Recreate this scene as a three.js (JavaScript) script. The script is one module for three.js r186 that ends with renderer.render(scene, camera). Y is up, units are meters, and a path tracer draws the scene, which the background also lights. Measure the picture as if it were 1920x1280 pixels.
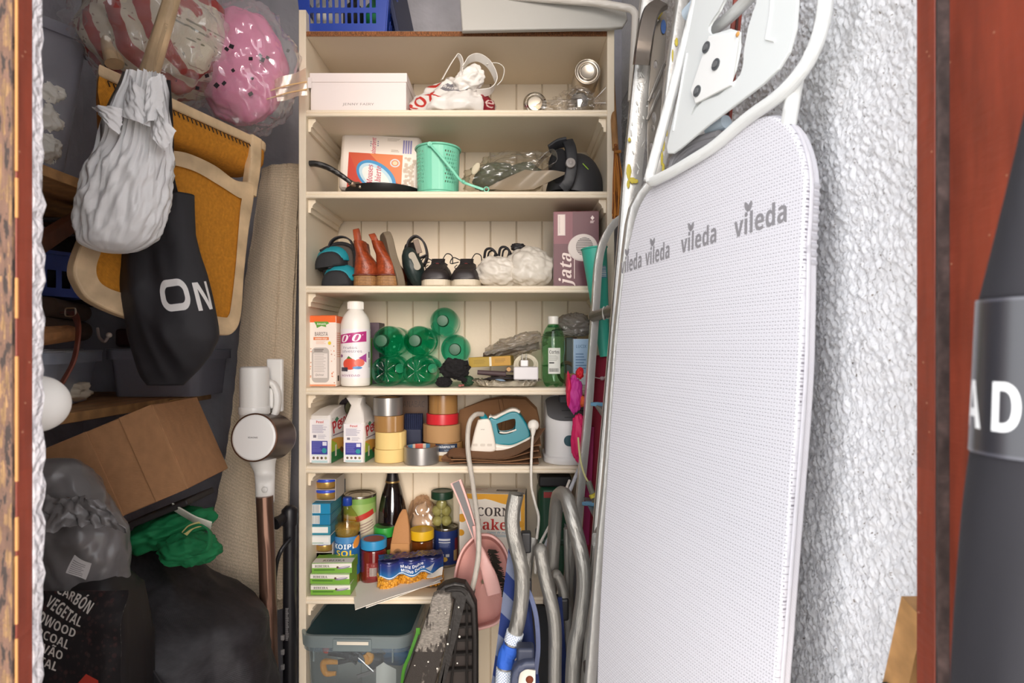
import * as THREE from 'three';
import { RoundedBoxGeometry } from 'three/addons/geometries/RoundedBoxGeometry.js';
import { mergeGeometries, mergeVertices, toCreasedNormals } from 'three/addons/utils/BufferGeometryUtils.js';
import { FontLoader } from 'three/addons/loaders/FontLoader.js';
import { TextGeometry } from 'three/addons/geometries/TextGeometry.js';
import { createNoise3D } from 'simplex-noise';

// ------------------------------------------------------------------ camera, sky, sun, exposure
const F = 1106, EYE = 1.2;                                   // focal length in pixels of the 1920 x 1280 frame, eye height
const scene = new THREE.Scene();
const camera = new THREE.PerspectiveCamera(2 * Math.atan(640 / F) * 180 / Math.PI, 1.5, 0.05, 40);
camera.position.set(0, EYE, 0);
camera.lookAt(0, EYE, -1);
camera.setViewOffset(1920, 1280, 0, -10, 1920, 1280);        // the photograph's lens shift: horizon 10 px under the middle
camera.focus = 1.35; camera.userData.fStop = 9;
scene.background = new THREE.Color(0.97, 0.985, 1.02);         // overcast sky, seen by the closet through its doorway
scene.backgroundIntensity = 3.15;
const sun = new THREE.DirectionalLight(0xffefdf, 2.8);       // sun behind thin cloud, low behind the camera
sun.position.set(0.4, 2.15, 3.2); sun.target.position.set(-0.35, 1.25, -1.3);
sun.shadow.radius = 48; sun.castShadow = true; sun.shadow.mapSize.set(2048, 2048);
Object.assign(sun.shadow.camera, { left: -2, right: 2, top: 2, bottom: -2, near: 0.1, far: 9 });
scene.add(sun, sun.target);
const renderer = new THREE.WebGLRenderer({ antialias: true });
renderer.shadowMap.enabled = true;
renderer.toneMapping = THREE.LinearToneMapping;
renderer.toneMappingExposure = 0.99;

// ------------------------------------------------------------------ helpers
let seed = 7;
const rnd = () => { seed = (seed + 0x6d2b79f5) | 0; let t = Math.imul(seed ^ (seed >>> 15), 1 | seed); t = (t + Math.imul(t ^ (t >>> 7), 61 | t)) ^ t; return ((t ^ (t >>> 14)) >>> 0) / 4294967296; };
const rr = (a, b) => a + (b - a) * rnd();
const n3 = createNoise3D(rnd);
const fbm = (x, y, z, o = 4) => { let s = 0, a = 0.5; for (let i = 0; i < o; i++) { s += a * n3(x, y, z); x *= 2.03; y *= 2.03; z *= 2.03; a *= 0.5; } return s; };
const ridge = (x, y, z, o = 3) => { let s = 0, a = 0.55; for (let i = 0; i < o; i++) { s += a * (1 - 2 * Math.abs(n3(x, y, z))); x *= 1.9; y *= 1.9; z *= 1.9; a *= 0.5; } return s; };
const folds = Array.from({ length: 9 }, (_, i) => { const a = rnd() * 6.283, c = rnd() * 2 - 1, q = Math.sqrt(1 - c * c); return [q * Math.cos(a), c, q * Math.sin(a), 0.22 + 0.085 * i, rnd(), 1 / (1 + 0.62 * i)]; });
const crease = (x, y, z) => { let s = 0; for (const [a, b, c, f, ph, k] of folds) { const t = (a * x + b * y + c * z) * f + ph + 0.42 * n3(x * 0.45 + ph * 40, y * 0.45, z * 0.45), w = t - Math.floor(t + 0.5); s += k * (4 * Math.abs(w) - 1); } return s * 0.42; };   // straight folds, as film and paper crumple
const V = (x, y, z) => new THREE.Vector3(x, y, z);
const vv = (a) => (a.isVector3 ? a : V(...a));
const P = (px, py, d) => V((px - 960) / F * d, EYE + (650 - py) / F * d, -d);     // a place from its direction and its distance
const X = (px, d) => (px - 960) / F * d, Y = (py, d) => EYE + (650 - py) / F * d;
const D = Math.PI / 180, TAU = Math.PI * 2;
const clamp = (x, a = 0, b = 1) => Math.min(b, Math.max(a, x)), lerp = (a, b, t) => a + (b - a) * t;
const smooth = (a, b, x) => { const t = clamp((x - a) / (b - a)); return t * t * (3 - 2 * t); };

const used = {};
const numbered = (n) => { used[n] = (used[n] ?? -1) + 1; return used[n] ? `${n}_${String(used[n]).padStart(3, '0')}` : n; };
function tag(o, label, category, group, kind) {
  o.userData = {};
  if (label) o.userData.label = label;
  if (category) o.userData.category = category;
  if (group) o.userData.group = group;
  if (kind) o.userData.kind = kind;
  return o;
}
function thing(name, label, category, pos, group, ry = 0) {
  const o = new THREE.Group(); o.name = numbered(name);
  pos = vv(pos); o.position.copy(pos); o.rotation.y = ry; scene.add(o);
  return tag(o, label, category, group);
}
function add(parent, name, geo, m, label) {                  // a part, its geometry in the parent's own axes
  const o = new THREE.Mesh(geo, m); o.name = name; o.castShadow = o.receiveShadow = true;
  if (parent === scene) o.name = numbered(name);
  parent.add(o);
  if (label) o.userData.label = label;
  return o;
}
function addW(parent, name, geo, m, label) {                 // a part of an unturned thing, its geometry in the room's axes
  const p = parent.position; geo.translate(-p.x, -p.y, -p.z);
  return add(parent, name, geo, m, label);
}
function solo(name, label, category, geo, m, pos, group) {   // a thing that is one mesh
  const o = add(scene, name, geo, m); if (pos) o.position.copy(vv(pos));
  return tag(o, label, category, group);
}
function struct(name, geo, m) { const o = new THREE.Mesh(geo, m); o.name = name; o.castShadow = o.receiveShadow = true; scene.add(o); o.userData = { kind: 'structure' }; return o; }
function copy(o, label, pos, ry) {
  const c = o.clone(); c.name = numbered(o.name.replace(/_\d{3}$/, '')); c.userData = { ...o.userData }; scene.add(c);
  if (label) c.userData.label = label;
  if (pos) c.position.copy(vv(pos));
  if (ry !== undefined) c.rotation.y = ry;
  return c;
}
// geometry
const mv = (g, x = 0, y = 0, z = 0) => g.translate(x, y, z);
const rot = (g, x = 0, y = 0, z = 0) => { if (x) g.rotateX(x); if (y) g.rotateY(y); if (z) g.rotateZ(z); return g; };
function box(w, h, d, r = 0.002, x = 0, y = 0, z = 0, s = 2) { return new RoundedBoxGeometry(w, h, d, s, Math.min(r, w / 2.01, h / 2.01, d / 2.01)).translate(x, y, z); }
function span(x0, x1, y0, y1, z0, z1, r = 0.002) { return box(Math.abs(x1 - x0), Math.abs(y1 - y0), Math.abs(z1 - z0), r, (x0 + x1) / 2, (y0 + y1) / 2, (z0 + z1) / 2); }
const lathe = (pts, seg = 40) => new THREE.LatheGeometry(pts.map(([r, y]) => new THREE.Vector2(Math.max(r, 1e-5), y)), seg);
function soft(pts, n = 6) { const c = new THREE.SplineCurve(pts.map(([x, y]) => new THREE.Vector2(x, y))); return c.getPoints(n * (pts.length - 1)).map((p) => [p.x, p.y]); }
function merge(...gs) {
  gs = gs.flat().map((g) => { let k = g.index ? g.toNonIndexed() : g; if (!k.attributes.uv) k.setAttribute('uv', new THREE.BufferAttribute(new Float32Array(k.attributes.position.count * 2), 2)); for (const a of Object.keys(k.attributes)) if (!['position', 'normal', 'uv'].includes(a)) k.deleteAttribute(a); k.clearGroups(); return k; });
  return mergeGeometries(gs);
}
function curve(pts, closed = false, tension = 0.5) { return new THREE.CatmullRomCurve3(pts.map(vv), closed, 'catmullrom', tension); }
function sweep(pts, sec, { n = 40, closed = false, side = null, scale = null, tension = 0.5, caps = true, straight = false, twist = null } = {}) {
  // sec: closed section [[a, b], ...]; a runs along `side` (or a carried-along normal), b across it
  let Q;
  if (straight) Q = pts.map(vv); else { const c = curve(pts, closed, tension); Q = c.getSpacedPoints(n); if (closed) Q.pop(); }
  const N = Q.length, M = sec.length, pos = [], uv = [], idx = [];
  let prev = side ? vv(side) : null, len = 0;
  for (let i = 0; i < N; i++) {
    const a = Q[closed ? (i + N - 1) % N : Math.max(0, i - 1)], b = Q[closed ? (i + 1) % N : Math.min(N - 1, i + 1)];
    const t = b.clone().sub(a).normalize();
    let s = side ? vv(side) : prev;
    if (!s) s = Math.abs(t.y) < 0.9 ? V(0, 1, 0) : V(1, 0, 0);
    let u = s.clone().addScaledVector(t, -s.dot(t)).normalize();
    if (!side) prev = u.clone();
    let w = t.clone().cross(u);
    if (twist) { const k = twist(i / (N - 1)); const u2 = u.clone().multiplyScalar(Math.cos(k)).addScaledVector(w, Math.sin(k)); w = w.clone().multiplyScalar(Math.cos(k)).addScaledVector(u, -Math.sin(k)); u = u2; }
    if (i) len += Q[i].distanceTo(Q[i - 1]);
    const k = scale ? scale(i / (N - 1)) : 1, [ka, kb] = Array.isArray(k) ? k : [k, k];
    for (let j = 0; j <= M; j++) { const q = sec[j % M], p = Q[i].clone().addScaledVector(u, q[0] * ka).addScaledVector(w, q[1] * kb); pos.push(p.x, p.y, p.z); uv.push(j / M, len); }
  }
  const W = M + 1, R = closed ? N : N - 1;
  for (let i = 0; i < R; i++) for (let j = 0; j < M; j++) { const a = i * W + j, b = ((i + 1) % N) * W + j; idx.push(a, a + 1, b, b, a + 1, b + 1); }
  if (caps && !closed) for (const [i, flip] of [[0, 1], [N - 1, 0]]) {
    const c = pos.length / 3; let m = V(0, 0, 0);
    for (let j = 0; j < M; j++) m.add(V(pos[(i * W + j) * 3], pos[(i * W + j) * 3 + 1], pos[(i * W + j) * 3 + 2]));
    m.multiplyScalar(1 / M); pos.push(m.x, m.y, m.z); uv.push(0.5, 0);
    for (let j = 0; j < M; j++) { const k = pos.length / 3; for (const q of [i * W + j, i * W + j + 1]) { pos.push(pos[q * 3], pos[q * 3 + 1], pos[q * 3 + 2]); uv.push(0, 0); } flip ? idx.push(c, k + 1, k) : idx.push(c, k, k + 1); }
  }
  return finish(pos, uv, idx, 40);
}
function finish(pos, uv, idx, crease = 0) {
  let g = new THREE.BufferGeometry();
  g.setAttribute('position', new THREE.Float32BufferAttribute(pos, 3)); g.setAttribute('uv', new THREE.Float32BufferAttribute(uv, 2)); g.setIndex(idx);
  if (crease) return toCreasedNormals(g, crease * D);
  g.computeVertexNormals(); return g;
}
const circ = (r, n = 10, ry = r) => Array.from({ length: n }, (_, i) => [r * Math.cos(i / n * TAU), ry * Math.sin(i / n * TAU)]);
const rect = (w, h) => [[w / 2, h / 2], [-w / 2, h / 2], [-w / 2, -h / 2], [w / 2, -h / 2]];
function rrect(w, h, r, n = 3) { const o = []; for (const [cx, cy, a] of [[1, 1, 0], [-1, 1, 90], [-1, -1, 180], [1, -1, 270]]) for (let i = 0; i <= n; i++) { const t = (a + 90 * i / n) * D; o.push([cx * (w / 2 - r) + r * Math.cos(t), cy * (h / 2 - r) + r * Math.sin(t)]); } return o; }
const tube = (pts, r, n = 40, k = 10, o = {}) => sweep(pts, circ(r, k), { n, ...o });
function rounded(pts, r, n = 6) {                            // a polyline with its corners rounded
  pts = pts.map(vv); const o = [pts[0]];
  for (let i = 1; i < pts.length - 1; i++) { const a = pts[i - 1].clone().sub(pts[i]), b = pts[i + 1].clone().sub(pts[i]), k = Math.min(r, a.length() / 2.1, b.length() / 2.1); const p = pts[i].clone().addScaledVector(a.normalize(), k), q = pts[i].clone().addScaledVector(b.normalize(), k); for (let j = 0; j <= n; j++) { const t = j / n; o.push(p.clone().multiplyScalar((1 - t) ** 2).addScaledVector(pts[i], 2 * t * (1 - t)).addScaledVector(q, t * t)); } }
  o.push(pts[pts.length - 1]); return o;
}
const pipe = (pts, r, c = 0.03, k = 12) => sweep(rounded(pts, c), circ(r, k), { straight: true });
function shapeOf(pts, holes = []) { const s = new THREE.Shape(pts.map(([x, y]) => new THREE.Vector2(x, y))); for (const h of holes) s.holes.push(new THREE.Path(h.map(([x, y]) => new THREE.Vector2(x, y)))); return s; }
function ext(pts, depth, { bevel = 0.001, holes = [], seg = 2 } = {}) { return new THREE.ExtrudeGeometry(shapeOf(pts, holes), { depth: Math.max(depth - 2 * bevel, 1e-4), bevelEnabled: bevel > 0, bevelThickness: bevel, bevelSize: bevel, bevelOffset: -bevel, bevelSegments: seg, curveSegments: 8 }).translate(0, 0, bevel); }
function loft(rings, { seg = 48, rough = null, caps = true, crease = 0, closedTop = true } = {}) {
  // rings: arrays of Vector3 of equal length, or {c, rx, rz, p} ellipses lying flat (p = squareness)
  const L = rings.map((r) => Array.isArray(r) ? r.map(vv) : Array.from({ length: seg }, (_, j) => { const a = j / seg * TAU, q = 2 / (r.p ?? 2), cx = Math.cos(a), cz = Math.sin(a); return V(r.c[0] + r.rx * Math.sign(cx) * Math.abs(cx) ** q, r.c[1] + (r.tilt ?? 0) * cx, r.c[2] + r.rz * Math.sign(cz) * Math.abs(cz) ** q); }));
  const M = L[0].length, N = L.length, pos = [], uv = [], idx = [];
  L.forEach((r, i) => { for (let j = 0; j <= M; j++) { const p = r[j % M].clone(); if (rough) rough(p, i / (N - 1), j / M, i); pos.push(p.x, p.y, p.z); uv.push(j / M, i / (N - 1)); } });
  const W = M + 1;
  for (let i = 0; i < N - 1; i++) for (let j = 0; j < M; j++) { const a = i * W + j, b = a + W; idx.push(a, b, a + 1, b, b + 1, a + 1); }
  if (caps) for (const [i, f] of [[0, 1], [N - 1, 0]]) { if (i && !closedTop) continue; const c = pos.length / 3, m = V(0, 0, 0); for (let j = 0; j < M; j++) m.add(V(...pos.slice((i * W + j) * 3, (i * W + j) * 3 + 3))); m.multiplyScalar(1 / M); pos.push(m.x, m.y, m.z); uv.push(0.5, i ? 1 : 0); for (let j = 0; j < M; j++) f ? idx.push(c, i * W + j, i * W + j + 1) : idx.push(c, i * W + j + 1, i * W + j); }
  const g = finish(pos, uv, idx, crease);
  if (!crease) seam(g, N, M);
  return g;
}
function seam(g, N, M) { const n = g.attributes.normal, W = M + 1; for (let i = 0; i < N; i++) { const a = i * W, b = a + M, m = V(n.getX(a) + n.getX(b), n.getY(a) + n.getY(b), n.getZ(a) + n.getZ(b)).normalize(); n.setXYZ(a, m.x, m.y, m.z); n.setXYZ(b, m.x, m.y, m.z); } }
function rings(list, n = 24) {                               // flat ellipses interpolated smoothly: rows of [x, y, z, rx, rz]
  const o = [];
  for (let i = 0; i <= n; i++) { const t = i / n * (list.length - 1), k = Math.min(list.length - 2, Math.floor(t)), f = t - k, g = (j) => list[clamp(j, 0, list.length - 1)]; const v = list[0].map((_, c) => { const a = g(k - 1)[c], b = g(k)[c], d = g(k + 1)[c], e = g(k + 2)[c]; return 0.5 * (2 * b + (d - a) * f + (2 * a - 5 * b + 4 * d - e) * f * f + (3 * b - a - 3 * d + e) * f ** 3); }); o.push({ c: v.slice(0, 3), rx: Math.max(v[3], 1e-4), rz: Math.max(v[4], 1e-4), p: v[5] ?? 2 }); }
  return o;
}
function lump(rx, ry, rz, amp = 0.1, freq = 3, o = {}) {     // a crumpled ball
  const g = new THREE.SphereGeometry(1, o.w ?? 64, o.h ?? 40), p = g.attributes.position, s = o.s ?? rr(0, 99), sq = o.flat ?? -9;
  for (let i = 0; i < p.count; i++) { const x = p.getX(i), y = p.getY(i), z = p.getZ(i); const k = 1 + amp * (o.soft ? fbm(x * freq + s, y * freq, z * freq, 3) : crease(x * freq + s, y * freq, z * freq) + (o.fine ?? 0.3) * crease(x * freq * 2.9, y * freq * 2.9 + s, z * freq * 2.9)); p.setXYZ(i, x * rx * k, Math.max(y * ry * k, sq), z * rz * k); }
  g.computeVertexNormals();
  const n = g.attributes.normal, W = (o.w ?? 64) + 1;
  for (let i = 0; i <= (o.h ?? 40); i++) { const a = i * W, b = a + W - 1, m = V(n.getX(a) + n.getX(b), n.getY(a) + n.getY(b), n.getZ(a) + n.getZ(b)).normalize(); n.setXYZ(a, m.x, m.y, m.z); n.setXYZ(b, m.x, m.y, m.z); }
  return g;
}
function sheet(nu, nv, f, thick = 0, uvs = [1, 1]) {         // a surface f(u, v) -> Vector3, with a thickness along its normal
  const g = new THREE.PlaneGeometry(1, 1, nu, nv), p = g.attributes.position, uv = g.attributes.uv;
  for (let i = 0; i < p.count; i++) { const q = f(uv.getX(i), uv.getY(i)); p.setXYZ(i, q.x, q.y, q.z); }
  g.computeVertexNormals();
  if (!thick) { for (let i = 0; i < p.count; i++) uv.setXY(i, uv.getX(i) * uvs[0], uv.getY(i) * uvs[1]); return g; }
  const n = g.attributes.normal, C = p.count, pos = [], u2 = [], idx = [], W = nu + 1;
  for (const s of [0.5, -0.5]) for (let i = 0; i < C; i++) { pos.push(p.getX(i) + n.getX(i) * thick * s, p.getY(i) + n.getY(i) * thick * s, p.getZ(i) + n.getZ(i) * thick * s); u2.push(uv.getX(i) * uvs[0], uv.getY(i) * uvs[1]); }
  const I = g.index.array; for (let i = 0; i < I.length; i += 3) { idx.push(I[i], I[i + 1], I[i + 2], I[i] + C, I[i + 2] + C, I[i + 1] + C); }
  const rim = []; for (let i = 0; i <= nu; i++) rim.push(i); for (let j = 1; j <= nv; j++) rim.push(j * W + nu); for (let i = nu - 1; i >= 0; i--) rim.push(nv * W + i); for (let j = nv - 1; j >= 0; j--) rim.push(j * W);
  for (let i = 0; i < rim.length - 1; i++) { const a = rim[i], b = rim[i + 1], k = pos.length / 3; for (const q of [a, b, a + C, b + C]) { pos.push(pos[q * 3], pos[q * 3 + 1], pos[q * 3 + 2]); u2.push(u2[q * 2], u2[q * 2 + 1]); } idx.push(k, k + 2, k + 1, k + 1, k + 2, k + 3); }
  return finish(pos, u2, idx);
}
function metres(g, s = 1) {                                  // uv in metres, from the side a face looks to
  if (g.index) g = g.toNonIndexed();
  const p = g.attributes.position, n = g.attributes.normal, uv = new Float32Array(p.count * 2);
  for (let i = 0; i < p.count; i++) { const a = Math.abs(n.getX(i)), b = Math.abs(n.getY(i)), c = Math.abs(n.getZ(i)); const [u, v] = a > b && a > c ? [p.getZ(i), p.getY(i)] : b > c ? [p.getX(i), p.getZ(i)] : [p.getX(i), p.getY(i)]; uv[i * 2] = u * s; uv[i * 2 + 1] = v * s; }
  g.setAttribute('uv', new THREE.BufferAttribute(uv, 2)); return g;
}
// materials
const std = (color, roughness = 0.6, metalness = 0, o = {}) => new THREE.MeshStandardMaterial({ color, roughness, metalness, side: THREE.DoubleSide, ...o });
const phys = (color, roughness, o = {}) => new THREE.MeshPhysicalMaterial({ color, roughness, side: THREE.DoubleSide, ...o });
const film = (color = 0xffffff, roughness = 0.12, t = 1) => phys(color, roughness, { transmission: t, thickness: 0, ior: 1.75 });
function canvas(w, h, draw, srgb = true) {
  const c = document.createElement('canvas'); c.width = w; c.height = h; const g = c.getContext('2d'); draw(g, w, h);
  const t = new THREE.CanvasTexture(c); if (srgb) t.colorSpace = THREE.SRGBColorSpace; t.anisotropy = 8; t.wrapS = t.wrapT = THREE.RepeatWrapping; return t;
}
function field(n, f, srgb = false) {                         // grey tile from f(u, v) in 0..1
  const d = new Uint8Array(n * n * 4);
  for (let y = 0; y < n; y++) for (let x = 0; x < n; x++) { const v = f(x / n, y / n), o = (y * n + x) * 4; if (Array.isArray(v)) for (let c = 0; c < 3; c++) d[o + c] = clamp(v[c]) * 255; else d[o] = d[o + 1] = d[o + 2] = clamp(v) * 255; d[o + 3] = 255; }
  const t = new THREE.DataTexture(d, n, n); t.wrapS = t.wrapT = THREE.RepeatWrapping; t.magFilter = THREE.LinearFilter; t.minFilter = THREE.LinearMipmapLinearFilter; t.generateMipmaps = true; if (srgb) t.colorSpace = THREE.SRGBColorSpace; t.needsUpdate = true; return t;
}
function tiled(u, v, k, r, o = 4) { const a = u * TAU, b = v * TAU; let s = 0, w = 0.5; for (let i = 0; i < o; i++) { s += w * (n3(Math.cos(a) * r + k, Math.sin(a) * r, Math.cos(b) * r) + n3(Math.sin(b) * r, k + Math.cos(a) * r, Math.sin(a) * r + Math.sin(b) * r)) * 0.7; r *= 2; w *= 0.5; } return s; }
const rep = (t, x, y = x) => { const c = t.clone(); c.repeat.set(x, y); c.needsUpdate = true; return c; };
function txt(g, s, x, y, size, color = '#333', o = {}) { g.save(); g.translate(x, y); if (o.rot) g.rotate(o.rot); g.scale(o.sx ?? 1, 1); g.font = `${o.italic ? 'italic ' : ''}${o.bold ? 'bold ' : ''}${size}px ${o.font ?? 'sans-serif'}`; g.textAlign = o.align ?? 'center'; g.textBaseline = 'middle'; g.fillStyle = color; g.fillText(s, 0, 0); g.restore(); }
function lines(g, x, y, w, h, n, color = '#999', th = 0.45) { g.fillStyle = color; for (let i = 0; i < n; i++) g.fillRect(x, y + i * h / n, w * rr(0.7, 1), h / n * th); }
function bars(g, x, y, w, h, color = '#222', back = '#fff') { g.fillStyle = back; g.fillRect(x, y, w, h); g.fillStyle = color; for (let i = x + 2; i < x + w - 2;) { const k = rr(1, 4); g.fillRect(i, y + 2, k, h - 4); i += k + rr(1.5, 4); } }
function panel(w, h, map, roughness = 0.5, r = 0.0004) { return [box(w, h, 0.0008, r, 0, 0, 0, 1), std(0xffffff, roughness, 0, { map })]; }   // a printed label
const GRAIN = field(256, (u, v) => 0.5 + 0.5 * tiled(u, v, 3, 2.2, 5));
const WEAVE = field(128, (u, v) => 0.5 + 0.25 * Math.sin(u * TAU * 16) * Math.cos(v * TAU * 16) + 0.12 * tiled(u, v, 9, 6, 3));
const WOODG = field(256, (u, v) => 0.5 + 0.35 * tiled(u, v * 0.999, 5, 0.35, 2) * 0 + 0.32 * Math.sin((v * 9 + 0.9 * tiled(u, v, 5, 0.45, 3)) * TAU) * 0.6 + 0.25 * tiled(u, v, 8, 1.2, 5));

// ------------------------------------------------------------------ the room
const stuccoMap = field(512, (u, v) => { const a = tiled(u, v, 21, 3, 4), s = tiled(u, v, 31, 9, 3), k = smooth(0.5, 0.62, s) * 0.75; const b = 0.95 + 0.04 * a; return [lerp(b, 0.36, k), lerp(b, 0.30, k), lerp(b * 1.0, 0.24, k)]; }, true);
const stuccoBump = field(512, (u, v) => 0.5 + 0.6 * tiled(u, v, 41, 7, 4));
const M = {};
M.stucco = std(0xf2f2f4, 0.62, 0, { map: rep(stuccoMap, 4.5), bumpMap: rep(stuccoBump, 6), bumpScale: 0.0007 });
M.plaster = std(0xc9c6c8, 0.85, 0, { bumpMap: rep(stuccoBump, 3), bumpScale: 0.003 });
M.greyWall = std(0xc4c2c9, 0.85, 0, { map: rep(field(256, (u, v) => { const a = 0.93 + 0.09 * tiled(u, v, 55, 1.5, 5); return [a, a, a]; }, true), 0.7), bumpMap: rep(GRAIN, 2), bumpScale: 0.002 });
M.white = std(0xe9e7e2, 0.8);
M.floor = std(0x8d8378, 0.7, 0, { bumpMap: rep(GRAIN, 3), bumpScale: 0.001 });
M.terrace = std(0xdad4ca, 0.85, 0, { bumpMap: rep(GRAIN, 2), bumpScale: 0.002 });
const ZF = -0.4424, ZB = -1.815, XL = -1.32, XR = 0.338, HC = 2.6;   // inside of the front wall, back, left, right, ceiling
struct('floor', metres(span(XL - 0.1, XR + 0.1, -0.1, 0, ZB - 0.1, -0.3, 0)), M.floor);
struct('ceiling', metres(span(XL - 0.1, XR + 0.1, HC, HC + 0.1, ZB - 0.1, -0.3, 0)), M.white);
struct('wall_back', metres(span(XL - 0.1, XR + 0.1, 0, HC, ZB - 0.1, ZB, 0)), M.greyWall);
struct('wall_left', metres(span(XL - 0.1, XL, 0, HC, ZB, ZF, 0)), M.greyWall);
{ // right wall: rough-cast render, its lumps real
  const cell = (y, z) => { let m = 9, m2 = 9; const s = 118, a = y * s, b = z * s, i0 = Math.floor(a), j0 = Math.floor(b); for (let i = i0 - 1; i <= i0 + 1; i++) for (let j = j0 - 1; j <= j0 + 1; j++) { const h = Math.sin(i * 127.1 + j * 311.7) * 43758.5453, h2 = Math.sin(i * 269.5 + j * 183.3) * 43758.5453; const d = Math.hypot(i + (h - Math.floor(h)) - a, j + (h2 - Math.floor(h2)) - b); if (d < m) { m2 = m; m = d; } else if (d < m2) m2 = d; } return [m, m2]; };
  const nz = 520, ny = 560, y0 = 0.45, y1 = 1.95;
  const g = new THREE.PlaneGeometry(1, 1, nz, ny), p = g.attributes.position, uv = g.attributes.uv;
  for (let i = 0; i < p.count; i++) {
    const u = uv.getX(i), y = lerp(y0, y1, uv.getY(i)), z = lerp(-0.4375, ZB, u ** 1.35);
    const wy = y + 0.004 * n3(y * 60, z * 60, 3), wz = z + 0.004 * n3(y * 60, z * 60, 9), [a, b] = cell(wy, wz * 1.15);
    const h = 0.0034 * Math.sqrt(smooth(0, 0.7, b - a)) + 0.0020 * fbm(y * 60, z * 60, 1, 2) + 0.0004 * fbm(y * 260, z * 260, 5, 2) + 0.0028 * n3(y * 9, z * 9, 4);
    p.setXYZ(i, XR + 0.004 - h - 0.002, y, z); uv.setXY(i, -z, y);
  }
  g.computeVertexNormals();
  struct('wall_right', merge(g, metres(span(XR + 0.004, XR + 0.12, 0, HC, ZB, -0.4375, 0)), metres(span(XR - 0.001, XR + 0.006, 0, 0.45, ZB, -0.4375, 0)), metres(span(XR - 0.001, XR + 0.006, 1.95, HC, ZB, -0.4375, 0))), M.stucco);
}
// front wall with the doorway, outside skin and reveal
struct('wall_front', metres(merge(span(XL - 0.1, -0.40, 0, HC, -0.30, ZF, 0), span(0.345, 0.8, 0, HC, -0.30, -0.4375, 0), span(-0.40, 0.36, 2.48, HC, -0.30, ZF, 0))), M.plaster);
{ // broken edge of the inside plaster beside the frame
  const n = 260, a = [], b = [];
  for (let i = 0; i <= n; i++) { const y = i / n * 2.48; const k = 0.0016 * Math.abs(n3(y * 32, 1, 0)) + 0.0012 * n3(y * 95, 5, 0); a.push(V(-0.3521 + k - 0.0005, y, -0.4335)); b.push(V(-0.3531 + k + 0.0012 * n3(y * 60, 2, 2), y, -0.4424 - 0.0012 * n3(y * 44, 8, 1) - 0.001)); }
  const back = [], out = [];
  for (let i = 0; i <= n; i++) { out.push(V(-0.402, i / n * 2.48, -0.4335)); back.push(V(-0.402, i / n * 2.48, -0.4424)); }
  const pos = [], uv = [], idx = [], L = [out, a, b, back];
  L.forEach((r) => r.forEach((p) => { pos.push(p.x, p.y, p.z); uv.push(p.z + p.x, p.y); }));
  for (let r = 0; r < 3; r++) for (let i = 0; i < n; i++) { const q = r * (n + 1) + i, s = q + n + 1; idx.push(q, s, q + 1, q + 1, s, s + 1); }
  struct('trim_1', finish(pos, uv, idx, 50), M.plaster);
}
struct('terrace', metres(span(-4, 4, -0.1, -0.01, -0.3, 6, 0)), M.terrace);

// painted door frame: red-brown, worn to the wood on the left
const paintBump = rep(GRAIN, 2, 7);
const brown = (seedK, wear) => canvas(256, 1024, (g, w, h) => {
  const im = g.createImageData(w, h);
  for (let y = 0; y < h; y++) for (let x = 0; x < w; x++) {
    const f = fbm(x * 0.02, y * 0.003, seedK, 4), s = fbm(x * 0.12, y * 0.012, seedK + 5, 3), k = 1 + 0.16 * f + 0.12 * s;
    let c = [128 * k, 56 * k, 38 * k];
    if (wear) { const e = fbm(x * 0.025, y * 0.012, seedK + 20, 5) + 0.22 * fbm(x * 0.2, y * 0.08, 4, 3); if (e > 0.2) c = [150, 116, 78].map((q) => q * (0.85 + 0.4 * s)); else if (e < -0.26) c = [52, 42, 38]; else c = [104 * k, 78 * k, 64 * k]; }
    else { const q = fbm(x * 0.5, y * 0.5, seedK + 9, 2) ; if (q > 0.62) c = [188, 150, 120]; }
    const o = (y * w + x) * 4; im.data[o] = c[0]; im.data[o + 1] = c[1]; im.data[o + 2] = c[2]; im.data[o + 3] = 255;
  }
  g.putImageData(im, 0, 0);
});
const brownA = brown(2, false), brownW = brown(6, true);
M.brown = std(0xffffff, 0.42, 0, { map: rep(brownA, 3.2, 0.9), bumpMap: paintBump, bumpScale: 0.0007 });
M.worn = std(0xffffff, 0.7, 0, { map: rep(brownW, 22, 2.4), bumpMap: paintBump, bumpScale: 0.0016 });
M.dusty = std(0x5a4a46, 0.8, 0, { bumpMap: paintBump, bumpScale: 0.001, map: rep(field(128, (u, v) => { const a = 0.75 + 0.35 * tiled(u, v, 71, 2, 5); return [a, a, a]; }, true), 6) });
M.bare = std(0xc08a52, 0.7);
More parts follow.
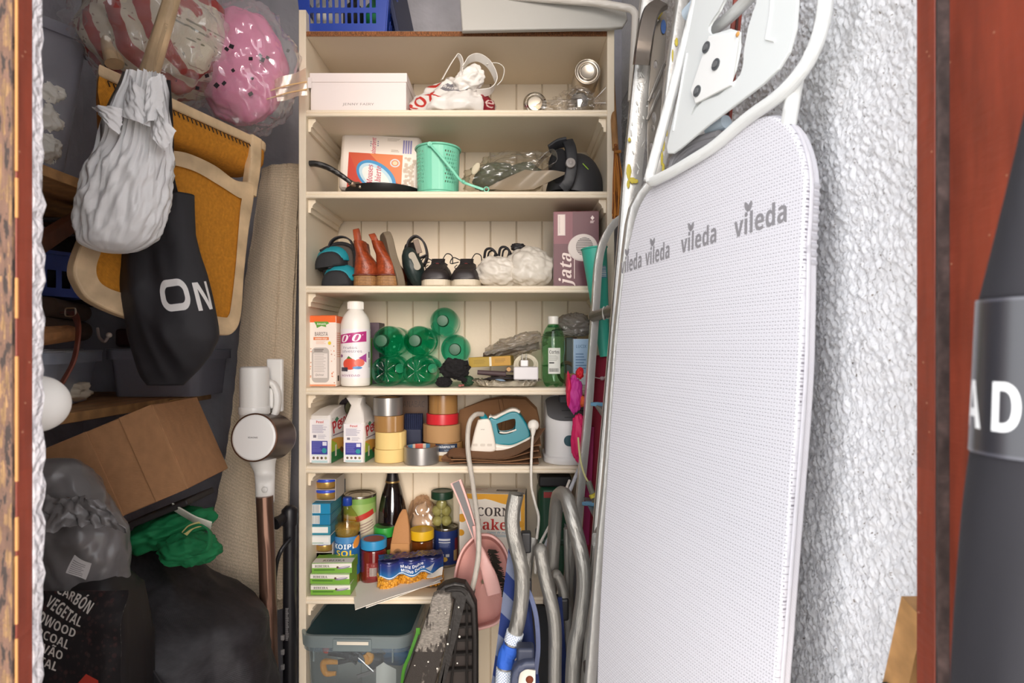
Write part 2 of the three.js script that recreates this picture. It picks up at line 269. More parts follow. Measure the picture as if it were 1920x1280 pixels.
{
  const f = new THREE.Group(); f.name = 'door_1'; f.userData = { kind: 'structure' }; scene.add(f);
  add(f, 'frame', metres(merge(span(-0.43, -0.352, 0, 2.48, -0.4191, -0.4335, 0.001), span(-0.43, 0.36, 2.44, 2.48, -0.4191, -0.4335, 0.001))), M.brown);
  add(f, 'worn_face', metres(span(-0.43, -0.3527, 0, 2.44, -0.416, -0.4192, 0.0006)), M.worn);
  // chipped arris: slivers of bare wood along the corner
  const chips = [];
  for (let i = 0, y = 0.6; y < 1.75; i++) { const l = rr(0.02, 0.14), w = rr(0.0006, 0.0018) * (rnd() < 0.15 ? 2.2 : 1); chips.push(span(-0.3527 - w, -0.3513, y, y + l, -0.4185, -0.4196 - w * 0.6, 0.0005)); y += l + rr(0.002, 0.05); }
  add(f, 'chipped_edge', merge(chips), M.bare, 'bare wood showing along the chipped corner');
  add(f, 'frame', metres(merge(span(0.30, 0.40, 0, 2.48, -0.419, -0.4377, 0.0008))), M.brown);
  add(f, 'rebate', metres(span(0.3006, 0.40, 0, 2.48, -0.4165, -0.4188, 0.0004)), M.dusty, 'dusty grey-brown rebate');
  add(f, 'jamb_board', metres(span(0.3087, 0.40, 0, 2.48, -0.15, -0.4166, 0.0008)), M.brown);
}
// white round knob on the wall inside the doorway
{
  const t = thing('white_globe', 'round matt white ball on a short stem beside the left door frame', 'ball', [X(69, 0.55), Y(757, 0.55), -0.55]);
  add(t, 'ball', new THREE.SphereGeometry(0.0263, 48, 32), std(0xe4e1da, 0.55));
  add(t, 'stem', rot(new THREE.CylinderGeometry(0.008, 0.008, 0.09, 20), 90 * D).translate(0, 0, 0.062), std(0xd8d6d0, 0.5));
  add(t, 'rosette', rot(lathe([[0, 0], [0.02, 0], [0.019, 0.004], [0.008, 0.006]]), -90 * D).translate(0, 0, 0.1), std(0xd8d6d0, 0.5));
}
// bookcase
const cream = std(0xe8dac3, 0.5, 0, { bumpMap: rep(GRAIN, 4), bumpScale: 0.0003 });
M.cream = cream;
const chip = std(0xffffff, 0.9, 0, { map: rep(field(256, (u, v) => { const a = 0.62 + 0.5 * tiled(u, v, 81, 14, 3); return [a * 0.78, a * 0.5, a * 0.3]; }, true), 6), bumpMap: rep(GRAIN, 20), bumpScale: 0.0006 });
const ST = [2.004, 1.805, 1.597, 1.356, 1.0956, 0.896, 0.5626];      // tops of the shelves
const BX0 = -0.5425, BX1 = 0.2604, BT = 0.0185, ZS = -1.5, ZK = -1.78;
{
  const t = thing('bookcase', 'tall cream white open bookcase with planked back, filled with household stuff', 'bookcase', [(BX0 + BX1) / 2, 0, ZS]);
  const c = (BX0 + BX1) / 2, w = BX1 - BX0 - 2 * BT;
  for (const x of [BX0, BX1 - BT]) addW(t, 'side_panel', span(x, x + BT, 0, 2.057, ZK - 0.012, ZS, 0.0015), cream);
  ST.forEach((y, i) => {
    if (!i) { addW(t, 'shelf', metres(span(c - w / 2, c + w / 2, y - 0.0125, y, ZK, ZS - 0.003, 0.001)), cream); addW(t, 'raw_edge', metres(span(c - w / 2, c + w / 2, y - 0.0135, y - 0.001, ZS - 0.004, ZS - 0.002, 0.0003)), chip, 'raw chipboard front edge of the top shelf'); return; }
    const pr = [[0, 0], [0.272, 0], [0.2755, -0.0015], [0.277, -0.005], [0.2768, -0.0075], [0.2755, -0.0088], [0.278, -0.0105], [0.2792, -0.0135], [0.278, -0.0168], [0.275, -0.0185], [0, -0.0185]];
    const g = ext(pr.map(([a, b]) => [a, b]), w, { bevel: 0 }); g.rotateY(-90 * D); g.translate(c + w / 2, y, ZK);
    addW(t, 'shelf', g, cream);
    for (const s of [-1, 1]) {
      const o = [[0, 0], [0.0185, 0], [0.019, -0.008], ...soft([[0.019, -0.008], [0.0135, -0.0125], [0.0105, -0.019], [0.0125, -0.0215], [0.0075, -0.0225], [0.0065, -0.034]], 4).slice(1), [0, -0.034]].map(([a, b]) => [s < 0 ? a : -a, b]);
      if (s > 0) o.reverse();
      addW(t, 'shelf_cleat', ext(o, 0.245, { bevel: 0.0008 }).translate(s < 0 ? BX0 + BT : BX1 - BT, y - 0.0186, ZS - 0.262), cream);
    }
  });
  addW(t, 'plinth', span(c - w / 2, c + w / 2, 0.06, 0.079, ZK, ZS - 0.005), cream);
  addW(t, 'plinth', span(c - w / 2, c + w / 2, 0, 0.06, ZS - 0.03, ZS - 0.015), cream);
  let a = BX0 + 0.004; const cuts = []; for (let k = -3; k <= 7; k++) { const x = -0.2993 + 0.0781 * k; if (x > BX0 + 0.01 && x < BX1 - 0.01) cuts.push(x); } cuts.push(BX1 - 0.004);
  for (const b of cuts) { addW(t, 'back_plank', ext([[a + 0.0006, 0], [b - 0.0006, 0], [b - 0.0006, 2.03], [a + 0.0006, 2.03]], 0.01, { bevel: 0.0028, seg: 1 }).translate(0, 0, ZK - 0.01), cream); a = b; }
  addW(t, 'back_rebate', span(BX0 + 0.003, BX1 - 0.003, 0, 2.03, ZK - 0.014, ZK - 0.0095, 0), cream);
}

// ------------------------------------------------------------------ left side: wall shelves and what is on them
const woodMap = field(256, (u, v) => { const a = 0.86 + 0.05 * Math.sin((v * 6 + 0.5 * tiled(u, v, 5, 0.4, 3)) * TAU) + 0.10 * tiled(u, v, 8, 1.5, 4); return [a, a * 0.98, a * 0.95]; }, true);
const wood = (c, k = 3, turn = 0, rough = 0.6) => { const t = rep(woodMap, k); t.rotation = turn; return std(c, rough, 0, { map: t, bumpMap: rep(GRAIN, 6), bumpScale: 0.0004 }); };
M.pine = wood(0xe2b07a, 3, Math.PI / 2);
M.birch = wood(0xeccfa8, 2.2, 0, 0.5);
const frost = (c = 0xc3c8d2, r = 0.32, t = 0.7) => phys(c, r, { transmission: t, thickness: 0, ior: 1.4 });
const SU = 1.56, SL = 1.062;
for (const [y, label, z0] of [[SU, 'upper pine wall shelf on the left carrying a clear plastic box of bags', -0.6], [SL, 'lower pine wall shelf on the left carrying two clear plastic boxes', -0.6]]) {
  const t = thing('wall_shelf', label, 'shelf', [-1.12, y - 0.022, -1.2], 'pine wall shelves');
  addW(t, 'board', metres(span(XL, -0.925, y - 0.022, y, ZB, z0, 0.002)), M.pine);
  for (const z of [-0.85, -1.55]) addW(t, 'bracket', merge(span(XL, XL + 0.012, y - 0.2, y - 0.022, z - 0.012, z + 0.012), span(XL, -1.05, y - 0.03, y - 0.022, z - 0.012, z + 0.012)), std(0x8c8a88, 0.4, 0.6));
}
function clearBox(label, [x, y, z], ry, w, h, d, taper, m, lidM, lidLabel, group) {
  const t = thing('storage_box', label, 'box', [x, y, z], group, ry), th = 0.0022, k = [];
  const prof = (s, r) => rrect(w - taper * (1 - s), d - taper * (1 - s), r, 5).map(([a, b]) => V(a, 0, b));
  const shell = [0, 0.05, 0.5, 0.93, 1].map((s) => prof(s, 0.03).map((p) => V(p.x, 0.002 + h * s, p.z)));
  add(t, 'tub', loft(shell, { closedTop: false, crease: 30 }), m);
  const rim = rrect(w + 0.012, d + 0.012, 0.034, 5).map(([a, b]) => V(a, h - 0.012, b));
  add(t, 'rim', sweep(rim, [[0.012, -0.0025], [0.012, 0.0025], [-0.012, 0.0025], [-0.012, -0.0025]], { closed: true, straight: true, side: [0, 1, 0] }), m);
  if (lidM) { const l = add(t, 'lid', merge(ext(rrect(w + 0.02, d + 0.02, 0.036, 5), 0.005, { bevel: 0.002 }).rotateX(-90 * D).translate(0, h, 0), ext(rrect(w - 0.05, d - 0.05, 0.03, 5), 0.004, { bevel: 0.0015 }).rotateX(-90 * D).translate(0, h + 0.004, 0)), lidM, lidLabel); }
  return t;
}
{ // clear box with white bags, on the upper shelf
  const t = clearBox('clear grey plastic storage box full of white plastic bags on the upper wall shelf', [-1.145, SU, -1.197], 58.5 * D, 0.42, 0.33, 0.24, 0.07, frost(0xc6c5ce, 0.3, 0.6));
  const b = std(0xe8e4da, 0.5, 0, {});
  const c = t.position, rt = V(Math.cos(58.5 * D), 0, -Math.sin(58.5 * D)), nm = V(Math.sin(58.5 * D), 0, Math.cos(58.5 * D));
  [[0.135, 0.15, 0.036, 0.045], [0.13, 0.075, 0.037, 0.045], [0.138, 0.215, 0.036, 0.045]].forEach(([s, y, r, ry], i) => solo('plastic_bag', ['white balled plastic bag in the middle of the clear box pile', 'lowest white balled plastic bag inside the clear box', 'topmost white balled plastic bag inside the clear box'][i], 'plastic bag', lump(r, ry * 0.8, 0.034, 0.2, 3.2), b, [c.x + rt.x * s + nm.x * 0.075, c.y + y * 0.86, c.z + rt.z * s + nm.z * 0.075], 'balled white bags in the clear box'));
  solo('sock', 'pinkish folded cloth showing through the wall of the clear box', 'cloth', lump(0.03, 0.055, 0.03, 0.15, 2), std(0xb08474, 0.9), [c.x + rt.x * 0.15 + nm.x * 0.01, c.y + 0.13, c.z + rt.z * 0.15 + nm.z * 0.01]);
}
{ // two boxes on the lower shelf
  const m = frost(0xc4cddc, 0.3, 0.5);
  const a = clearBox('bluish clear plastic box with lid at the near end of the lower wall shelf', [-1.125, SL, -1.36], 112 * D, 0.34, 0.125, 0.22, 0.04, m, frost(0xc9cdd4, 0.4, 0.55), 'pale lid');
  solo('cloth_bundle', 'cream crumpled cloth inside the near clear box of the lower shelf', 'cloth', lump(0.075, 0.03, 0.06, 0.22, 2.5), std(0xd9cdb8, 0.9), [-1.09, SL + 0.034, -1.40]);
  const b = clearBox('clear plastic box with printed packs inside at the far end of the lower shelf', [-0.975, SL, -1.69], 0, 0.25, 0.128, 0.19, 0.02, frost(0xcfced9, 0.25, 0.52), frost(0xb8bcc6, 0.4, 0.6), 'pale lid');
  const pm = canvas(256, 128, (g, w, h) => { g.fillStyle = '#3a2c34'; g.fillRect(0, 0, w, h); for (let i = 0; i < 70; i++) { g.fillStyle = rnd() < 0.55 ? '#a39692' : '#55444a'; g.beginPath(); g.ellipse(rr(0, w), rr(0, h), rr(4, 22), rr(3, 9), rr(-0.5, 0.5), 0, TAU); g.fill(); } });
  solo('fabric_pack', 'dark printed fabric pack inside the far clear box of the lower shelf', 'fabric', box(0.14, 0.085, 0.1, 0.02, 0, 0.047, 0, 4), std(0xffffff, 0.7, 0, { map: pm }), [-1.005, SL + 0.003, -1.665]);
}
{ // dark jumble between the boxes and the upper shelf
  const t = thing('basket', 'small dark blue plastic basket with slots in the shadow of the upper wall shelf', 'basket', [-1.12, 1.315, -1.36], null, 65 * D), m = std(0x2a3f86, 0.45);
  add(t, 'floor', ext(rrect(0.2, 0.14, 0.02), 0.004).rotateX(-90 * D), m);
  for (const [w, x, z, r] of [[0.2, 0, 0.07, 0], [0.2, 0, -0.07, 0], [0.14, 0.1, 0, 1], [0.14, -0.1, 0, 1]]) { const holes = []; for (let i = 0; i < (r ? 4 : 6); i++) { const cx = (i - (r ? 1.5 : 2.5)) * 0.03; holes.push([[cx - 0.009, 0.02], [cx - 0.009, 0.06], [cx + 0.009, 0.06], [cx + 0.009, 0.02]]); } add(t, 'side', ext([[-w / 2, 0], [w / 2, 0], [w / 2, 0.1], [-w / 2, 0.1]], 0.003, { holes }).rotateY(r * 90 * D).translate(x, 0, z), m); }
  add(t, 'rim', sweep(rrect(0.21, 0.15, 0.015).map(([a, b]) => V(a, 0.1, b)), rect(0.008, 0.008), { closed: true, straight: true, side: [0, 1, 0] }), m);
  solo('folded_blanket', 'dark brown folded blanket under the blue basket on the shelf', 'blanket', merge(box(0.2, 0.05, 0.3, 0.024, 0, 0.025, 0, 4), box(0.19, 0.045, 0.29, 0.022, 0.004, 0.072, 0, 4)), std(0x4a382e, 0.95, 0, { bumpMap: rep(WEAVE, 2), bumpScale: 0.001 }), [-1.13, 1.215, -1.37]).rotation.y = 22 * D;
  const st = thing('wooden_stick', 'thick pale wooden stick lying across the lower shelf with its sawn end showing', 'stick', P(128, 625, 1.17));
  addW(st, 'shaft', metres(tube([P(128, 625, 1.17), P(60, 632, 0.98)], 0.0165, 4, 16)), wood(0xb98352, 3));
  addW(st, 'sawn_end', rot(new THREE.CylinderGeometry(0.016, 0.016, 0.002, 20), 0, 0, 90 * D).rotateY(-70 * D).translate(...P(129.3, 625, 1.172).toArray()), std(0xcf9d6a, 0.8));
  const s2 = thing('leather_strap', 'brown leather strap hanging over the stick down to the near clear box', 'strap', P(140, 650, 1.12));
  addW(s2, 'strap', sweep([P(120, 585, 1.2), P(138, 588, 1.15), P(147, 615, 1.12), P(140, 670, 1.11), P(122, 708, 1.1), P(104, 735, 1.1)], rrect(0.014, 0.004, 0.0015), { side: [1, 0, 0.5], n: 40 }), std(0x6b3526, 0.45));
  addW(s2, 'buckle', sweep(rrect(0.02, 0.016, 0.004).map(([a, b]) => V(a, b, 0)), circ(0.0015, 6), { closed: true, straight: true, side: [0, 0, 1] }).translate(...P(132, 585, 1.14).toArray()), std(0xb9b2a6, 0.3, 1));
  const bar = thing('wooden_bar', 'dark reddish wooden bar leaning under the upper wall shelf', 'bar', P(120, 430, 1.25));
  addW(bar, 'bar', metres(sweep([P(60, 466, 1.12), P(165, 398, 1.42)], rrect(0.034, 0.022, 0.004), { n: 2 })), wood(0x6e3f2a, 3));
  addW(bar, 'end_cap', box(0.026, 0.038, 0.004, 0.001).translate(...P(165, 398, 1.42).toArray()), std(0x3a2a22, 0.6));
  solo('dark_coat', 'dark purple-grey folded coat stored behind the bar under the upper shelf', 'coat', lump(0.13, 0.09, 0.3, 0.12, 2.2, { soft: 1 }), std(0x2c2530, 0.95, 0, { bumpMap: rep(WEAVE, 6), bumpScale: 0.001 }), [-1.17, 1.40, -1.62]);
  const h = thing('white_hook', 'small white plastic hook with a ball end beside the black tote bag', 'hook', P(205, 630, 1.45));
  addW(h, 'stem', tube([P(183, 615, 1.47), P(186, 632, 1.46), P(196, 640, 1.45), P(204, 630, 1.45)], 0.0035, 20, 8), std(0xb9a9a4, 0.4));
  addW(h, 'ball', new THREE.SphereGeometry(0.0065, 20, 14).translate(...P(204.5, 628, 1.45).toArray()), std(0xe6d9cf, 0.4));
  solo('red_case', 'dark red-brown flat case lying on the far clear box', 'case', box(0.2, 0.05, 0.13, 0.01, 0, 0.025, 0), std(0x3d2226, 0.5), [-0.99, SL + 0.138, -1.68]);
}
// ------------------------------------------------------------------ upside-down chair
{
  const E = V(-0.661, 1.682, -1.2), e = V(0.15, -0.024, -0.30).normalize(), out = V(0.89, 0, 0.45).normalize(), up = out.clone().cross(e).negate().normalize();
  if (up.y < 0) up.negate();
  const Bm = new THREE.Matrix4().makeBasis(e, up, e.clone().cross(up)).setPosition(E);
  const nn = e.clone().cross(up), sg = Math.sign(nn.dot(out));                         // local +z looks out (sg = 1)
  const t = thing('chair', 'upside-down birch chair with mustard seat and backrest hanging by the left shelves', 'chair', E);
  const L = (px, py, off = 0) => { const r = V((px - 960) / F, (650 - py) / F, -1), k = (E.clone().sub(V(0, EYE, 0)).dot(nn) + off) / r.dot(nn), p = r.multiplyScalar(k).add(V(0, EYE, 0)).sub(E); return [p.dot(e), p.dot(up)]; };
  const put = (name, g, m, l) => addW(t, name, g.applyMatrix4(Bm), m, l);
  const mustard = std(0xd08822, 0.95, 0, { bumpMap: rep(WEAVE, 14), bumpScale: 0.0005, map: rep(field(128, (u, v) => { const a = 0.9 + 0.12 * tiled(u, v, 66, 5, 4); return [a, a, a]; }, true), 4) });
  M.mustard = mustard;
  // seat
  const so = rounded([V(-0.18, -0.12, 0), V(0.19, -0.12, 0), V(0.205, -0.08, 0), V(0.085, 0.12, 0), V(-0.05, 0.12, 0), V(-0.17, -0.095, 0), V(-0.18, -0.12, 0)], 0.02, 4).map((p) => [p.x, p.y]).slice(0, -1);
  put('seat_shell', metres(ext(so, 0.022, { bevel: 0.005, seg: 3 }).rotateX(-90 * D).translate(0.012, -0.011, -sg * 0.12)), M.birch);
  put('seat_cushion', metres(loft([[1.0, 0], [1.005, -0.012], [1.0, -0.03], [0.95, -0.05], [0.82, -0.064], [0.5, -0.07], [0.1, -0.072]].map(([k, y]) => so.map(([a, b]) => V(a * 0.985 * k + 0.012, -0.011 + y, -b * 0.985 * k - sg * 0.12))), { crease: 60 })), mustard);
  const st = []; for (let i = 0; i < 34; i++) st.push(box(0.0018, 0.010, 0.0018, 0.0005).rotateZ(0.5).translate(-0.15 + i * 0.0095, -0.0185, sg * 0.0012)); for (let i = 0; i < 30; i++) st.push(box(0.009, 0.0014, 0.0014, 0.0005).translate(-0.148 + i * 0.0102, -0.0135, sg * 0.0008));
  put('stitching', merge(st), std(0x2d2218, 0.8));
  // backrest
  const outer = soft([[205, 330], [230, 287], [275, 276], [317, 283], [349, 289], [397, 311], [435, 338], [468, 345], [470, 372], [461, 430], [452, 512], [446, 592], [432, 623], [405, 628], [320, 613], [236, 597], [165, 566], [139, 535], [131, 501], [150, 445], [180, 380], [205, 330]].map(([a, b]) => L(a, b)), 5).slice(0, -1);
  const inner = soft([[232, 345], [258, 312], [290, 303], [317, 306], [360, 319], [405, 345], [438, 366], [449, 372], [446, 400], [438, 500], [430, 569], [424, 594], [408, 599], [320, 580], [229, 557], [191, 544], [172, 527], [167, 501], [178, 467], [205, 400], [232, 345]].map(([a, b]) => L(a, b)), 5).slice(0, -1);
  put('back_frame', metres(ext(outer, 0.026, { bevel: 0.005, seg: 3, holes: [inner] }).translate(0, 0, -0.013)), M.birch);
  const ic = inner.reduce((s, p) => [s[0] + p[0] / inner.length, s[1] + p[1] / inner.length], [0, 0]);
  put('back_panel', metres(ext(inner.map(([a, b]) => [ic[0] + (a - ic[0]) * 1.02, ic[1] + (b - ic[1]) * 1.02]), 0.018, { bevel: 0.006, seg: 3 }).translate(0, 0, -0.010)), mustard);
  // posts that join seat and backrest at both ends of the seat edge
  const post = (a, b) => metres(sweep([V(...L(...a), -0.01), V(...L((a[0] + b[0]) / 2, (a[1] + b[1]) / 2), 0), V(...L(...b), 0)], rrect(0.03, 0.022, 0.005), { side: [1, 0, 0], n: 12 }));
  put('back_post', post([482, 258], [466, 365]), M.birch);
  put('back_post', post([240, 168], [232, 325]), M.birch);
  // legs point up
  const leg = (a, b, ra, rb) => addW(t, 'leg', metres(sweep([a, a.clone().lerp(b, 0.5), b], circ(1, 14), { n: 10, scale: (k) => lerp(ra, rb, k) })), M.birch);
  leg(P(262, 196, 1.12), P(334, -40, 1.04), 0.0185, 0.0125);
  leg(P(215, 120, 1.25), P(160, -120, 1.3), 0.0185, 0.0125);
}
// white carrier bag hung on the chair leg
const bagW = phys(0xf4f2f1, 0.45, { transmission: 0.2, thickness: 0, ior: 1.4 });
{
  const d = 1.0, t = thing('carrier_bag', 'white plastic carrier bag hanging from the raised chair leg', 'plastic bag', P(225, 470, d));
  const rows = [[212, 474, 26], [214, 470, 70], [216, 458, 116], [222, 438, 140], [228, 405, 152], [234, 365, 150], [243, 325, 142], [251, 280, 122], [257, 235, 108], [262, 195, 88], [268, 165, 70], [271, 140, 60]];
  const R = rings(rows.map(([x, y, w]) => { const p = P(x, y, d); return [p.x, p.y, p.z, w / 2 / F * d, w / 2 / F * d * (y > 300 ? 0.75 : 0.6)]; }), 70);
  addW(t, 'bag', loft(R, { seg: 120, closedTop: false, rough: (p, k, u) => { const a = u * TAU, f = smooth(0.12, 0.7, k); const w = 0.0035 + 0.012 * f; const r = w * (ridge(Math.cos(a) * (2.0 + 1.5 * f) , p.y * 1.6, Math.sin(a) * (2.0 + 1.5 * f), 3) - 0.2) + 0.0045 * (1 - f) * (crease(p.x * 30 + 3, p.y * 16, p.z * 30) + 0.5 * crease(p.x * 70, p.y * 44, p.z * 70)); p.x += Math.cos(a) * r; p.z += Math.sin(a) * r; } }), bagW);
  const flap = (pts, s) => sheet(14, 14, (u, v) => { const a = pts[0].clone().lerp(pts[1], u), b = pts[3].clone().lerp(pts[2], u); const q = a.lerp(b, v); q.z += 0.006 * ridge(u * 2 + s, v * 3, s) + 0.012 * Math.sin(u * 3.1); return q; }, 0.0008);
  addW(t, 'handle', flap([P(176, 203, 0.955), P(232, 205, 0.955), P(228, 255, 0.955), P(196, 226, 0.955)], 3), bagW);
  addW(t, 'handle', flap([P(296, 205, 0.962), P(333, 247, 0.962), P(309, 284, 0.962), P(286, 250, 0.962)], 7), bagW);
  addW(t, 'handle', flap([P(246, 142, 0.98), P(277, 176, 0.97), P(285, 240, 0.957), P(228, 220, 0.957)], 12), bagW);
  addW(t, 'handle', flap([P(303, 138, 0.985), P(276, 178, 0.97), P(268, 240, 0.957), P(308, 225, 0.965)], 16), bagW);
}
// black tote bag
{
  const d = 1.1, n = 1024, on = canvas(n, 512, (g, w, h) => {
    g.fillStyle = '#1d1a1e'; g.fillRect(0, 0, w, h);
    g.save(); g.translate(w, 0); g.scale(-1, 1);                                           // the lathe runs the other way
    const y = h * (1 - (722 - 555) / (722 - 365)) + 2, put = (u, s, k) => { g.save(); g.translate(w * (1 - u), y); g.rotate(-0.09); g.scale(k, 1); txt(g, s, 0, 0, 104, '#d9d4d0', { bold: true }); g.restore(); };
    g.save(); g.translate(w * (1 - 0.178), y); g.rotate(-0.09); g.strokeStyle = '#d9d4d0'; g.lineWidth = 19; g.beginPath(); g.roundRect(-46, -32, 92, 64, 26); g.stroke(); g.restore(); put(0.062, 'N', 1.35);
    g.restore();
  });
  on.flipY = true;
  const t = thing('tote_bag', 'black fabric tote bag with white letters hanging in front of the mustard backrest', 'bag', P(320, 722, d));
  const rows = [], tab = [[722, 276, 344], [710, 266, 356], [690, 258, 376], [660, 251, 398], [630, 245, 410], [600, 240, 406], [555, 231, 397], [510, 223, 386], [475, 220, 374], [440, 246, 366], [400, 284, 364], [365, 305, 363]];
  for (let i = 0; i <= 24; i++) { const y = lerp(722, 365, i / 24); let k = 0; while (k < tab.length - 2 && tab[k + 1][0] > y) k++; const [y0, a0, b0] = tab[k], [y1, a1, b1] = tab[k + 1], f = (y0 - y) / (y0 - y1), a = lerp(a0, a1, f), b = lerp(b0, b1, f), p = P((a + b) / 2, y, d); rows.push([p.x, p.y, p.z, (b - a) / 2 / F * d, lerp(0.012, 0.042, smooth(0, 0.3, i / 24) * (1 - 0.75 * smooth(0.45, 1, i / 24)))]); }
  addW(t, 'bag', loft(rings(rows, 72), { seg: 96, rough: (p, k, u) => { const a = u * TAU, r = 0.013 * smooth(0, 0.1, k) * (0.7 * ridge(p.x * 7, p.y * 3.2 + p.x * 4, 4.4, 2) + 0.7 * crease(p.x * 14 + 5, p.y * 9, 2)); p.z += r * Math.max(0, Math.sin(a)); } }), std(0xffffff, 0.62, 0, { map: on, bumpMap: rep(WEAVE, 30, 16), bumpScale: 0.0003 }));
  for (const s of [0, 1]) addW(t, 'strap', sweep([P(312 + s * 4, 150, 1.04), P(318, 250, 1.06), P(318 + s * 6, 325, 1.085), P(322 + s * 11, 366, d)], rect(s ? 0.004 : 0.014, 0.0015), { side: [1, 0, 0], n: 30 }), std(0x1d1b1e, 0.7));
}
// cushions in clear bags on top of the chair
function cling(t, c, r, amp, freq, s, m) { return addW(t, 'clear_film', lump(r[0], r[1], r[2], amp, freq, { s, w: 110, h: 80 }).translate(c.x, c.y, c.z), m); }
{
  const clear = film(0xffffff, 0.06, 0.9), d = 1.46, c = P(455, 128, d);
  const t = thing('cushion_bag', 'pink cushion in a clear zip bag with black squares printed on it', 'cushion', P(455, 240, d));
  addW(t, 'cushion', lump(0.100, 0.140, 0.095, 0.085, 2.0, { s: 4, w: 90, h: 60 }).translate(c.x, c.y, c.z), std(0xe488ae, 0.95, 0, { bumpMap: rep(WEAVE, 9), bumpScale: 0.0006 }));
  cling(t, V(c.x + 0.012, c.y - 0.004, c.z), [0.118, 0.158, 0.112], 0.12, 4.2, 9, clear);
  const sq = []; const k = d - 0.118;
  for (const [x, y] of [[425, 92], [434, 87], [470, 110], [492, 112], [488, 104], [437, 132], [406, 160], [420, 156], [473, 147], [495, 160], [510, 147], [470, 176], [464, 192], [388, 142], [384, 108], [502, 108], [540, 95]]) sq.push([x, y]);
  sq.forEach(([x, y], i) => { const p = P(x, y, k), q = c.clone().sub(p); const zz = Math.sqrt(Math.max(0.02, 1 - ((p.x - c.x) / 0.125) ** 2 - ((p.y - c.y) / 0.17) ** 2)) * 0.112 + 0.012; addW(t, 'printed_square', box(rr(0.006, 0.011), rr(0.006, 0.011), 0.0006, 0.0002).rotateZ(rr(0, 1.5)).translate(p.x * (d - zz) / k, EYE + (p.y - EYE) * (d - zz) / k, c.z + zz), std(0x242024, 0.5)); });
  addW(t, 'zip_edge', sheet(20, 6, (u, v) => { const a = P(lerp(515, 574, u), lerp(150, 128, u), 1.43), b = P(lerp(520, 576, u), lerp(190, 178, u), 1.43); const q = a.lerp(b, v); q.z += 0.004 * Math.sin(u * 7 + v * 3); return q; }, 0.0006), film(0xf4e8dc, 0.25, 0.8));
  for (const y of [0, 14]) addW(t, 'zip_strip', sweep([P(500, 172 + y, 1.425), P(540, 160 + y, 1.425), P(576, 153 + y, 1.425)], rect(0.003, 0.001), { side: [0, 1, 0], n: 16 }), std(0xd8b07c, 0.5));
  const td = 1.36, tc = P(292, 66, td);
  const fab = canvas(512, 512, (g, w, h) => { g.fillStyle = '#d9cdb8'; g.fillRect(0, 0, w, h); for (let i = 0; i < 330; i++) { g.fillStyle = ['#a88f7c', '#b56a62', '#85806a'][i % 3]; g.beginPath(); g.ellipse(rr(0, w), rr(0, h), rr(2, 8), rr(1, 5), rr(0, 3), 0, TAU); g.fill(); } g.fillStyle = '#ab4a44'; for (const [x, k] of [[20, 60], [120, 34], [215, 70], [330, 46], [430, 40]]) { g.save(); g.translate(x, 0); g.transform(1, 0, -0.35, 1, 60, 0); g.fillRect(0, 0, k, h); g.restore(); } });
  const r = thing('quilt_bag', 'red and cream patterned quilt folded in a clear bag on the chair', 'quilt', P(292, 180, td));
  const qm = std(0xffffff, 0.9, 0, { map: rep(fab, 1), bumpMap: rep(WEAVE, 12), bumpScale: 0.001 });
  const qg = lump(0.148, 0.148, 0.138, 0.12, 2.2, { s: 31, w: 100, h: 70 }); { const p = qg.attributes.position, q = qg.attributes.uv; for (let i = 0; i < p.count; i++) { const x = p.getX(i) + 0.5 * p.getZ(i), y = p.getY(i); q.setXY(i, (x * 0.93 + y * 0.36) * 3.1, (y * 0.93 - x * 0.36) * 3.1); } }
  addW(r, 'quilt', qg.translate(tc.x, tc.y, tc.z), qm);
  cling(r, tc, [0.16, 0.163, 0.155], 0.15, 4, 44, clear);
  [[303, 135], [313, 132], [317, 151], [328, 150], [340, 133], [310, 122], [300, 125], [335, 4], [212, 104], [200, 124], [206, 122], [370, 165]].forEach(([x, y]) => { const k = td - 0.155, p = P(x, y, k); const zz = Math.sqrt(Math.max(0.03, 1 - ((p.x - tc.x) / 0.17) ** 2 - ((p.y - tc.y) / 0.18) ** 2)) * 0.15 + 0.008, f = (td - zz) / k; addW(r, 'printed_square', box(0.0085, 0.008, 0.0006, 0.0002).rotateZ(rr(-0.3, 0.3)).translate(p.x * f, EYE + (p.y - EYE) * f, tc.z + zz), std(0x242024, 0.5)); });
}
// ------------------------------------------------------------------ floor on the left
{
  const t = thing('cardboard_box', 'brown cardboard box tilted under the lower wall shelf', 'box', P(354, 915, 1.15));
  const m = std(0xb5845a, 0.85, 0, { map: rep(field(256, (u, v) => { const a = 0.93 + 0.06 * tiled(u, v, 91, 2, 5); return [a, a, a]; }, true), 3), bumpMap: rep(GRAIN, 5, 30), bumpScale: 0.0004 });
  const g = (x) => x.rotateZ(23 * D).rotateY(4 * D);
  add(t, 'body', metres(g(box(0.34, 0.178, 0.19, 0.003, -0.17, 0.089, -0.095))), m);
  add(t, 'flap', metres(g(box(0.065, 0.178, 0.0035, 0.001, -0.0325, 0.089, 0.0022))), m);
  add(t, 'flap', metres(g(box(0.12, 0.178, 0.003, 0.001, -0.19, 0.089, 0.002))), m);
  add(t, 'packing_tape', g(box(0.345, 0.0008, 0.05, 0.0002, -0.17, 0.1786, -0.095)), phys(0xb08a5a, 0.25));
  const u = solo('black_tray', 'flat black plastic tray jammed under the tilted cardboard box', 'tray', metres(rot(box(0.15, 0.012, 0.12, 0.004, -0.095, -0.012, -0.05), 0, 4 * D, 0).rotateZ(22 * D)), std(0x221d1c, 0.6), P(370, 921, 1.15));
}
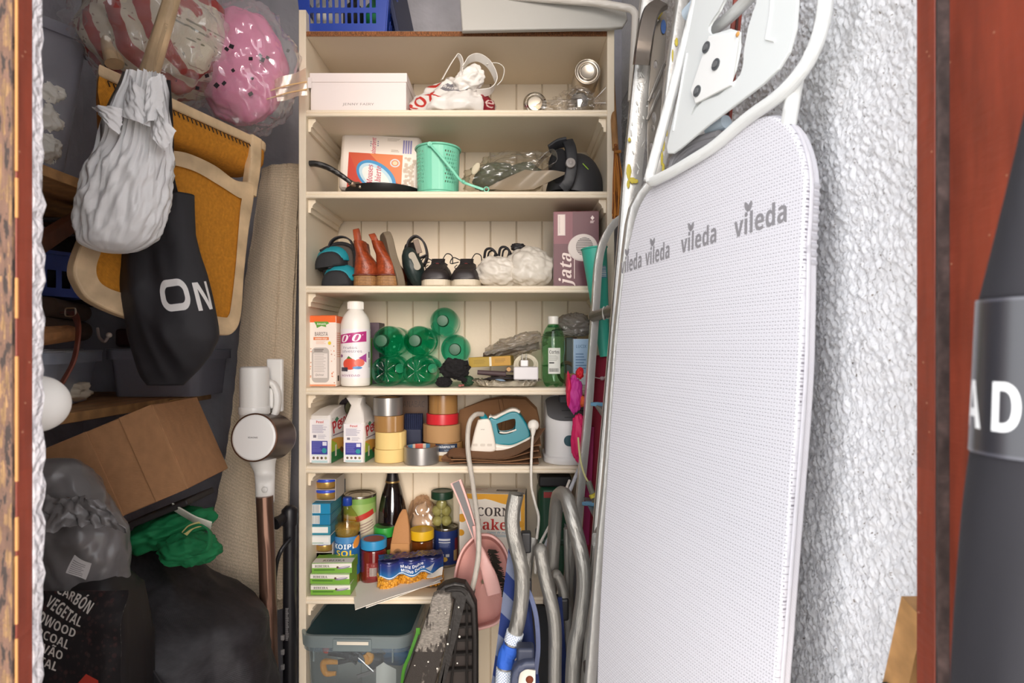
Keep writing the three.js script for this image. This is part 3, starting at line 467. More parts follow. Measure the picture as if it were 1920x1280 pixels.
{
  const d = 0.97, gm = phys(0x716d6c, 0.3, { transmission: 0.12, thickness: 0 });
  const t = thing('refuse_bag', 'grey plastic sack crumpled in the left corner below the cardboard box', 'plastic bag', P(130, 1150, d));
  const rows = [[110, 1165, 60], [125, 1150, 130], [140, 1120, 150], [140, 1080, 150], [135, 1035, 160], [125, 1000, 180], [105, 960, 170], [95, 920, 160], [85, 890, 130], [85, 868, 70], [84, 864, 8]];
  addW(t, 'sack', loft(rings(rows.map(([x, y, w]) => { const p = P(x, y, d); return [p.x, p.y, p.z - 0.02, w / 2 / F * d, w / 2 / F * d * 0.72]; }), 70), { seg: 120, rough: (p, k, u) => { const a = u * TAU, r = 0.011 * smooth(0, 0.1, 1 - k) * (crease(p.x * 15, p.y * 13, p.z * 15) + 0.4 * crease(p.x * 45, p.y * 40, p.z * 45)); p.x += Math.cos(a) * r; p.z += Math.sin(a) * r; } }), gm);
  addW(t, 'open_edge', sheet(30, 12, (u, v) => { const a = P(lerp(60, 246, u), lerp(1010, 1000, u) - 18 * Math.sin(u * 3.1), 0.885 + 0.05 * u), b = P(lerp(70, 185, u), lerp(930, 935, u), 0.93); const q = a.lerp(b, v); q.z += 0.012 * ridge(u * 3, v * 1.2, 4, 3); q.y += 0.006 * ridge(u * 4, v, 9, 2); return q; }, 0.001), gm);
  addW(t, 'paper_label', sheet(8, 8, (u, v) => { const q = P(lerp(140, 172, u) + v * -14, lerp(1040, 1056, u) - v * -32 * 1, 0.872); q.z += 0.003 * Math.sin(u * 3 + v * 2); return q; }, 0.0006), std(0xffffff, 0.8, 0, { map: canvas(64, 64, (g) => { g.fillStyle = '#b9b4b2'; g.fillRect(0, 0, 64, 64); lines(g, 6, 6, 50, 50, 7, '#6d6868', 0.3); }) }), 'small printed paper label');
  const ct = canvas(512, 512, (g, w, h) => {
    g.fillStyle = '#1b1718'; g.fillRect(0, 0, w, h); for (let i = 0; i < 300; i++) { g.fillStyle = `rgba(${60 + rr(0, 40) | 0},50,45,.35)`; g.beginPath(); g.arc(rr(0, w), rr(0, h), rr(2, 12), 0, TAU); g.fill(); }
    g.save(); g.translate(250, 40); g.rotate(0.36); ['CARBÓN', 'VEGETAL', 'HARDWOOD', 'CHARCOAL', 'CARVÃO', 'VEGETAL'].forEach((s, i) => txt(g, s, 96 - i * 14, i * 62, 60, '#c9c1b8', { bold: true, align: 'right' })); g.restore();
    g.fillStyle = '#b23a2c'; g.beginPath(); g.moveTo(220, 470); g.lineTo(330, 370); g.lineTo(400, 400); g.lineTo(400, 512); g.lineTo(230, 512); g.fill(); lines(g, 260, 420, 110, 80, 8, '#d98a78', 0.35);
  });
  const k = thing('charcoal_bag', 'black charcoal sack with pale capital lettering at the bottom left', 'bag', [X(115, 0.86), 0.001, -0.93]);
  const top = Y(1140, 0.86);
  add(k, 'sack', loft([[0, 0.9], [0.04, 1], [0.2, 1.03], [0.45, 1.02], [0.65, 1], [0.85, 0.95], [0.96, 0.8], [1, 0.45]].map(([s, q]) => ({ c: [-0.036, s * top, -0.06], rx: 0.068 * q, rz: 0.075 * q, p: 3.4 })), { seg: 80, rough: (p, kk, u) => { const a = u * TAU; const r = 0.006 * ridge(p.x * 9, p.y * 8, p.z * 9, 3); p.x += Math.cos(a) * r; p.z += Math.sin(a) * r; } }), std(0x1d191a, 0.5));
  add(k, 'printed_front', sheet(24, 24, (u, v) => { const x = lerp(-0.09, 0.05, u); return V(x, top - 0.17 + v * 0.165, 0.019 - 0.5 * Math.max(0, Math.abs(x + 0.03) - 0.05) ** 1.3 + 0.0025 * ridge(u * 2, v * 2, 8, 2) - 0.02 * smooth(0.75, 1, v)); }, 0.001), std(0xffffff, 0.5, 0, { map: ct }), 'front printed with white lettering and a red patch');
}
{
  const bm = std(0x2d292c, 0.55, 0, { bumpMap: rep(WEAVE, 14), bumpScale: 0.0006, map: rep(field(128, (u, v) => { const a = 0.85 + 0.3 * tiled(u, v, 14, 3, 4); return [a, a, a]; }, true), 3) });
  const t = thing('black_bag', 'large slumped black fabric bag filling the floor on the left', 'bag', [X(330, 1.24), 0.001, -1.2]);
  const rows = [[-0.02, 0, 0, 0.18, 0.16], [-0.03, 0.1, 0, 0.2, 0.19], [-0.02, 0.28, 0, 0.215, 0.19], [-0.01, 0.45, 0, 0.222, 0.18], [-0.01, 0.575, -0.01, 0.212, 0.17], [-0.02, 0.645, -0.02, 0.19, 0.15], [-0.07, 0.70, -0.03, 0.135, 0.12], [-0.1, 0.75, -0.05, 0.085, 0.08], [-0.11, 0.785, -0.06, 0.03, 0.03]];
  add(t, 'sack', loft(rings(rows, 60), { seg: 110, rough: (p, k, u) => { const a = u * TAU, r = 0.024 * smooth(0, 0.15, k) * (0.8 * crease(p.x * 8, p.y * 8, p.z * 8) + 0.25 * crease(p.x * 26, p.y * 22, p.z * 26) + 0.6 * ridge(p.x * 3.4, p.y * 4.5, p.z * 3.4, 2)); p.x += Math.cos(a) * r; p.z += Math.sin(a) * r; p.y += 0.012 * k * ridge(p.x * 6, 3, p.z * 6, 2); } }), bm);
  add(t, 'carrying_strap', sweep([V(-0.02, 0.68, 0.11), V(0.07, 0.62, 0.16), V(0.14, 0.53, 0.175), V(0.15, 0.40, 0.18)], rrect(0.025, 0.004, 0.0015), { side: [0.7, 0.3, 0.3], n: 30 }), std(0x201d1f, 0.75));
  const gm = std(0x0f7a46, 0.7, 0, { bumpMap: rep(WEAVE, 10), bumpScale: 0.0006 });
  const f = thing('green_bag', 'bright green fabric shopping bag with white trim crumpled by the rug', 'bag', P(330, 1050, 1.2));
  addW(f, 'fabric', merge(lump(0.085, 0.034, 0.06, 0.22, 2.2, { s: 3 }).rotateZ(18 * D).translate(...P(318, 990, 1.2).toArray()), lump(0.055, 0.03, 0.04, 0.24, 2.2, { s: 13 }).translate(...P(355, 1028, 1.15).toArray())), gm);
  addW(f, 'white_trim', sweep([P(325, 950, 1.15), P(345, 962, 1.135), P(368, 975, 1.12), P(396, 985, 1.12)], rrect(0.018, 0.003, 0.001), { side: [0, 1, 0.4], n: 20 }), std(0xd9d6c6, 0.8));
  addW(f, 'handle', sweep([P(350, 998, 1.11), P(362, 988, 1.1), P(380, 985, 1.1), P(394, 1000, 1.1), P(388, 1030, 1.1), P(360, 1040, 1.1)], rrect(0.014, 0.003, 0.001), { side: [0, 0.6, 1], n: 30 }), gm);
  addW(f, 'yellow_trim', sweep([P(346, 1000, 1.108), P(358, 988, 1.1), P(376, 982, 1.098)], rrect(0.012, 0.002, 0.0008), { side: [0, 1, 0.5], n: 16 }), std(0xcfc27e, 0.8));
}
{ // rug
  const rm = std(0xffffff, 0.95, 0, { map: rep(field(256, (u, v) => { const a = 0.93 + 0.055 * Math.sin(v * TAU * 28 + 1.2 * tiled(u, v, 5, 3, 2)) * (0.6 + 0.4 * tiled(u, v, 3, 5, 2)) + 0.14 * tiled(u, v, 18, 12, 3); return [a * 0.86, a * 0.78, a * 0.67]; }, true), 5), bumpMap: rep(GRAIN, 9, 30), bumpScale: 0.002 });
  const edge = [[0, 376, 1106, 1.42], [0.12, 400, 975, 1.45], [0.25, 424, 860, 1.49], [0.45, 446, 690, 1.56], [0.65, 462, 540, 1.62], [0.85, 480, 400, 1.66], [1, 494, 318, 1.69]];
  const at = (v) => { let k = 0; while (k < edge.length - 2 && edge[k + 1][0] < v) k++; const a = edge[k], b = edge[k + 1], f = (v - a[0]) / (b[0] - a[0]); return P(lerp(a[1], b[1], f), lerp(a[2], b[2], f), lerp(a[3], b[3], f)); };
  const t = thing('rug', 'beige ribbed rug folded lengthwise and leaning against the back wall by the bookcase', 'rug', P(450, 1110, 1.43));
  addW(t, 'front_fold', sheet(60, 80, (u, v) => { const a = at(v), b = P(lerp(532, 558, v), lerp(1122, 309, v), lerp(1.47, 1.72, v)); const q = a.lerp(b, u); q.z += 0.018 * Math.sin(u * Math.PI) - 0.011 * Math.exp(-(((u - 0.62 - 0.12 * v) / 0.035) ** 2)) * smooth(0.1, 0.4, v) + 0.006 * fbm(u * 2, v * 3, 2, 2); q.x += 0.0015 * n3(v * 70, u * 2, 1); if (v < 0.001) q.y += 0.002 * n3(u * 40, 0, 0); return q; }, 0.016, [0.2, 1.05]), rm);
  addW(t, 'rear_fold', sheet(16, 50, (u, v) => { const a = P(lerp(468, 520, v), lerp(1150, 318, v), lerp(1.475, 1.735, v)), b = P(lerp(535, 562, v), lerp(1138, 309, v), lerp(1.51, 1.75, v)); const q = a.lerp(b, u); q.z += 0.01 * Math.sin(u * Math.PI); return q; }, 0.014, [0.2, 1.05]), rm);
}
{ // stick vacuum cleaner
  const w = std(0xe3e1dd, 0.35), cop = std(0x7d5f50, 0.32, 0.75), dk = std(0x51413b, 0.35, 0.6);
  const t = thing('vacuum_cleaner', 'white cordless stick vacuum cleaner with copper tube standing by the rug', 'vacuum cleaner', [X(508, 1.34), 0.001, -1.34]);
  addW(t, 'tube', tube([P(496, 930, 1.345), P(503, 1130, 1.34), V(X(512, 1.34), 0.06, -1.34)], 0.0185, 20, 24), cop);
  addW(t, 'floor_head', metres(box(0.1, 0.05, 0.09, 0.015, X(512, 1.34) + 0.02, 0.03, -1.32, 4)), w);
  const nk = [[497, 942, 17], [497, 905, 17.5], [496, 885, 19], [493, 868, 23], [494, 850, 27], [497, 832, 28]].map(([x, y, r]) => { const p = P(x, y, y < 890 ? 1.385 : 1.36); return [p.x, p.y, p.z, r / F * 1.35, r / F * 1.35 * 0.95]; });
  addW(t, 'neck', loft(rings(nk, 24), { seg: 36 }), w);
  addW(t, 'release_button', new THREE.SphereGeometry(0.007, 16, 10).scale(1, 1, 0.4).translate(...P(496, 918, 1.327).toArray()), std(0xcfcdc9, 0.3));
  const a = P(475, 820, 1.325), b = P(522, 818, 1.44), ax = b.clone().sub(a).normalize(), q = new THREE.Quaternion().setFromUnitVectors(V(0, 1, 0), ax), Ln = b.distanceTo(a);
  const al = (g) => g.applyQuaternion(q).translate(a.x, a.y, a.z);
  addW(t, 'motor_housing', al(lathe([[0.0535, 0.002], [0.054, 0.006], [0.054, Ln * 0.8], [0.05, Ln * 0.92], [0.04, Ln], [0, Ln]], 56)), dk);
  addW(t, 'rear_cover', al(lathe([[0, -0.0015], [0.046, -0.001], [0.0505, 0.001], [0.0515, 0.004], [0.05, 0.01]], 56)), std(0xe9e8e6, 0.3));
  addW(t, 'trim_ring', al(lathe([[0.0512, 0.003], [0.0542, 0.002], [0.0548, 0.006], [0.052, 0.009]], 56)), std(0x6d4f3f, 0.3, 0.6));
  const lm = canvas(256, 64, (g, W, H) => { g.fillStyle = '#e9e8e6'; g.fillRect(0, 0, W, H); txt(g, 'XIAOMI', W / 2, H / 2, 40, '#55504d', { bold: true, sx: 1.3 }); });
  const lb = new THREE.PlaneGeometry(0.031, 0.0078).applyQuaternion(new THREE.Quaternion().setFromUnitVectors(V(0, 0, 1), ax.clone().negate())).translate(...a.clone().addScaledVector(ax, -0.0024).toArray());
  addW(t, 'wordmark', lb, std(0xffffff, 0.3, 0, { map: lm }));
  const h0 = P(477, 790, 1.375), h1 = P(477, 687, 1.375), r = 0.0325, H = h1.y - h0.y;
  addW(t, 'battery_grip', lathe([[0, 0], [r, 0], [r, H - 0.006], [r - 0.002, H - 0.002], [r - 0.006, H], [0, H]], 48).translate(h0.x, h0.y, h0.z), w);
  addW(t, 'grip_collar', lathe([[r, 0], [r + 0.0022, 0.001], [r + 0.0022, 0.016], [r, 0.017]], 48).translate(h0.x, h0.y + 0.018, h0.z), w);
  addW(t, 'handle', sweep([P(500, 715, 1.40), P(514, 722, 1.40), P(521, 745, 1.40), P(516, 775, 1.40), P(500, 790, 1.40)], rrect(0.022, 0.014, 0.006), { side: [0, 0, 1], n: 30 }), w);
  addW(t, 'wall_dock', metres(merge(box(0.038, 0.128, 0.014, 0.004).translate(...P(516, 722, 1.43).toArray()), box(0.02, 0.05, 0.05, 0.005).translate(...P(512, 745, 1.42).toArray()))), std(0xe6e4e0, 0.4));
}
{ // bicycle pump
  const k = std(0x17161a, 0.4), t = thing('bicycle_pump', 'black upright floor pump between the rug and the bookcase', 'pump', [X(541, 1.45), 0.001, -1.45]);
  const x = X(543, 1.45);
  addW(t, 'barrel', lathe([[0, 0.02], [0.0155, 0.02], [0.0155, 0.76], [0.019, 0.765], [0.019, 0.80], [0.009, 0.81], [0, 0.81]], 28).translate(x, 0, -1.45), k);
  addW(t, 'foot', box(0.05, 0.02, 0.2, 0.006, x, 0.011, -1.45), k);
  addW(t, 'rod', tube([V(x, 0.8, -1.45), V(X(548, 1.45), Y(965, 1.45), -1.45)], 0.006, 4, 10), k);
  addW(t, 'grip', sweep([P(515, 982, 1.41), P(552, 957, 1.47)], circ(1, 16), { n: 12, scale: (s) => 0.0135 + 0.0015 * Math.cos(s * 9) }), k);
  addW(t, 'hose', tube([P(545, 1010, 1.43), P(528, 1030, 1.41), P(517, 1065, 1.41), P(514, 1120, 1.42), P(516, 1200, 1.43), P(522, 1300, 1.44)], 0.005, 40, 10), k);
  const wm = canvas(64, 256, (g) => { g.fillStyle = '#17161a'; g.fillRect(0, 0, 64, 256); lines(g, 16, 8, 30, 240, 26, '#8d8a8a', 0.5); });
  addW(t, 'printed_scale', new THREE.CylinderGeometry(0.0159, 0.0159, 0.085, 24, 1, true, -0.6, 1.2).translate(x, Y(1165, 1.45), -1.45), std(0xffffff, 0.4, 0, { map: wm }), 'pale printed marking');
  for (const y of [1195, 1222, 1250]) addW(t, 'hose_clip', box(0.008, 0.012, 0.006, 0.001).translate(X(536, 1.45), Y(y, 1.43), -1.43), std(0x8f8b88, 0.4));
}

// ------------------------------------------------------------------ on top of the bookcase
{
  const m = std(0x1f3f9e, 0.38), t = thing('laundry_basket', 'blue plastic basket with slotted sides standing on top of the bookcase', 'basket', [X(662, 1.62), ST[0] + 0.001, -1.63]);
  const w = 0.215, d = 0.2, h = 0.13;
  add(t, 'floor', ext(rrect(w, d, 0.02), 0.004, { bevel: 0.001 }).rotateX(-90 * D), m);
  const side = (W, n) => { const holes = []; for (let i = 0; i < n; i++) { const cx = (i - (n - 1) / 2) * (W * 0.82 / n); holes.push(rrect(W * 0.82 / n * 0.62, 0.026, 0.002, 2).map(([a, b]) => [a + cx, b + 0.042])); holes.push(rrect(W * 0.82 / n * 0.62, 0.034, 0.002, 2).map(([a, b]) => [a + cx, b + 0.085])); } return ext([[-W / 2, 0], [W / 2, 0], [W / 2 + 0.012, h], [-W / 2 - 0.012, h]], 0.003, { holes, bevel: 0.0006 }); };
  for (const s of [-1, 1]) { add(t, 'side', side(w, 11).rotateX(s * 0.09).translate(0, 0.002, s * d / 2), m); add(t, 'side', side(d, 9).rotateX(0.09 * s).rotateY(90 * D).translate(s * w / 2, 0.002, 0), m); }
  add(t, 'rim', sweep(rrect(w + 0.03, d + 0.03, 0.02).map(([a, b]) => V(a, h, b)), rect(0.012, 0.008), { closed: true, straight: true, side: [0, 1, 0] }), m);
  for (const [x, c, l] of [[-0.07, 0xe8e6e0, 'white cleaning bottle inside the blue basket on the bookcase'], [0.01, 0x222428, 'black spray bottle inside the blue basket on the bookcase'], [0.065, 0x1f8a55, 'green bottle inside the blue basket on the bookcase']]) {
    const b = thing('bottle', l, 'bottle', [t.position.x + x, t.position.y + 0.005, t.position.z + 0.04]);
    add(b, 'body', lathe([[0, 0], [0.027, 0], [0.028, 0.004], [0.028, 0.085], [0.02, 0.105], [0.011, 0.115], [0.011, 0.125], [0, 0.125]], 28), std(c, 0.35)); add(b, 'cap', lathe([[0, 0.125], [0.013, 0.125], [0.013, 0.148], [0, 0.149]], 24), std(0xdddad2, 0.4));
  }
  const f = solo('folder', 'dark navy document folder leaning beside the blue basket', 'folder', box(0.012, 0.25, 0.2, 0.003, 0, 0.125, 0), std(0x232a47, 0.5), [X(768, 1.63), ST[0] + 0.002, -1.64]); f.rotation.z = 12 * D; f.rotation.y = -8 * D;
  const g = thing('lens_case', 'smoky round plastic dome beside the navy folder', 'dome', [X(791, 1.6), ST[0] + 0.001, -1.6]);
  add(g, 'dome', new THREE.SphereGeometry(0.028, 32, 16, 0, TAU, 0, Math.PI / 2).scale(1, 0.9, 1), film(0xa9a6b8, 0.15, 0.8)); add(g, 'foot', lathe([[0, 0], [0.029, 0], [0.029, 0.004], [0.026, 0.005]], 32), std(0x55506a, 0.4)); add(g, 'core', new THREE.SphereGeometry(0.016, 24, 14).scale(1, 0.7, 1).translate(0, 0.011, 0), std(0x4b465e, 0.4));
}
{ // folding table panel on top, its white tube frame hanging to the right
  const t = thing('folding_table', 'grey-white folding table panel with white tube frame lying on top of the bookcase', 'table', [X(1020, 1.46), ST[0], -1.5]);
  const pts = [[858, -60], [866, 58], [1140, 53], [1168, 50], [1177, 36], [1174, 18], [1150, 12], [990, 0], [960, -60]];
  addW(t, 'panel', ext(pts.map(([x, y]) => { const p = P(x, y, 1.47); return [p.x, p.y]; }), 0.016, { bevel: 0.004, seg: 3 }).translate(0, 0, -1.485), std(0xb4b2ac, 0.45));
  addW(t, 'tube_frame', tube(rounded([P(940, -8, 1.47), P(1120, 5, 1.445), P(1192, 18, 1.43), P(1188, 110, 1.43), P(1184, 190, 1.43)], 0.02), 0.009, 60, 14, {}), std(0xded8cf, 0.35));
}
// ------------------------------------------------------------------ first shelf
{
  const lid = canvas(512, 208, (g, w, h) => { g.fillStyle = '#e6dcda'; g.fillRect(0, 0, w, h); txt(g, 'JENNY FAIRY', w * 0.5, h * 0.74, 23, '#8d8684', { sx: 1.3 }); });
  const t = thing('shoe_box', 'white shoe box with thin grey lettering on the first shelf', 'box', [X(673, 1.53), ST[1], -1.61]);
  const m = std(0xe6dcda, 0.7);
  add(t, 'body', box(0.247, 0.098, 0.17, 0.0015, 0, 0.049, 0), m); add(t, 'lid', box(0.252, 0.024, 0.175, 0.0018, 0, 0.09, 0), m);
  const [g, mm] = panel(0.246, 0.0735, lid, 0.7); add(t, 'printed_front', g.translate(0, 0.039, 0.0852), mm);
  addW(t, 'paper_tuck', sheet(4, 8, (u, v) => P(lerp(574, 584, u), lerp(145, 165, v), 1.51 + 0.01 * u), 0.0006), m);
}
{
  const d = 1.58, px = 850, bagPrint = canvas(512, 256, (g, w, h) => { g.fillStyle = '#e8e4df'; g.fillRect(0, 0, w, h); const F2 = (x, y, a, b, c) => { g.fillStyle = c; g.save(); g.translate(x, y); g.rotate(-0.5); g.fillRect(-a / 2, -b / 2, a, b); g.restore(); };
    txt(g, 'ROX', 322, 175, 46, '#c23a34', { bold: true, rot: -0.6 }); F2(318, 84, 60, 26, '#c0342c'); g.fillStyle = '#77747a'; g.save(); g.translate(392, 112); g.rotate(0.25); g.fillRect(-32, -17, 64, 34); g.restore(); txt(g, 'MIETEN', 392, 112, 17, '#d9d6d2', { bold: true, rot: 0.25 }); g.fillStyle = '#8f2530'; g.fillRect(452, 120, 44, 90); txt(g, 'e', 470, 165, 60, '#e0c8c0', { italic: true }); });
  const t = thing('carrier_bag', 'knotted white carrier bag with red print on the first shelf', 'plastic bag', [X(px, d), ST[1], -d]);
  const bm = phys(0xffffff, 0.4, { map: bagPrint, transmission: 0.1, thickness: 0 });
  bagPrint.repeat.set(-1, 1);
  const s = 1 / F * d;
  add(t, 'bag', loft(rings([[0, 0, 0, 0.06, 0.04], [0, 0.006, 0, 76 * s, 0.068], [-0.004, 0.03, 0, 78 * s, 0.072], [0.0, 0.055, 0, 64 * s, 0.06], [0.004, 0.08, 0, 44 * s, 0.045], [0.008, 0.095, 0, 27 * s, 0.026], [0.012, 0.105, 0, 18 * s, 0.018]], 40), { seg: 90, rough: (p, k, u) => { const a = u * TAU, r = 0.011 * smooth(0, 0.1, k) * ridge(p.x * 13 + 3, p.y * 10, p.z * 13, 4); p.x += Math.cos(a) * r; p.z += Math.sin(a) * r; if (k > 0.05) p.y = Math.max(0.001, p.y + r * 0.5); } }), bm);
  const wm = std(0xf0ece6, 0.45);
  const L = (x, y, q = d - 0.05) => P(x, y, q).sub(t.position);
  add(t, 'knot', lump(0.042, 0.03, 0.03, 0.2, 2.2, { s: 22 }).rotateZ(0.5).translate(...L(880, 150).toArray()), wm);
  add(t, 'handle', sweep([L(828, 150), L(845, 120), L(858, 104), L(866, 118), L(862, 146)], rect(0.018, 0.0016), { side: [0.5, 0, 1], n: 34 }), wm);
  add(t, 'handle', sweep([L(868, 128), L(880, 112), L(898, 108), L(918, 122), L(930, 150), L(920, 170), L(895, 175)], rect(0.024, 0.0016), { side: [0.3, 0.5, 1], n: 40 }), wm);
  add(t, 'loop', sweep([L(912, 120), L(932, 118), L(945, 128), L(942, 148), L(932, 160)], circ(0.0012, 6), { n: 30 }), std(0xd8d4cc, 0.3));
}
const gl = phys(0xf4f6f4, 0.04, { transmission: 1, thickness: 0.003, ior: 1.45 });
{
  const prof = (r, l) => [[0, 0.006], [r * 0.55, 0.005], [r * 0.62, 0.001], [r * 0.9, 0], [r, 0.006], [r, l], [r - 0.0025, l], [r - 0.003, 0.014], [0, 0.012]];
  const mk = (label, x, y, z, r, l) => { const t = thing('drinking_glass', label, 'glass', [x, y, z]); add(t, 'tumbler', lathe(prof(r, l), 44).rotateX(-90 * D), gl); add(t, 'base', lathe([[0, 0.0], [r * 0.6, 0], [r * 0.64, 0.002], [0, 0.004]], 40).rotateX(-90 * D).translate(0, 0, -0.003), std(0xa39a8c, 0.3, 0.6)); return t; };
  mk('clear drinking glass lying on the first shelf with its base to the front', X(1003, 1.55), ST[1] + 0.0315, -1.54, 0.0312, 0.1);
  const tin = thing('tin', 'round silver tin lying on top of the foil-wrapped pitcher', 'tin', [X(1102, 1.55), Y(133, 1.55), -1.55]);
  const al = std(0xc2b9ac, 0.28, 0.9);
  add(tin, 'can', lathe([[0, 0.004], [0.017, 0.004], [0.019, 0.001], [0.022, 0.001], [0.0235, 0.006], [0.029, 0.006], [0.031, 0.002], [0.034, 0.003], [0.0345, 0.008], [0.0345, 0.1], [0, 0.1]], 48).rotateX(-90 * D), al);
  const p = thing('wrapped_pitcher', 'shiny chrome pitcher wrapped in crackling clear film on the first shelf', 'pitcher', [X(1088, 1.57), ST[1] + 0.001, -1.56]);
  add(p, 'pitcher', lathe([[0, 0], [0.02, 0], [0.034, 0.008], [0.04, 0.026], [0.036, 0.046], [0.026, 0.058], [0.022, 0.066], [0, 0.066]], 40).rotateZ(0.5).translate(0.012, 0.006, 0), std(0xc8c4bf, 0.08, 1));
  add(p, 'film', lump(0.06, 0.034, 0.05, 0.3, 3.4, { s: 5, w: 90, h: 60, flat: -0.028 }).translate(-0.012, 0.03, 0.012), film(0xffffff, 0.05));
  add(p, 'film', lump(0.075, 0.022, 0.04, 0.25, 3, { s: 8, flat: -0.02 }).translate(-0.05, 0.021, 0.0), film(0xf4efe6, 0.12, 0.85));
  add(p, 'film_tail', sheet(12, 12, (u, v) => { const a = V(0.03, 0.03, 0.03), b = V(0.068, lerp(0.03, 0.06, v), 0.035); const q = a.clone().lerp(b, u); q.y += (v - 0.5) * 0.03 * (0.3 + u); q.z += 0.007 * Math.sin(v * 9) * u; return q; }, 0.0004), film(0xffffff, 0.06));
}
// ------------------------------------------------------------------ second shelf
{
  const y = ST[2], t = thing('frying_pan', 'black frying pan with a curved handle sticking out to the left', 'pan', [X(722, 1.63), y, -1.63]);
  const k = std(0x1d1c1d, 0.4), r = 0.104;
  add(t, 'pan', lathe([[0, 0.0], [r * 0.8, 0], [r * 0.93, 0.006], [r, 0.026], [r + 0.002, 0.028], [r - 0.002, 0.028], [r * 0.9, 0.009], [r * 0.78, 0.004], [0, 0.004]], 64), k);
  const L = (x, yy, d) => P(x, yy, d).sub(t.position);
  add(t, 'handle', sweep([L(660, 344, 1.545), L(640, 329, 1.54), L(615, 314, 1.535), L(592, 307, 1.53), L(574, 307.5, 1.53)], rrect(0.021, 0.013, 0.006), { side: [0, 0, 1], n: 30, scale: (q) => 0.82 + 0.25 * Math.sin(q * 2.6) }), k);
  add(t, 'bracket', sweep([L(672, 347, 1.56), L(664, 346, 1.55), L(655, 341, 1.545)], rrect(0.018, 0.014, 0.004), { side: [0, 0, 1], n: 8 }), std(0x8c7866, 0.3, 0.8));
  add(t, 'rivet', new THREE.SphereGeometry(0.0042, 14, 10).translate(...L(675, 350, 1.525).toArray()), std(0xc9c0b4, 0.2, 1));
  const l = thing('pan_lid', 'dark grey pan lid lying behind the frying pan handle', 'lid', [X(632, 1.66), y + 0.001, -1.66]);
  add(l, 'dome', lathe([[0.058, 0], [0.06, 0.002], [0.058, 0.005], [0.04, 0.013], [0.012, 0.018], [0, 0.018]], 44), std(0x4a4543, 0.35)); add(l, 'knob', lathe([[0.004, 0.017], [0.004, 0.021], [0.01, 0.024], [0.009, 0.028], [0, 0.029]], 24), std(0x2a2727, 0.4));
}
{
  const pk = canvas(512, 448, (g, w, h) => {
    g.fillStyle = '#ece2d8'; g.fillRect(0, 0, w, h);
    txt(g, 'abserbent', 205, 88, 44, '#c9566a', { rot: -Math.PI / 2, italic: true, bold: true, sx: 0.62 }); lines(g, 182, 50, 8, 50, 3, '#4d567d', 0.5); lines(g, 232, 45, 8, 50, 3, '#4d567d', 0.5); lines(g, 300, 18, 90, 26, 3, '#b7aa9a', 0.4); lines(g, 330, 112, 60, 22, 2, '#b7aa9a', 0.5);
    g.fillStyle = '#8a86b8'; for (let i = 0; i < 4; i++) g.fillRect(412 + i * 17, 26, 12, 112);
    g.fillStyle = '#c8502e'; g.fillRect(34, 152, 380, 300); g.fillStyle = '#da7a44'; g.beginPath(); g.moveTo(180, 152); g.lineTo(414, 152); g.lineTo(414, 420); g.fill(); g.fillStyle = '#c8402c'; g.beginPath(); g.moveTo(34, 152); g.lineTo(150, 448); g.lineTo(34, 448); g.fill();
    g.save(); g.translate(235, 345); g.rotate(0.75); g.fillStyle = '#3a8fc6'; g.beginPath(); g.ellipse(0, 0, 165, 108, 0, 0, TAU); g.fill(); g.fillStyle = '#bcd9e6'; g.beginPath(); g.ellipse(0, 4, 142, 86, 0, 0, TAU); g.fill(); g.fillStyle = '#e8ece8'; g.beginPath(); g.ellipse(6, 8, 122, 66, 0, 0, TAU); g.fill(); g.restore();
    txt(g, 'Mouses', 190, 330, 54, '#c23c50', { rot: -Math.PI / 2, italic: true, bold: true, sx: 0.8, font: 'serif' }); txt(g, 'bierte', 248, 322, 54, '#c23c50', { rot: -Math.PI / 2, italic: true, bold: true, sx: 0.8, font: 'serif' });
    g.strokeStyle = '#c9d3da'; g.lineWidth = 10; g.beginPath(); g.arc(362, 222, 30, 0, TAU); g.stroke(); g.fillStyle = '#e6c9a4'; g.beginPath(); g.arc(362, 222, 18, 0, TAU); g.fill();
    for (let i = 0; i < 60; i++) { g.strokeStyle = 'rgba(190,170,150,.8)'; g.strokeRect(rr(425, 495), rr(170, 430), rr(6, 16), rr(6, 14)); }
  });
  const t = thing('kitchen_roll_pack', 'white and orange pack of kitchen paper behind the frying pan', 'paper pack', [X(715, 1.68), ST[2] + 0.029, -1.68]);
  const m = std(0xe8ddd2, 0.55);
  const g = box(0.222, 0.165, 0.1, 0.014, 0, 0.0825, 0, 4), [f, fm] = panel(0.2, 0.152, pk, 0.35);
  const t2 = (q) => q.rotateX(-4 * D).rotateZ(-2.5 * D).rotateY(3 * D);
  add(t, 'pack', t2(g), m); add(t, 'printed_front', t2(f.translate(0, 0.0815, 0.0503)), fm);
  add(t, 'wrapper_fold', t2(sheet(12, 6, (u, v) => V(lerp(0.1, 0.118, v), lerp(0.02, 0.14, u), 0.03 + 0.008 * Math.sin(u * 12) * v), 0.0005)), film(0xf4eae0, 0.2, 0.6));
}
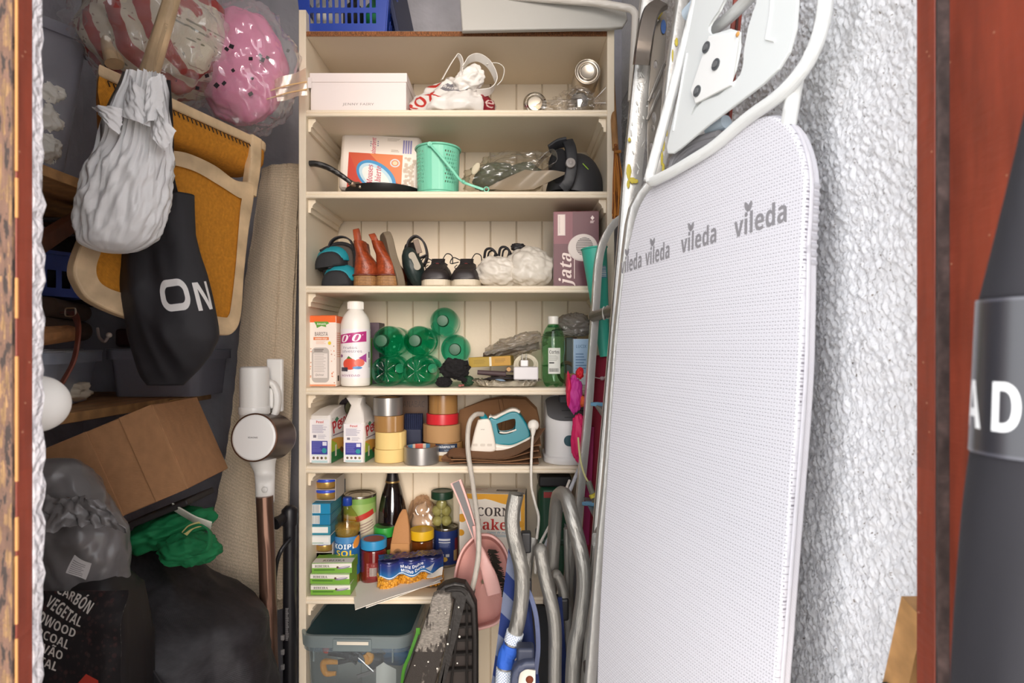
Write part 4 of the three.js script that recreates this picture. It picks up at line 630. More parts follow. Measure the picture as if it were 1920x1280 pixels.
{ // mint pot with punched holes
  const mint = std(0x79cbae, 0.4), t = thing('peg_basket', 'mint green plastic peg basket with punched side and a long swing handle', 'basket', [X(821, 1.575), ST[2] + 0.001, -1.58]);
  const R = 0.0565, H = 0.128, na = 200, ny = 52, pos = [], uvs = [], idx = [], W = na + 1;
  const rad = (y) => R * (0.965 + 0.06 * y / H);
  for (const o of [0, -0.0022]) for (let j = 0; j <= ny; j++) for (let i = 0; i <= na; i++) { const y = j / ny * H, a = i / na * TAU, r = rad(y) + o; pos.push(r * Math.sin(a), y, r * Math.cos(a)); uvs.push(i / na, j / ny); }
  const C = W * (ny + 1), gone = (i, j) => { const a = ((i + 0.5) / na * 360 + 180) % 360 - 180; const near = [46, -56, 150].some((c) => Math.abs(a - c) < 21); return near && j >= 11 && j < 47 && j % 4 < 2 && (i + (Math.floor(j / 4) % 2) * 2) % 4 < 2; };
  const F4 = (a, b, c, d) => { const k = pos.length / 3; for (const q of [a, b, c, d]) { pos.push(pos[q * 3], pos[q * 3 + 1], pos[q * 3 + 2]); uvs.push(0, 0); } idx.push(k, k + 1, k + 2, k, k + 2, k + 3); };
  for (let j = 0; j < ny; j++) for (let i = 0; i < na; i++) { if (gone(i, j)) continue; const a = j * W + i, b = a + 1, c = b + W, d = a + W; idx.push(a, b, c, a, c, d, a + C, c + C, b + C, a + C, d + C, c + C); for (const [x, y, p, q] of [[i - 1, j, d, a], [i + 1, j, b, c], [i, j - 1, a, b], [i, j + 1, c, d]]) if (gone(x, y)) F4(p, q, q + C, p + C); }
  add(t, 'body', finish(pos, uvs, idx, 30), mint);
  add(t, 'base_ring', lathe([[R * 0.7, 0], [R * 0.99, 0], [R * 1.0, 0.006], [R * 0.97, 0.01], [R * 0.7, 0.004]], 56), mint);
  const slats = []; for (let i = -5; i <= 5; i++) { const x = i * 0.0072, l = Math.sqrt(R * R * 0.92 - x * x) * 2; slats.push(box(0.003, 0.003, l, 0.0006, x, 0.004, 0)); } add(t, 'base_grid', merge(slats), mint);
  add(t, 'rim', new THREE.TorusGeometry(R * 1.03 + 0.001, 0.003, 8, 60).rotateX(90 * D).translate(0, H, 0), mint);
  const L = (x, y, d) => P(x, y, d).sub(t.position);
  add(t, 'handle', sweep([L(806, 270, 1.516), L(822, 288, 1.512), L(845, 315, 1.51), L(864, 338, 1.505), L(880, 346, 1.5), L(906, 355, 1.505)], rrect(0.0065, 0.0035, 0.0012), { side: [0.7, 0.7, 0], n: 36 }), mint);
  add(t, 'hinge', new THREE.CylinderGeometry(0.006, 0.006, 0.005, 18).rotateX(90 * D).translate(...L(806, 270, 1.517).toArray()), mint);
  add(t, 'handle_joint', new THREE.SphereGeometry(0.005, 14, 10).translate(...L(869, 341, 1.503).toArray()), mint);
  add(t, 'hook_ring', new THREE.TorusGeometry(0.006, 0.0017, 8, 20).translate(...L(912, 355, 1.507).toArray()), mint);
}
{
  const t = thing('clear_bag', 'clear plastic bag holding grey-green things between the mint basket and the helmet', 'plastic bag', [X(965, 1.6), ST[2] + 0.001, -1.6]);
  const L = (x, y, d) => P(x, y, d).sub(t.position).toArray();
  add(t, 'contents', merge(lump(0.062, 0.034, 0.05, 0.14, 2.4, { s: 2, flat: -0.03 }).rotateZ(0.35).translate(...L(925, 332, 1.63)), lump(0.05, 0.035, 0.05, 0.14, 2.4, { s: 6, flat: -0.03 }).translate(...L(985, 330, 1.63))), std(0x5e6658, 0.8));
  add(t, 'film', lump(0.122, 0.054, 0.075, 0.2, 3.2, { s: 12, w: 110, h: 80, flat: -0.05 }).rotateZ(0.12).translate(...L(960, 327, 1.6)), film(0xeeeae2, 0.07, 0.95));
  add(t, 'film_tip', sheet(16, 12, (u, v) => { const a = V(...L(lerp(905, 1000, u), 356, 1.53)), b = V(...L(lerp(985, 1066, u), lerp(318, 322, u), 1.5)); const q = a.lerp(b, v); q.z += 0.006 * Math.sin(u * 8 + v * 3); q.y = Math.max(q.y, 0.001); return q; }, 0.0005), film(0xd9cbb6, 0.2, 0.6));
  add(t, 'paper_disc', new THREE.SphereGeometry(0.015, 24, 14).scale(0.6, 1.15, 0.3).rotateZ(-0.5).translate(...L(892, 316, 1.545)), std(0xc9bfa6, 0.7), 'pale oval disc');
  add(t, 'film_loop', sweep([V(...L(1000, 322, 1.52)), V(...L(1015, 300, 1.51)), V(...L(1035, 285, 1.51)), V(...L(1042, 305, 1.52)), V(...L(1015, 325, 1.53))], rect(0.03, 0.001), { side: [0, 0.2, 1], n: 30 }), film(0xf4f0ea, 0.08, 0.9));
}
{
  const t = thing('bike_helmet', 'black cycling helmet with grey ear button and a thin green dash', 'helmet', [X(1076, 1.6), ST[2] + 0.001, -1.6]);
  const k = std(0x2b2c30, 0.55), R = [0.062, 0.118, 0.085];
  const arc = (a0, a1) => new THREE.SphereGeometry(1, 48, 36, a0, a1, 0, Math.PI).scale(R[0], R[1], R[2]);
  const dome = new THREE.SphereGeometry(1, 60, 40, 0, TAU, 0, Math.PI / 2 + 0.02).scale(0.078, 0.118, 0.085);
  add(t, 'shell', dome.rotateZ(-0.14).translate(0.0, 0.006, 0), k);
  const L = (x, y, d) => P(x, y, d).sub(t.position);
  add(t, 'front_ridge', sweep([L(1064, 264, 1.53), L(1070, 280, 1.515), L(1072, 310, 1.505), L(1066, 340, 1.505), L(1054, 354, 1.51)], rrect(0.03, 0.01, 0.004), { side: [1, 0, 0], n: 30 }), std(0x1f2024, 0.5));
  add(t, 'visor', sweep([L(1030, 280, 1.53), L(1045, 270, 1.53), L(1062, 266, 1.53)], rrect(0.03, 0.008, 0.003), { side: [0, 0.6, 1], n: 14 }), std(0x232428, 0.6));
  add(t, 'padding', lump(0.03, 0.045, 0.03, 0.06, 2, { soft: 1 }).translate(...L(1050, 312, 1.54).toArray()), std(0x17171a, 0.95));
  add(t, 'ear_button', lathe([[0, 0.004], [0.004, 0.004], [0.006, 0.001], [0.011, 0.002], [0.0125, 0], [0.0125, -0.008]], 28).rotateX(90 * D).translate(...L(1070, 305, 1.492).toArray()), std(0x8d8783, 0.4));
  add(t, 'green_dash', box(0.022, 0.0022, 0.0012, 0.0004).rotateZ(-0.62).rotateY(0.5).translate(...L(1098, 312, 1.527).toArray()), std(0x9ac23a, 0.4));
  add(t, 'vent', box(0.0035, 0.024, 0.002, 0.001).rotateZ(-0.25).rotateY(0.4).translate(...L(1102, 344, 1.527).toArray()), std(0x0f0f11, 0.8));
}
// ------------------------------------------------------------------ third shelf: shoes
const Y3 = ST[3] + 0.001;
function shoeShell(Ln, sec, n = 30) {                        // sec: rows [z 0..1, x, y0, half width, height, squareness], toe at z = 0
  return loft(rings(sec.map(([z, x, y, w, h]) => [x, y, z, w, h]), n).map(({ c, rx, rz }) => Array.from({ length: 28 }, (_, j) => { const a = j / 28 * TAU, cx = Math.cos(a), s = Math.sin(a); return V(c[0] + rx * Math.sign(cx) * Math.abs(cx) ** 0.8, c[1] + (s > 0 ? rz * s ** 0.9 : 0.0), -c[2] * Ln); })));
}
function footOutline(L, W) { return soft([[0, 0], [W * 0.36, 0.025 * L], [W * 0.5, 0.16 * L], [W * 0.5, 0.32 * L], [W * 0.36, 0.58 * L], [W * 0.38, 0.85 * L], [W * 0.25, 0.98 * L], [0, L], [-W * 0.25, 0.98 * L], [-W * 0.36, 0.85 * L], [-W * 0.38, 0.6 * L], [-W * 0.48, 0.32 * L], [-W * 0.46, 0.14 * L], [-W * 0.3, 0.025 * L], [0, 0]], 4).slice(0, -1); }
{ // black sneakers, toes to the front
  const blk = std(0x242021, 0.6, 0, { bumpMap: rep(GRAIN, 3), bumpScale: 0.0004 }), wht = std(0xcfc4ae, 0.6);
  const mk = (label, px) => {
    const t = thing('sneaker', label, 'shoe', [X(px, 1.52), Y3, -1.512], 'black lace-up sneakers');
    add(t, 'sole', ext(footOutline(0.235, 0.08).map(([a, b]) => [a, b]), 0.019, { bevel: 0.003, seg: 2 }).rotateX(-90 * D), wht);
    add(t, 'upper', shoeShell(0.23, [[0.015, 0, 0.015, 0.012, 0.012], [0.04, 0, 0.015, 0.027, 0.024], [0.14, 0, 0.015, 0.0365, 0.038], [0.3, 0, 0.015, 0.0375, 0.05], [0.45, 0, 0.015, 0.033, 0.062], [0.6, 0, 0.015, 0.03, 0.062], [0.85, 0, 0.015, 0.031, 0.062], [0.97, 0, 0.015, 0.024, 0.058], [0.99, 0, 0.015, 0.006, 0.04]]), blk);
    add(t, 'toe_cap', shoeShell(0.23, [[0.0, 0, 0.0165, 0.01, 0.004], [0.022, 0, 0.0165, 0.0275, 0.02], [0.08, 0, 0.0165, 0.0355, 0.029], [0.12, 0, 0.0165, 0.037, 0.031], [0.125, 0, 0.0165, 0.03, 0.02]]), std(0x2d2829, 0.45));
    const st = []; for (const s of [-0.5, -0.18, 0.18, 0.5]) st.push(tube([V(s * 0.035, 0.04, -0.016), V(s * 0.055, 0.052, -0.04), V(s * 0.05, 0.063, -0.075)], 0.0012, 12, 6)); add(t, 'seam', merge(st), std(0x3d3536, 0.6));
    add(t, 'tongue', sheet(8, 8, (u, v) => V((u - 0.5) * 0.036, 0.06 + v * 0.022, -0.078 - v * 0.02 - 0.01 * (u - 0.5) ** 2), 0.004), blk);
    add(t, 'red_tab', box(0.009, 0.005, 0.0015, 0.0005, 0, 0.0665, -0.074), std(0x9d3c3c, 0.6), 'small red tab');
    add(t, 'lace', merge([0, 1, 2, 3].map((i) => tube([V(-0.022, 0.058 + i * 0.004, -0.07 - i * 0.016), V(0, 0.07 + i * 0.004, -0.07 - i * 0.016), V(0.022, 0.058 + i * 0.004, -0.078 - i * 0.016)], 0.0016, 10, 6)), tube([V(-0.012, 0.074, -0.075), V(-0.034, 0.082, -0.07), V(-0.042, 0.066, -0.066), V(-0.02, 0.07, -0.07)], 0.0014, 20, 6), tube([V(0.012, 0.074, -0.075), V(0.025, 0.092, -0.07), V(0.04, 0.086, -0.066), V(0.042, 0.064, -0.066)], 0.0014, 20, 6)), std(0x1b181a, 0.8));
    return t;
  };
  const a = mk('left black lace-up sneaker with an off-white sole beside the sandals', 814);
  copy(a, 'right black lace-up sneaker with an off-white sole beside the white bag', [X(870.5, 1.52), Y3, -1.512]);
}
{ // brown boots, heels to the front
  const lea = std(0xa84f2d, 0.38, 0, { map: rep(field(128, (u, v) => { const a = 0.85 + 0.25 * tiled(u, v, 61, 1.6, 4); return [a, a * 0.95, a * 0.9]; }, true), 1, 1), bumpMap: rep(GRAIN, 3), bumpScale: 0.0005 }), tan = wood(0xa87d4e, 20), dk = std(0x6b2c1c, 0.5);
  const mk = (label, px, lean, hh) => {
    const t = thing('ankle_boot', label, 'boot', [X(px, 1.53), Y3, -1.525], 'brown leather ankle boots');
    add(t, 'heel', ext(rrect(0.06, 0.06, 0.022, 6).map(([a, b]) => [a, b]), 0.026, { bevel: 0.002 }).rotateX(-90 * D).translate(0, 0, -0.014), tan);
    add(t, 'sole', ext(footOutline(0.2, 0.085).map(([a, b]) => [a, 0.215 - b]), 0.012, { bevel: 0.002 }).rotateX(-90 * D).translate(0, 0.012, 0.01), tan);
    add(t, 'welt', sweep(rrect(0.063, 0.062, 0.023, 6).map(([a, b]) => V(a, 0.028, b - 0.014)), circ(0.0022, 6), { closed: true, straight: true, side: [0, 1, 0] }), dk);
    const s = lean;
    add(t, 'shaft', loft(rings([[0, 0.026, -0.016, 0.0305, 0.031], [0, 0.05, -0.016, 0.03, 0.033], [s * 0.2, 0.07, -0.018, 0.024, 0.034], [s * 0.45, 0.087, -0.022, 0.018, 0.036], [s * 0.7, 0.105, -0.024, 0.0165, 0.036], [s * 0.85, 0.118, -0.026, 0.0155, 0.034]], 26), { seg: 40, closedTop: false, rough: (p) => { p.x += 0.002 * fbm(p.x * 30, p.y * 30, p.z * 30, 3); } }), lea);
    add(t, 'vamp', shoeShell(0.2, [[0.2, 0, 0.022, 0.026, 0.06], [0.5, 0, 0.022, 0.033, 0.045], [0.8, 0, 0.022, 0.032, 0.03], [1.0, 0, 0.022, 0.016, 0.016], [1.03, 0, 0.022, 0.004, 0.006]]), lea);
    add(t, 'pull_loop', sweep([V(s * 0.8, 0.1, -0.004), V(s, 0.125, -0.006), V(s * 1.2, hh, -0.012), V(s * 1.18, hh - 0.004, -0.022), V(s, 0.12, -0.024)], rrect(0.016, 0.003, 0.0012), { side: [1, 0.2, 0], n: 30 }), lea);
    add(t, 'elastic', loft(rings([[s * 0.5 + 0.012, 0.07, -0.03, 0.006, 0.02], [s * 0.7 + 0.013, 0.098, -0.034, 0.006, 0.022], [s * 0.8 + 0.013, 0.115, -0.036, 0.005, 0.02]], 10), { seg: 20 }), dk, 'dark side panel');
    return t;
  };
  mk('left brown leather ankle boot with tan heel next to the teal sandals', 685, -0.022, 0.148);
  mk('right brown leather ankle boot with tan heel, tipped towards the dark clogs', 727, -0.036, 0.136);
}
{ // teal sandals on the left
  const bl = std(0x232427, 0.75), teal = std(0x1f8f9e, 0.6, 0, { bumpMap: rep(WEAVE, 4), bumpScale: 0.0004 });
  const mk = (label, px, y, rz, tall) => {
    const t = thing('trekking_sandal', label, 'sandal', [X(px, 1.54), Y3 + y, -1.515], 'teal trekking sandals'), g = (q) => q.rotateZ(rz);
    add(t, 'sole', g(ext(footOutline(0.23, 0.088).map(([a, b]) => [a, b]), 0.024, { bevel: 0.004 }).rotateX(-90 * D)), bl);
    add(t, 'toe_bumper', g(shoeShell(0.23, [[-0.02, 0, 0, 0.01, 0.02], [0.0, 0, 0, 0.032, 0.036], [0.06, 0, 0, 0.04, 0.042], [0.09, 0, 0, 0.036, 0.03]])), bl);
    add(t, 'upper', g(shoeShell(0.23, [[0.03, 0.004, 0.015, 0.03, 0.028], [0.12, 0.004, 0.015, 0.043, 0.042], [0.3, 0.003, 0.015, 0.044, 0.05], [0.42, 0, 0.015, 0.036, 0.046], [0.44, 0, 0.015, 0.02, 0.02]])), teal);
    add(t, 'cord', g(tube([V(-0.02, 0.046, -0.01), V(0.0, 0.058, -0.03), V(0.02, 0.052, -0.05), V(-0.01, 0.066, -0.07)], 0.003, 20, 8)), bl);
    return t;
  };
  mk('lower teal and black trekking sandal at the left end of the shoe shelf', 634, 0, 0, 0);
  const b = mk('upper teal and black trekking sandal lying on its pair at the left end', 622, 0.0505, 0.12, 0); b.position.x = X(623, 1.56); b.position.z = -1.53;
  const c = thing('black_sandal', 'black sandal standing behind the teal pair with its strap in the air', 'sandal', [X(652, 1.64), Y3 + 0.001, -1.64]);
  const L = (x, y, d) => P(x, y, d).sub(c.position);
  add(c, 'footbed', ext(soft([[-0.035, 0.01], [-0.04, 0.06], [-0.03, 0.1], [0, 0.112], [0.03, 0.1], [0.036, 0.06], [0.03, 0.005], [-0.035, 0.01]], 6).slice(0, -1), 0.03, { bevel: 0.006, seg: 3 }).translate(0, 0, 0.05), std(0x4a403a, 0.85));
  add(c, 'rim', sweep(soft([[-0.037, 0.008], [-0.043, 0.06], [-0.032, 0.104], [0, 0.117], [0.032, 0.104], [0.039, 0.06], [0.032, 0.003]], 6).map(([a, b]) => V(a, b, 0.07)), circ(0.005, 8), { straight: true }), std(0x1f1d1f, 0.7));
  add(c, 'strap', sweep([L(622, 480, 1.56), L(618, 462, 1.56), L(626, 449, 1.56), L(642, 444, 1.56), L(656, 450, 1.56), L(664, 466, 1.57)], rrect(0.02, 0.004, 0.0015), { side: [0, 0, 1], n: 36 }), std(0x252124, 0.7));
}
{ // clogs and buckled sandal behind the boots
  const t = thing('clog', 'dark green-black clog leaning on edge beside the right boot', 'shoe', [X(768, 1.58), Y3, -1.58]);
  add(t, 'sole', ext(footOutline(0.16, 0.075).map(([a, b]) => [a, b]), 0.02, { bevel: 0.003 }).rotateY(-62 * D).rotateZ(14 * D).translate(-0.012, -0.012, 0.03), std(0x6f6250, 0.7));
  add(t, 'upper', lump(0.026, 0.055, 0.045, 0.05, 1.5, { soft: 1 }).rotateZ(0.3).translate(0.012, 0.055, 0.01), std(0x23302f, 0.5));
  add(t, 'footbed', ext(rrect(0.018, 0.05, 0.008), 0.003).rotateZ(0.45).translate(0.022, 0.065, 0.05), std(0xa39c8e, 0.7));
  const p = thing('slipper_sole', 'pale grey insole standing behind the brown boots', 'insole', [X(744, 1.66), Y3, -1.665]);
  add(p, 'insole', ext(footOutline(0.125, 0.07).map(([a, b]) => [a, b]), 0.006, { bevel: 0.002 }).rotateZ(26 * D).translate(0.012, -0.004, 0), std(0xa99a8a, 0.85));
  add(p, 'lining', ext(footOutline(0.11, 0.055).map(([a, b]) => [a, b + 0.006]), 0.002, { bevel: 0.0008 }).rotateZ(26 * D).translate(0.012, -0.003, 0.006), std(0xbbaea0, 0.95));
  const s = thing('buckle_sandal', 'black strappy sandal with a taupe buckle standing behind the left sneaker', 'sandal', [X(782, 1.63), Y3, -1.63]), L = (x, y, d) => P(x, y, d).sub(s.position), k = std(0x221e21, 0.6);
  add(s, 'sole', ext(footOutline(0.13, 0.06).map(([a, b]) => [a, b]), 0.014, { bevel: 0.003 }).rotateY(-30 * D).rotateZ(6 * D), k);
  add(s, 'strap', sweep([L(765, 478, 1.59), L(766, 455, 1.585), L(780, 443, 1.585), L(795, 455, 1.585), L(801, 480, 1.59), L(794, 500, 1.6)], rrect(0.026, 0.005, 0.002), { side: [0, 0, 1], n: 30 }), k);
  add(s, 'buckle', box(0.015, 0.038, 0.004, 0.0015).rotateZ(0.3).translate(...L(783, 462, 1.57).toArray()), std(0x7a6658, 0.5));
  add(s, 'strap', sweep([L(768, 492, 1.585), L(784, 485, 1.575), L(800, 478, 1.58)], rrect(0.018, 0.004, 0.0015), { side: [0, 0, 1], n: 14 }), k);
}
{ // white bag with shoes in it
  const d = 1.58, t = thing('shoe_bag', 'white crumpled plastic bag with black straps showing above it on the shoe shelf', 'plastic bag', [X(968, d), Y3, -d]);
  const m = phys(0xe9e2d6, 0.42, { transmission: 0.2, thickness: 0 });
  const L = (x, y, q) => P(x, y, q).sub(t.position);
  add(t, 'bag', merge(lump(0.062, 0.044, 0.06, 0.11, 2.7, { s: 3, flat: -0.04, w: 90, h: 60 }).translate(-0.05, 0.041, 0), lump(0.066, 0.058, 0.065, 0.11, 2.6, { s: 17, flat: -0.052, w: 90, h: 60 }).translate(0.035, 0.053, 0)), m);
  const k = std(0x1f1d20, 0.5);
  for (const [a, b, c] of [[908, 466, 929], [935, 463, 955]]) add(t, 'strap', tube([L(a, 484, 1.59), L(a + 3, b + 3, 1.585), L((a + c) / 2 + 2, b, 1.58), L(c, b + 8, 1.585), L(c - 3, 484, 1.59)], 0.0035, 24, 8), k);
  for (const [a, b, c] of [[914, 470, 932], [941, 467, 958]]) add(t, 'strap', tube([L(a, 486, 1.6), L(a + 3, b + 3, 1.595), L((a + c) / 2 + 2, b, 1.59), L(c, b + 8, 1.595), L(c - 2, 486, 1.6)], 0.0025, 24, 8), k);
  add(t, 'dark_heel', lump(0.02, 0.012, 0.014, 0.2, 2.5).translate(...L(972, 464, 1.6).toArray()), k);
}
{ // heater box
  const pm = canvas(512, 768, (g, w, h) => {
    g.fillStyle = '#5c1024'; g.fillRect(0, 0, w, h); g.fillStyle = '#7c3340'; g.fillRect(0, 0, 215, 330); g.fillRect(0, 0, 215, h * 0.42);
    g.fillStyle = '#c9b3ae'; g.fillRect(45, 25, 88, 220); g.fillStyle = '#e3d2c8'; g.fillRect(52, 32, 74, 206); lines(g, 62, 45, 12, 180, 16, '#a08d88', 0.5);
    txt(g, 'jata', 135, 590, 190, '#ead6ce', { italic: true, bold: true, rot: -Math.PI / 2, font: 'serif', sx: 0.9 }); g.fillStyle = '#ead6ce'; g.fillRect(232, 480, 8, 210);
    g.save(); g.translate(330, 370); g.fillStyle = '#cbbcb4'; g.beginPath(); g.ellipse(0, 0, 168, 140, -0.1, 0, TAU); g.fill(); g.fillStyle = '#d9ccc4'; g.beginPath(); g.ellipse(0, -5, 158, 130, -0.1, 0, TAU); g.fill(); g.fillStyle = '#6d605c'; g.beginPath(); g.arc(20, -10, 96, 0, TAU); g.fill(); g.strokeStyle = '#cfc3bb'; g.lineWidth = 7; for (let i = -5; i <= 5; i++) { const q = Math.sqrt(Math.max(0, 94 * 94 - (i * 17) ** 2)); g.beginPath(); g.moveTo(20 - q, -10 + i * 17); g.lineTo(20 + q, -10 + i * 17); g.stroke(); } g.restore();
    g.strokeStyle = '#c9aaa8'; g.lineWidth = 8; g.beginPath(); g.arc(440, 660, 48, 0, TAU); g.stroke(); g.fillStyle = '#b58d90'; g.beginPath(); g.arc(440, 660, 36, 0, TAU); g.fill();
    g.fillStyle = '#e8d6d0'; g.beginPath(); g.moveTo(440, 40); g.lineTo(462, 66); g.lineTo(440, 92); g.lineTo(418, 66); g.fill(); lines(g, 415, 96, 52, 28, 3, '#e8d6d0', 0.5);
  });
  const d = 1.53, t = thing('heater_box', 'maroon fan heater carton at the right end of the shoe shelf', 'box', [X(1085, d), Y3, -d - 0.09]);
  const w = 0.118, h = (535 - 394) / F * d, z = 0.17;
  add(t, 'carton', box(w, h, z, 0.0015, 0, h / 2, 0), std(0x8d7f7c, 0.6));
  const [g, m] = panel(w - 0.001, h - 0.001, pm, 0.4); add(t, 'printed_front', g.translate(0, h / 2, z / 2 + 0.0003), m);
  const [g2] = panel(z - 0.002, h - 0.002, pm, 0.5); add(t, 'grey_side', g2.rotateY(-90 * D).translate(-w / 2 - 0.0003, h / 2, 0), std(0x8a7f7c, 0.6));
  add(t, 'top_flap', box(w - 0.002, 0.0012, z - 0.002, 0.0004, 0, h + 0.0004, 0), std(0x6f2233, 0.5));
  t.rotation.y = -4 * D;
}

// ------------------------------------------------------------------ fourth shelf
const Y4 = ST[4] + 0.001, white = std(0xe9e5de, 0.4);
function carton(name, label, cat, pos, w, h, d, m, fronts, ry = 0, grp) {     // a box with printed sides: fronts = { front, right, left, top: texture }
  const t = thing(name, label, cat, pos, grp, ry);
  add(t, 'carton', box(w, h, d, 0.0015, 0, h / 2, 0), m);
  for (const [k, tex] of Object.entries(fronts)) { const [g, pm] = panel(k === 'right' || k === 'left' ? d - 0.002 : w - 0.002, k === 'top' ? d - 0.002 : h - 0.002, tex, 0.4); if (k === 'front') g.translate(0, h / 2, d / 2 + 0.0002); if (k === 'right') g.rotateY(90 * D).translate(w / 2 + 0.0002, h / 2, 0); if (k === 'left') g.rotateY(-90 * D).translate(-w / 2 - 0.0002, h / 2, 0); if (k === 'top') g.rotateX(-90 * D).translate(0, h + 0.0002, 0); add(t, 'printed_' + k, g, pm); }
  return t;
}
{
  const fr = canvas(256, 600, (g, w, h) => {
    g.fillStyle = '#f0e4da'; g.fillRect(0, 0, w, h); g.fillStyle = '#ee6c2e'; g.fillRect(0, 0, w, 52); g.fillStyle = '#5f9e3e'; g.beginPath(); g.moveTo(50, 45); g.lineTo(180, 45); g.lineTo(195, 60); g.lineTo(165, 72); g.lineTo(165, 92); g.lineTo(120, 82); g.lineTo(78, 100); g.lineTo(70, 75); g.fill(); txt(g, 'Amazic', 122, 65, 26, '#e6ead6', { bold: true });
    txt(g, 'BARISTA', 118, 152, 46, '#8a7f7a', { sx: 0.68, bold: true }); g.fillStyle = '#dd8152'; g.fillRect(45, 178, 146, 26); txt(g, 'AVENA·SOJA', 118, 192, 19, '#f6e4d6', { bold: true, sx: 1.05 }); lines(g, 70, 214, 100, 28, 3, '#e9b79c', 0.4); g.fillStyle = '#e2c534'; g.beginPath(); g.arc(198, 230, 15, 0, TAU); g.fill();
    g.fillStyle = '#b9b1ab'; g.beginPath(); g.roundRect(28, 268, 166, 300, 40); g.fill(); g.fillStyle = '#e2d9d3'; g.fillRect(44, 318, 134, 210); lines(g, 52, 326, 118, 160, 11, '#bdb3ad', 0.35); lines(g, 52, 280, 110, 28, 2, '#7d7570', 0.6); txt(g, 'Quinoa', 100, 502, 24, '#6d6560', { italic: true });
    for (let i = 0; i < 26; i++) { g.fillStyle = ['#d97a52', '#c99c86', '#e0a58a'][i % 3]; g.beginPath(); g.arc(i % 2 ? rr(4, 26) : rr(205, 250), rr(250, 580), rr(3, 7), 0, TAU); g.fill(); } g.fillStyle = '#e7986f'; g.fillRect(0, 584, w, 16);
  });
  const sd = canvas(128, 300, (g, w, h) => { g.fillStyle = '#ecdccf'; g.fillRect(0, 0, w, h); g.fillStyle = '#e8682c'; g.fillRect(0, 0, w, 28); lines(g, 12, 70, 100, 110, 12, '#d99a78', 0.4); g.fillStyle = '#443c3a'; g.fillRect(20, 255, 24, 24); g.strokeStyle = '#e08a62'; g.lineWidth = 4; g.beginPath(); g.arc(90, 190, 14, 0, TAU); g.stroke(); });
  const d = 1.53, t = carton('drink_carton', 'orange and white oat drink carton with a green badge at the shelf end', 'carton', [X(604, d), Y4, -d - 0.036], 0.072, Y(592, d) - Y4, 0.07, std(0xe9dccf, 0.5), { front: fr, right: sd });
  const h = Y(592, d) - Y4; add(t, 'orange_top', box(0.0725, 0.012, 0.0705, 0.003, 0, h - 0.005, 0), std(0xe8682c, 0.45)); add(t, 'folded_ear', box(0.04, 0.002, 0.012, 0.0008, 0.014, h + 0.001, 0.022), std(0xe8682c, 0.45));
}
{
  const lb = canvas(1024, 768, (g, w, h) => {
    g.fillStyle = '#e9e4e6'; g.fillRect(0, 0, w, h);
    g.save(); g.translate(w * 0.5, -40); g.scale(1.22, 1.05);
    g.fillStyle = '#b5357c'; g.beginPath(); g.moveTo(-150, 130); g.lineTo(140, 70); g.lineTo(140, 225); g.lineTo(-150, 260); g.fill();
    txt(g, '0', -85, 185, 150, '#f3e8ee', { italic: true, bold: true, font: 'serif' }); txt(g, "'", -30, 160, 80, '#f3e8ee', { italic: true }); txt(g, '0', 30, 170, 150, '#f3e8ee', { italic: true, bold: true, font: 'serif' }); txt(g, "'", 88, 146, 80, '#f3e8ee', { italic: true });
    txt(g, 'Frutos', -22, 318, 50, '#7d6f86'); txt(g, 'silvestres', -5, 372, 50, '#7d6f86', { sx: 0.95 });
    g.fillStyle = '#8a5a86'; g.beginPath(); g.arc(-120, 440, 24, 0, TAU); g.fill(); g.fillStyle = '#a64a94'; g.beginPath(); g.moveTo(140, 400); g.lineTo(140, 540); g.lineTo(60, 470); g.fill();
    g.fillStyle = '#d8503c'; g.beginPath(); g.ellipse(-20, 560, 70, 84, 0, 0, TAU); g.fill(); g.fillStyle = '#e0705e'; g.beginPath(); g.ellipse(70, 540, 48, 56, 0, 0, TAU); g.fill(); g.fillStyle = '#4d7a3c'; g.beginPath(); g.moveTo(-50, 480); g.lineTo(-30, 440); g.lineTo(5, 482); g.fill(); g.fillStyle = '#3d3a48'; for (let i = 0; i < 12; i++) { g.beginPath(); g.arc(-110 + (i % 4) * 20, 620 + Math.floor(i / 4) * 18, 13, 0, TAU); g.fill(); } g.fillStyle = '#5c8fc4'; g.beginPath(); g.ellipse(50, 615, 44, 22, 0, 0, TAU); g.fill();
    txt(g, 'NOVEDAD', -20, 730, 40, '#a7809c', { bold: true }); g.fillStyle = '#4a4450'; g.fillRect(170, 380, 18, 90); lines(g, 165, 500, 60, 120, 10, '#8d8790', 0.4);
    g.restore();
  });
  const d = 1.545, t = thing('yogurt_bottle', 'tall white drinking yogurt bottle with a magenta band and berry picture', 'bottle', [X(663, d), Y4, -d - 0.02]);
  const H = Y(564, d) - Y4, r = 0.0382;
  add(t, 'bottle', lathe(soft([[0, 0], [r * 0.85, 0], [r * 0.985, 0.006], [r, 0.02], [r, H * 0.68]], 5).concat(soft([[r, H * 0.68], [r * 0.96, H * 0.76], [r * 0.8, H * 0.83], [r * 0.56, H * 0.885], [r * 0.5, H * 0.9]], 6)), 64), white);
  const lab = new THREE.CylinderGeometry(r + 0.0004, r + 0.0004, H * 0.68 - 0.024, 64, 1, true); lab.translate(0, 0.022 + (H * 0.68 - 0.024) / 2, 0).rotateY(Math.PI);
  add(t, 'label', lab, std(0xffffff, 0.4, 0, { map: lb }));
  add(t, 'cap', lathe([[0, H], [r * 0.5, H], [r * 0.54, H - 0.002], [r * 0.54, H - 0.021], [r * 0.5, H - 0.022]], 44), std(0xf0ede8, 0.4));
  const ribs = []; for (let i = 0; i < 40; i++) ribs.push(box(0.0009, 0.018, 0.0009, 0.0003).translate(0, H - 0.0115, r * 0.54).rotateY(i / 40 * TAU)); add(t, 'cap_ribs', merge(ribs), std(0xf0ede8, 0.4));
}
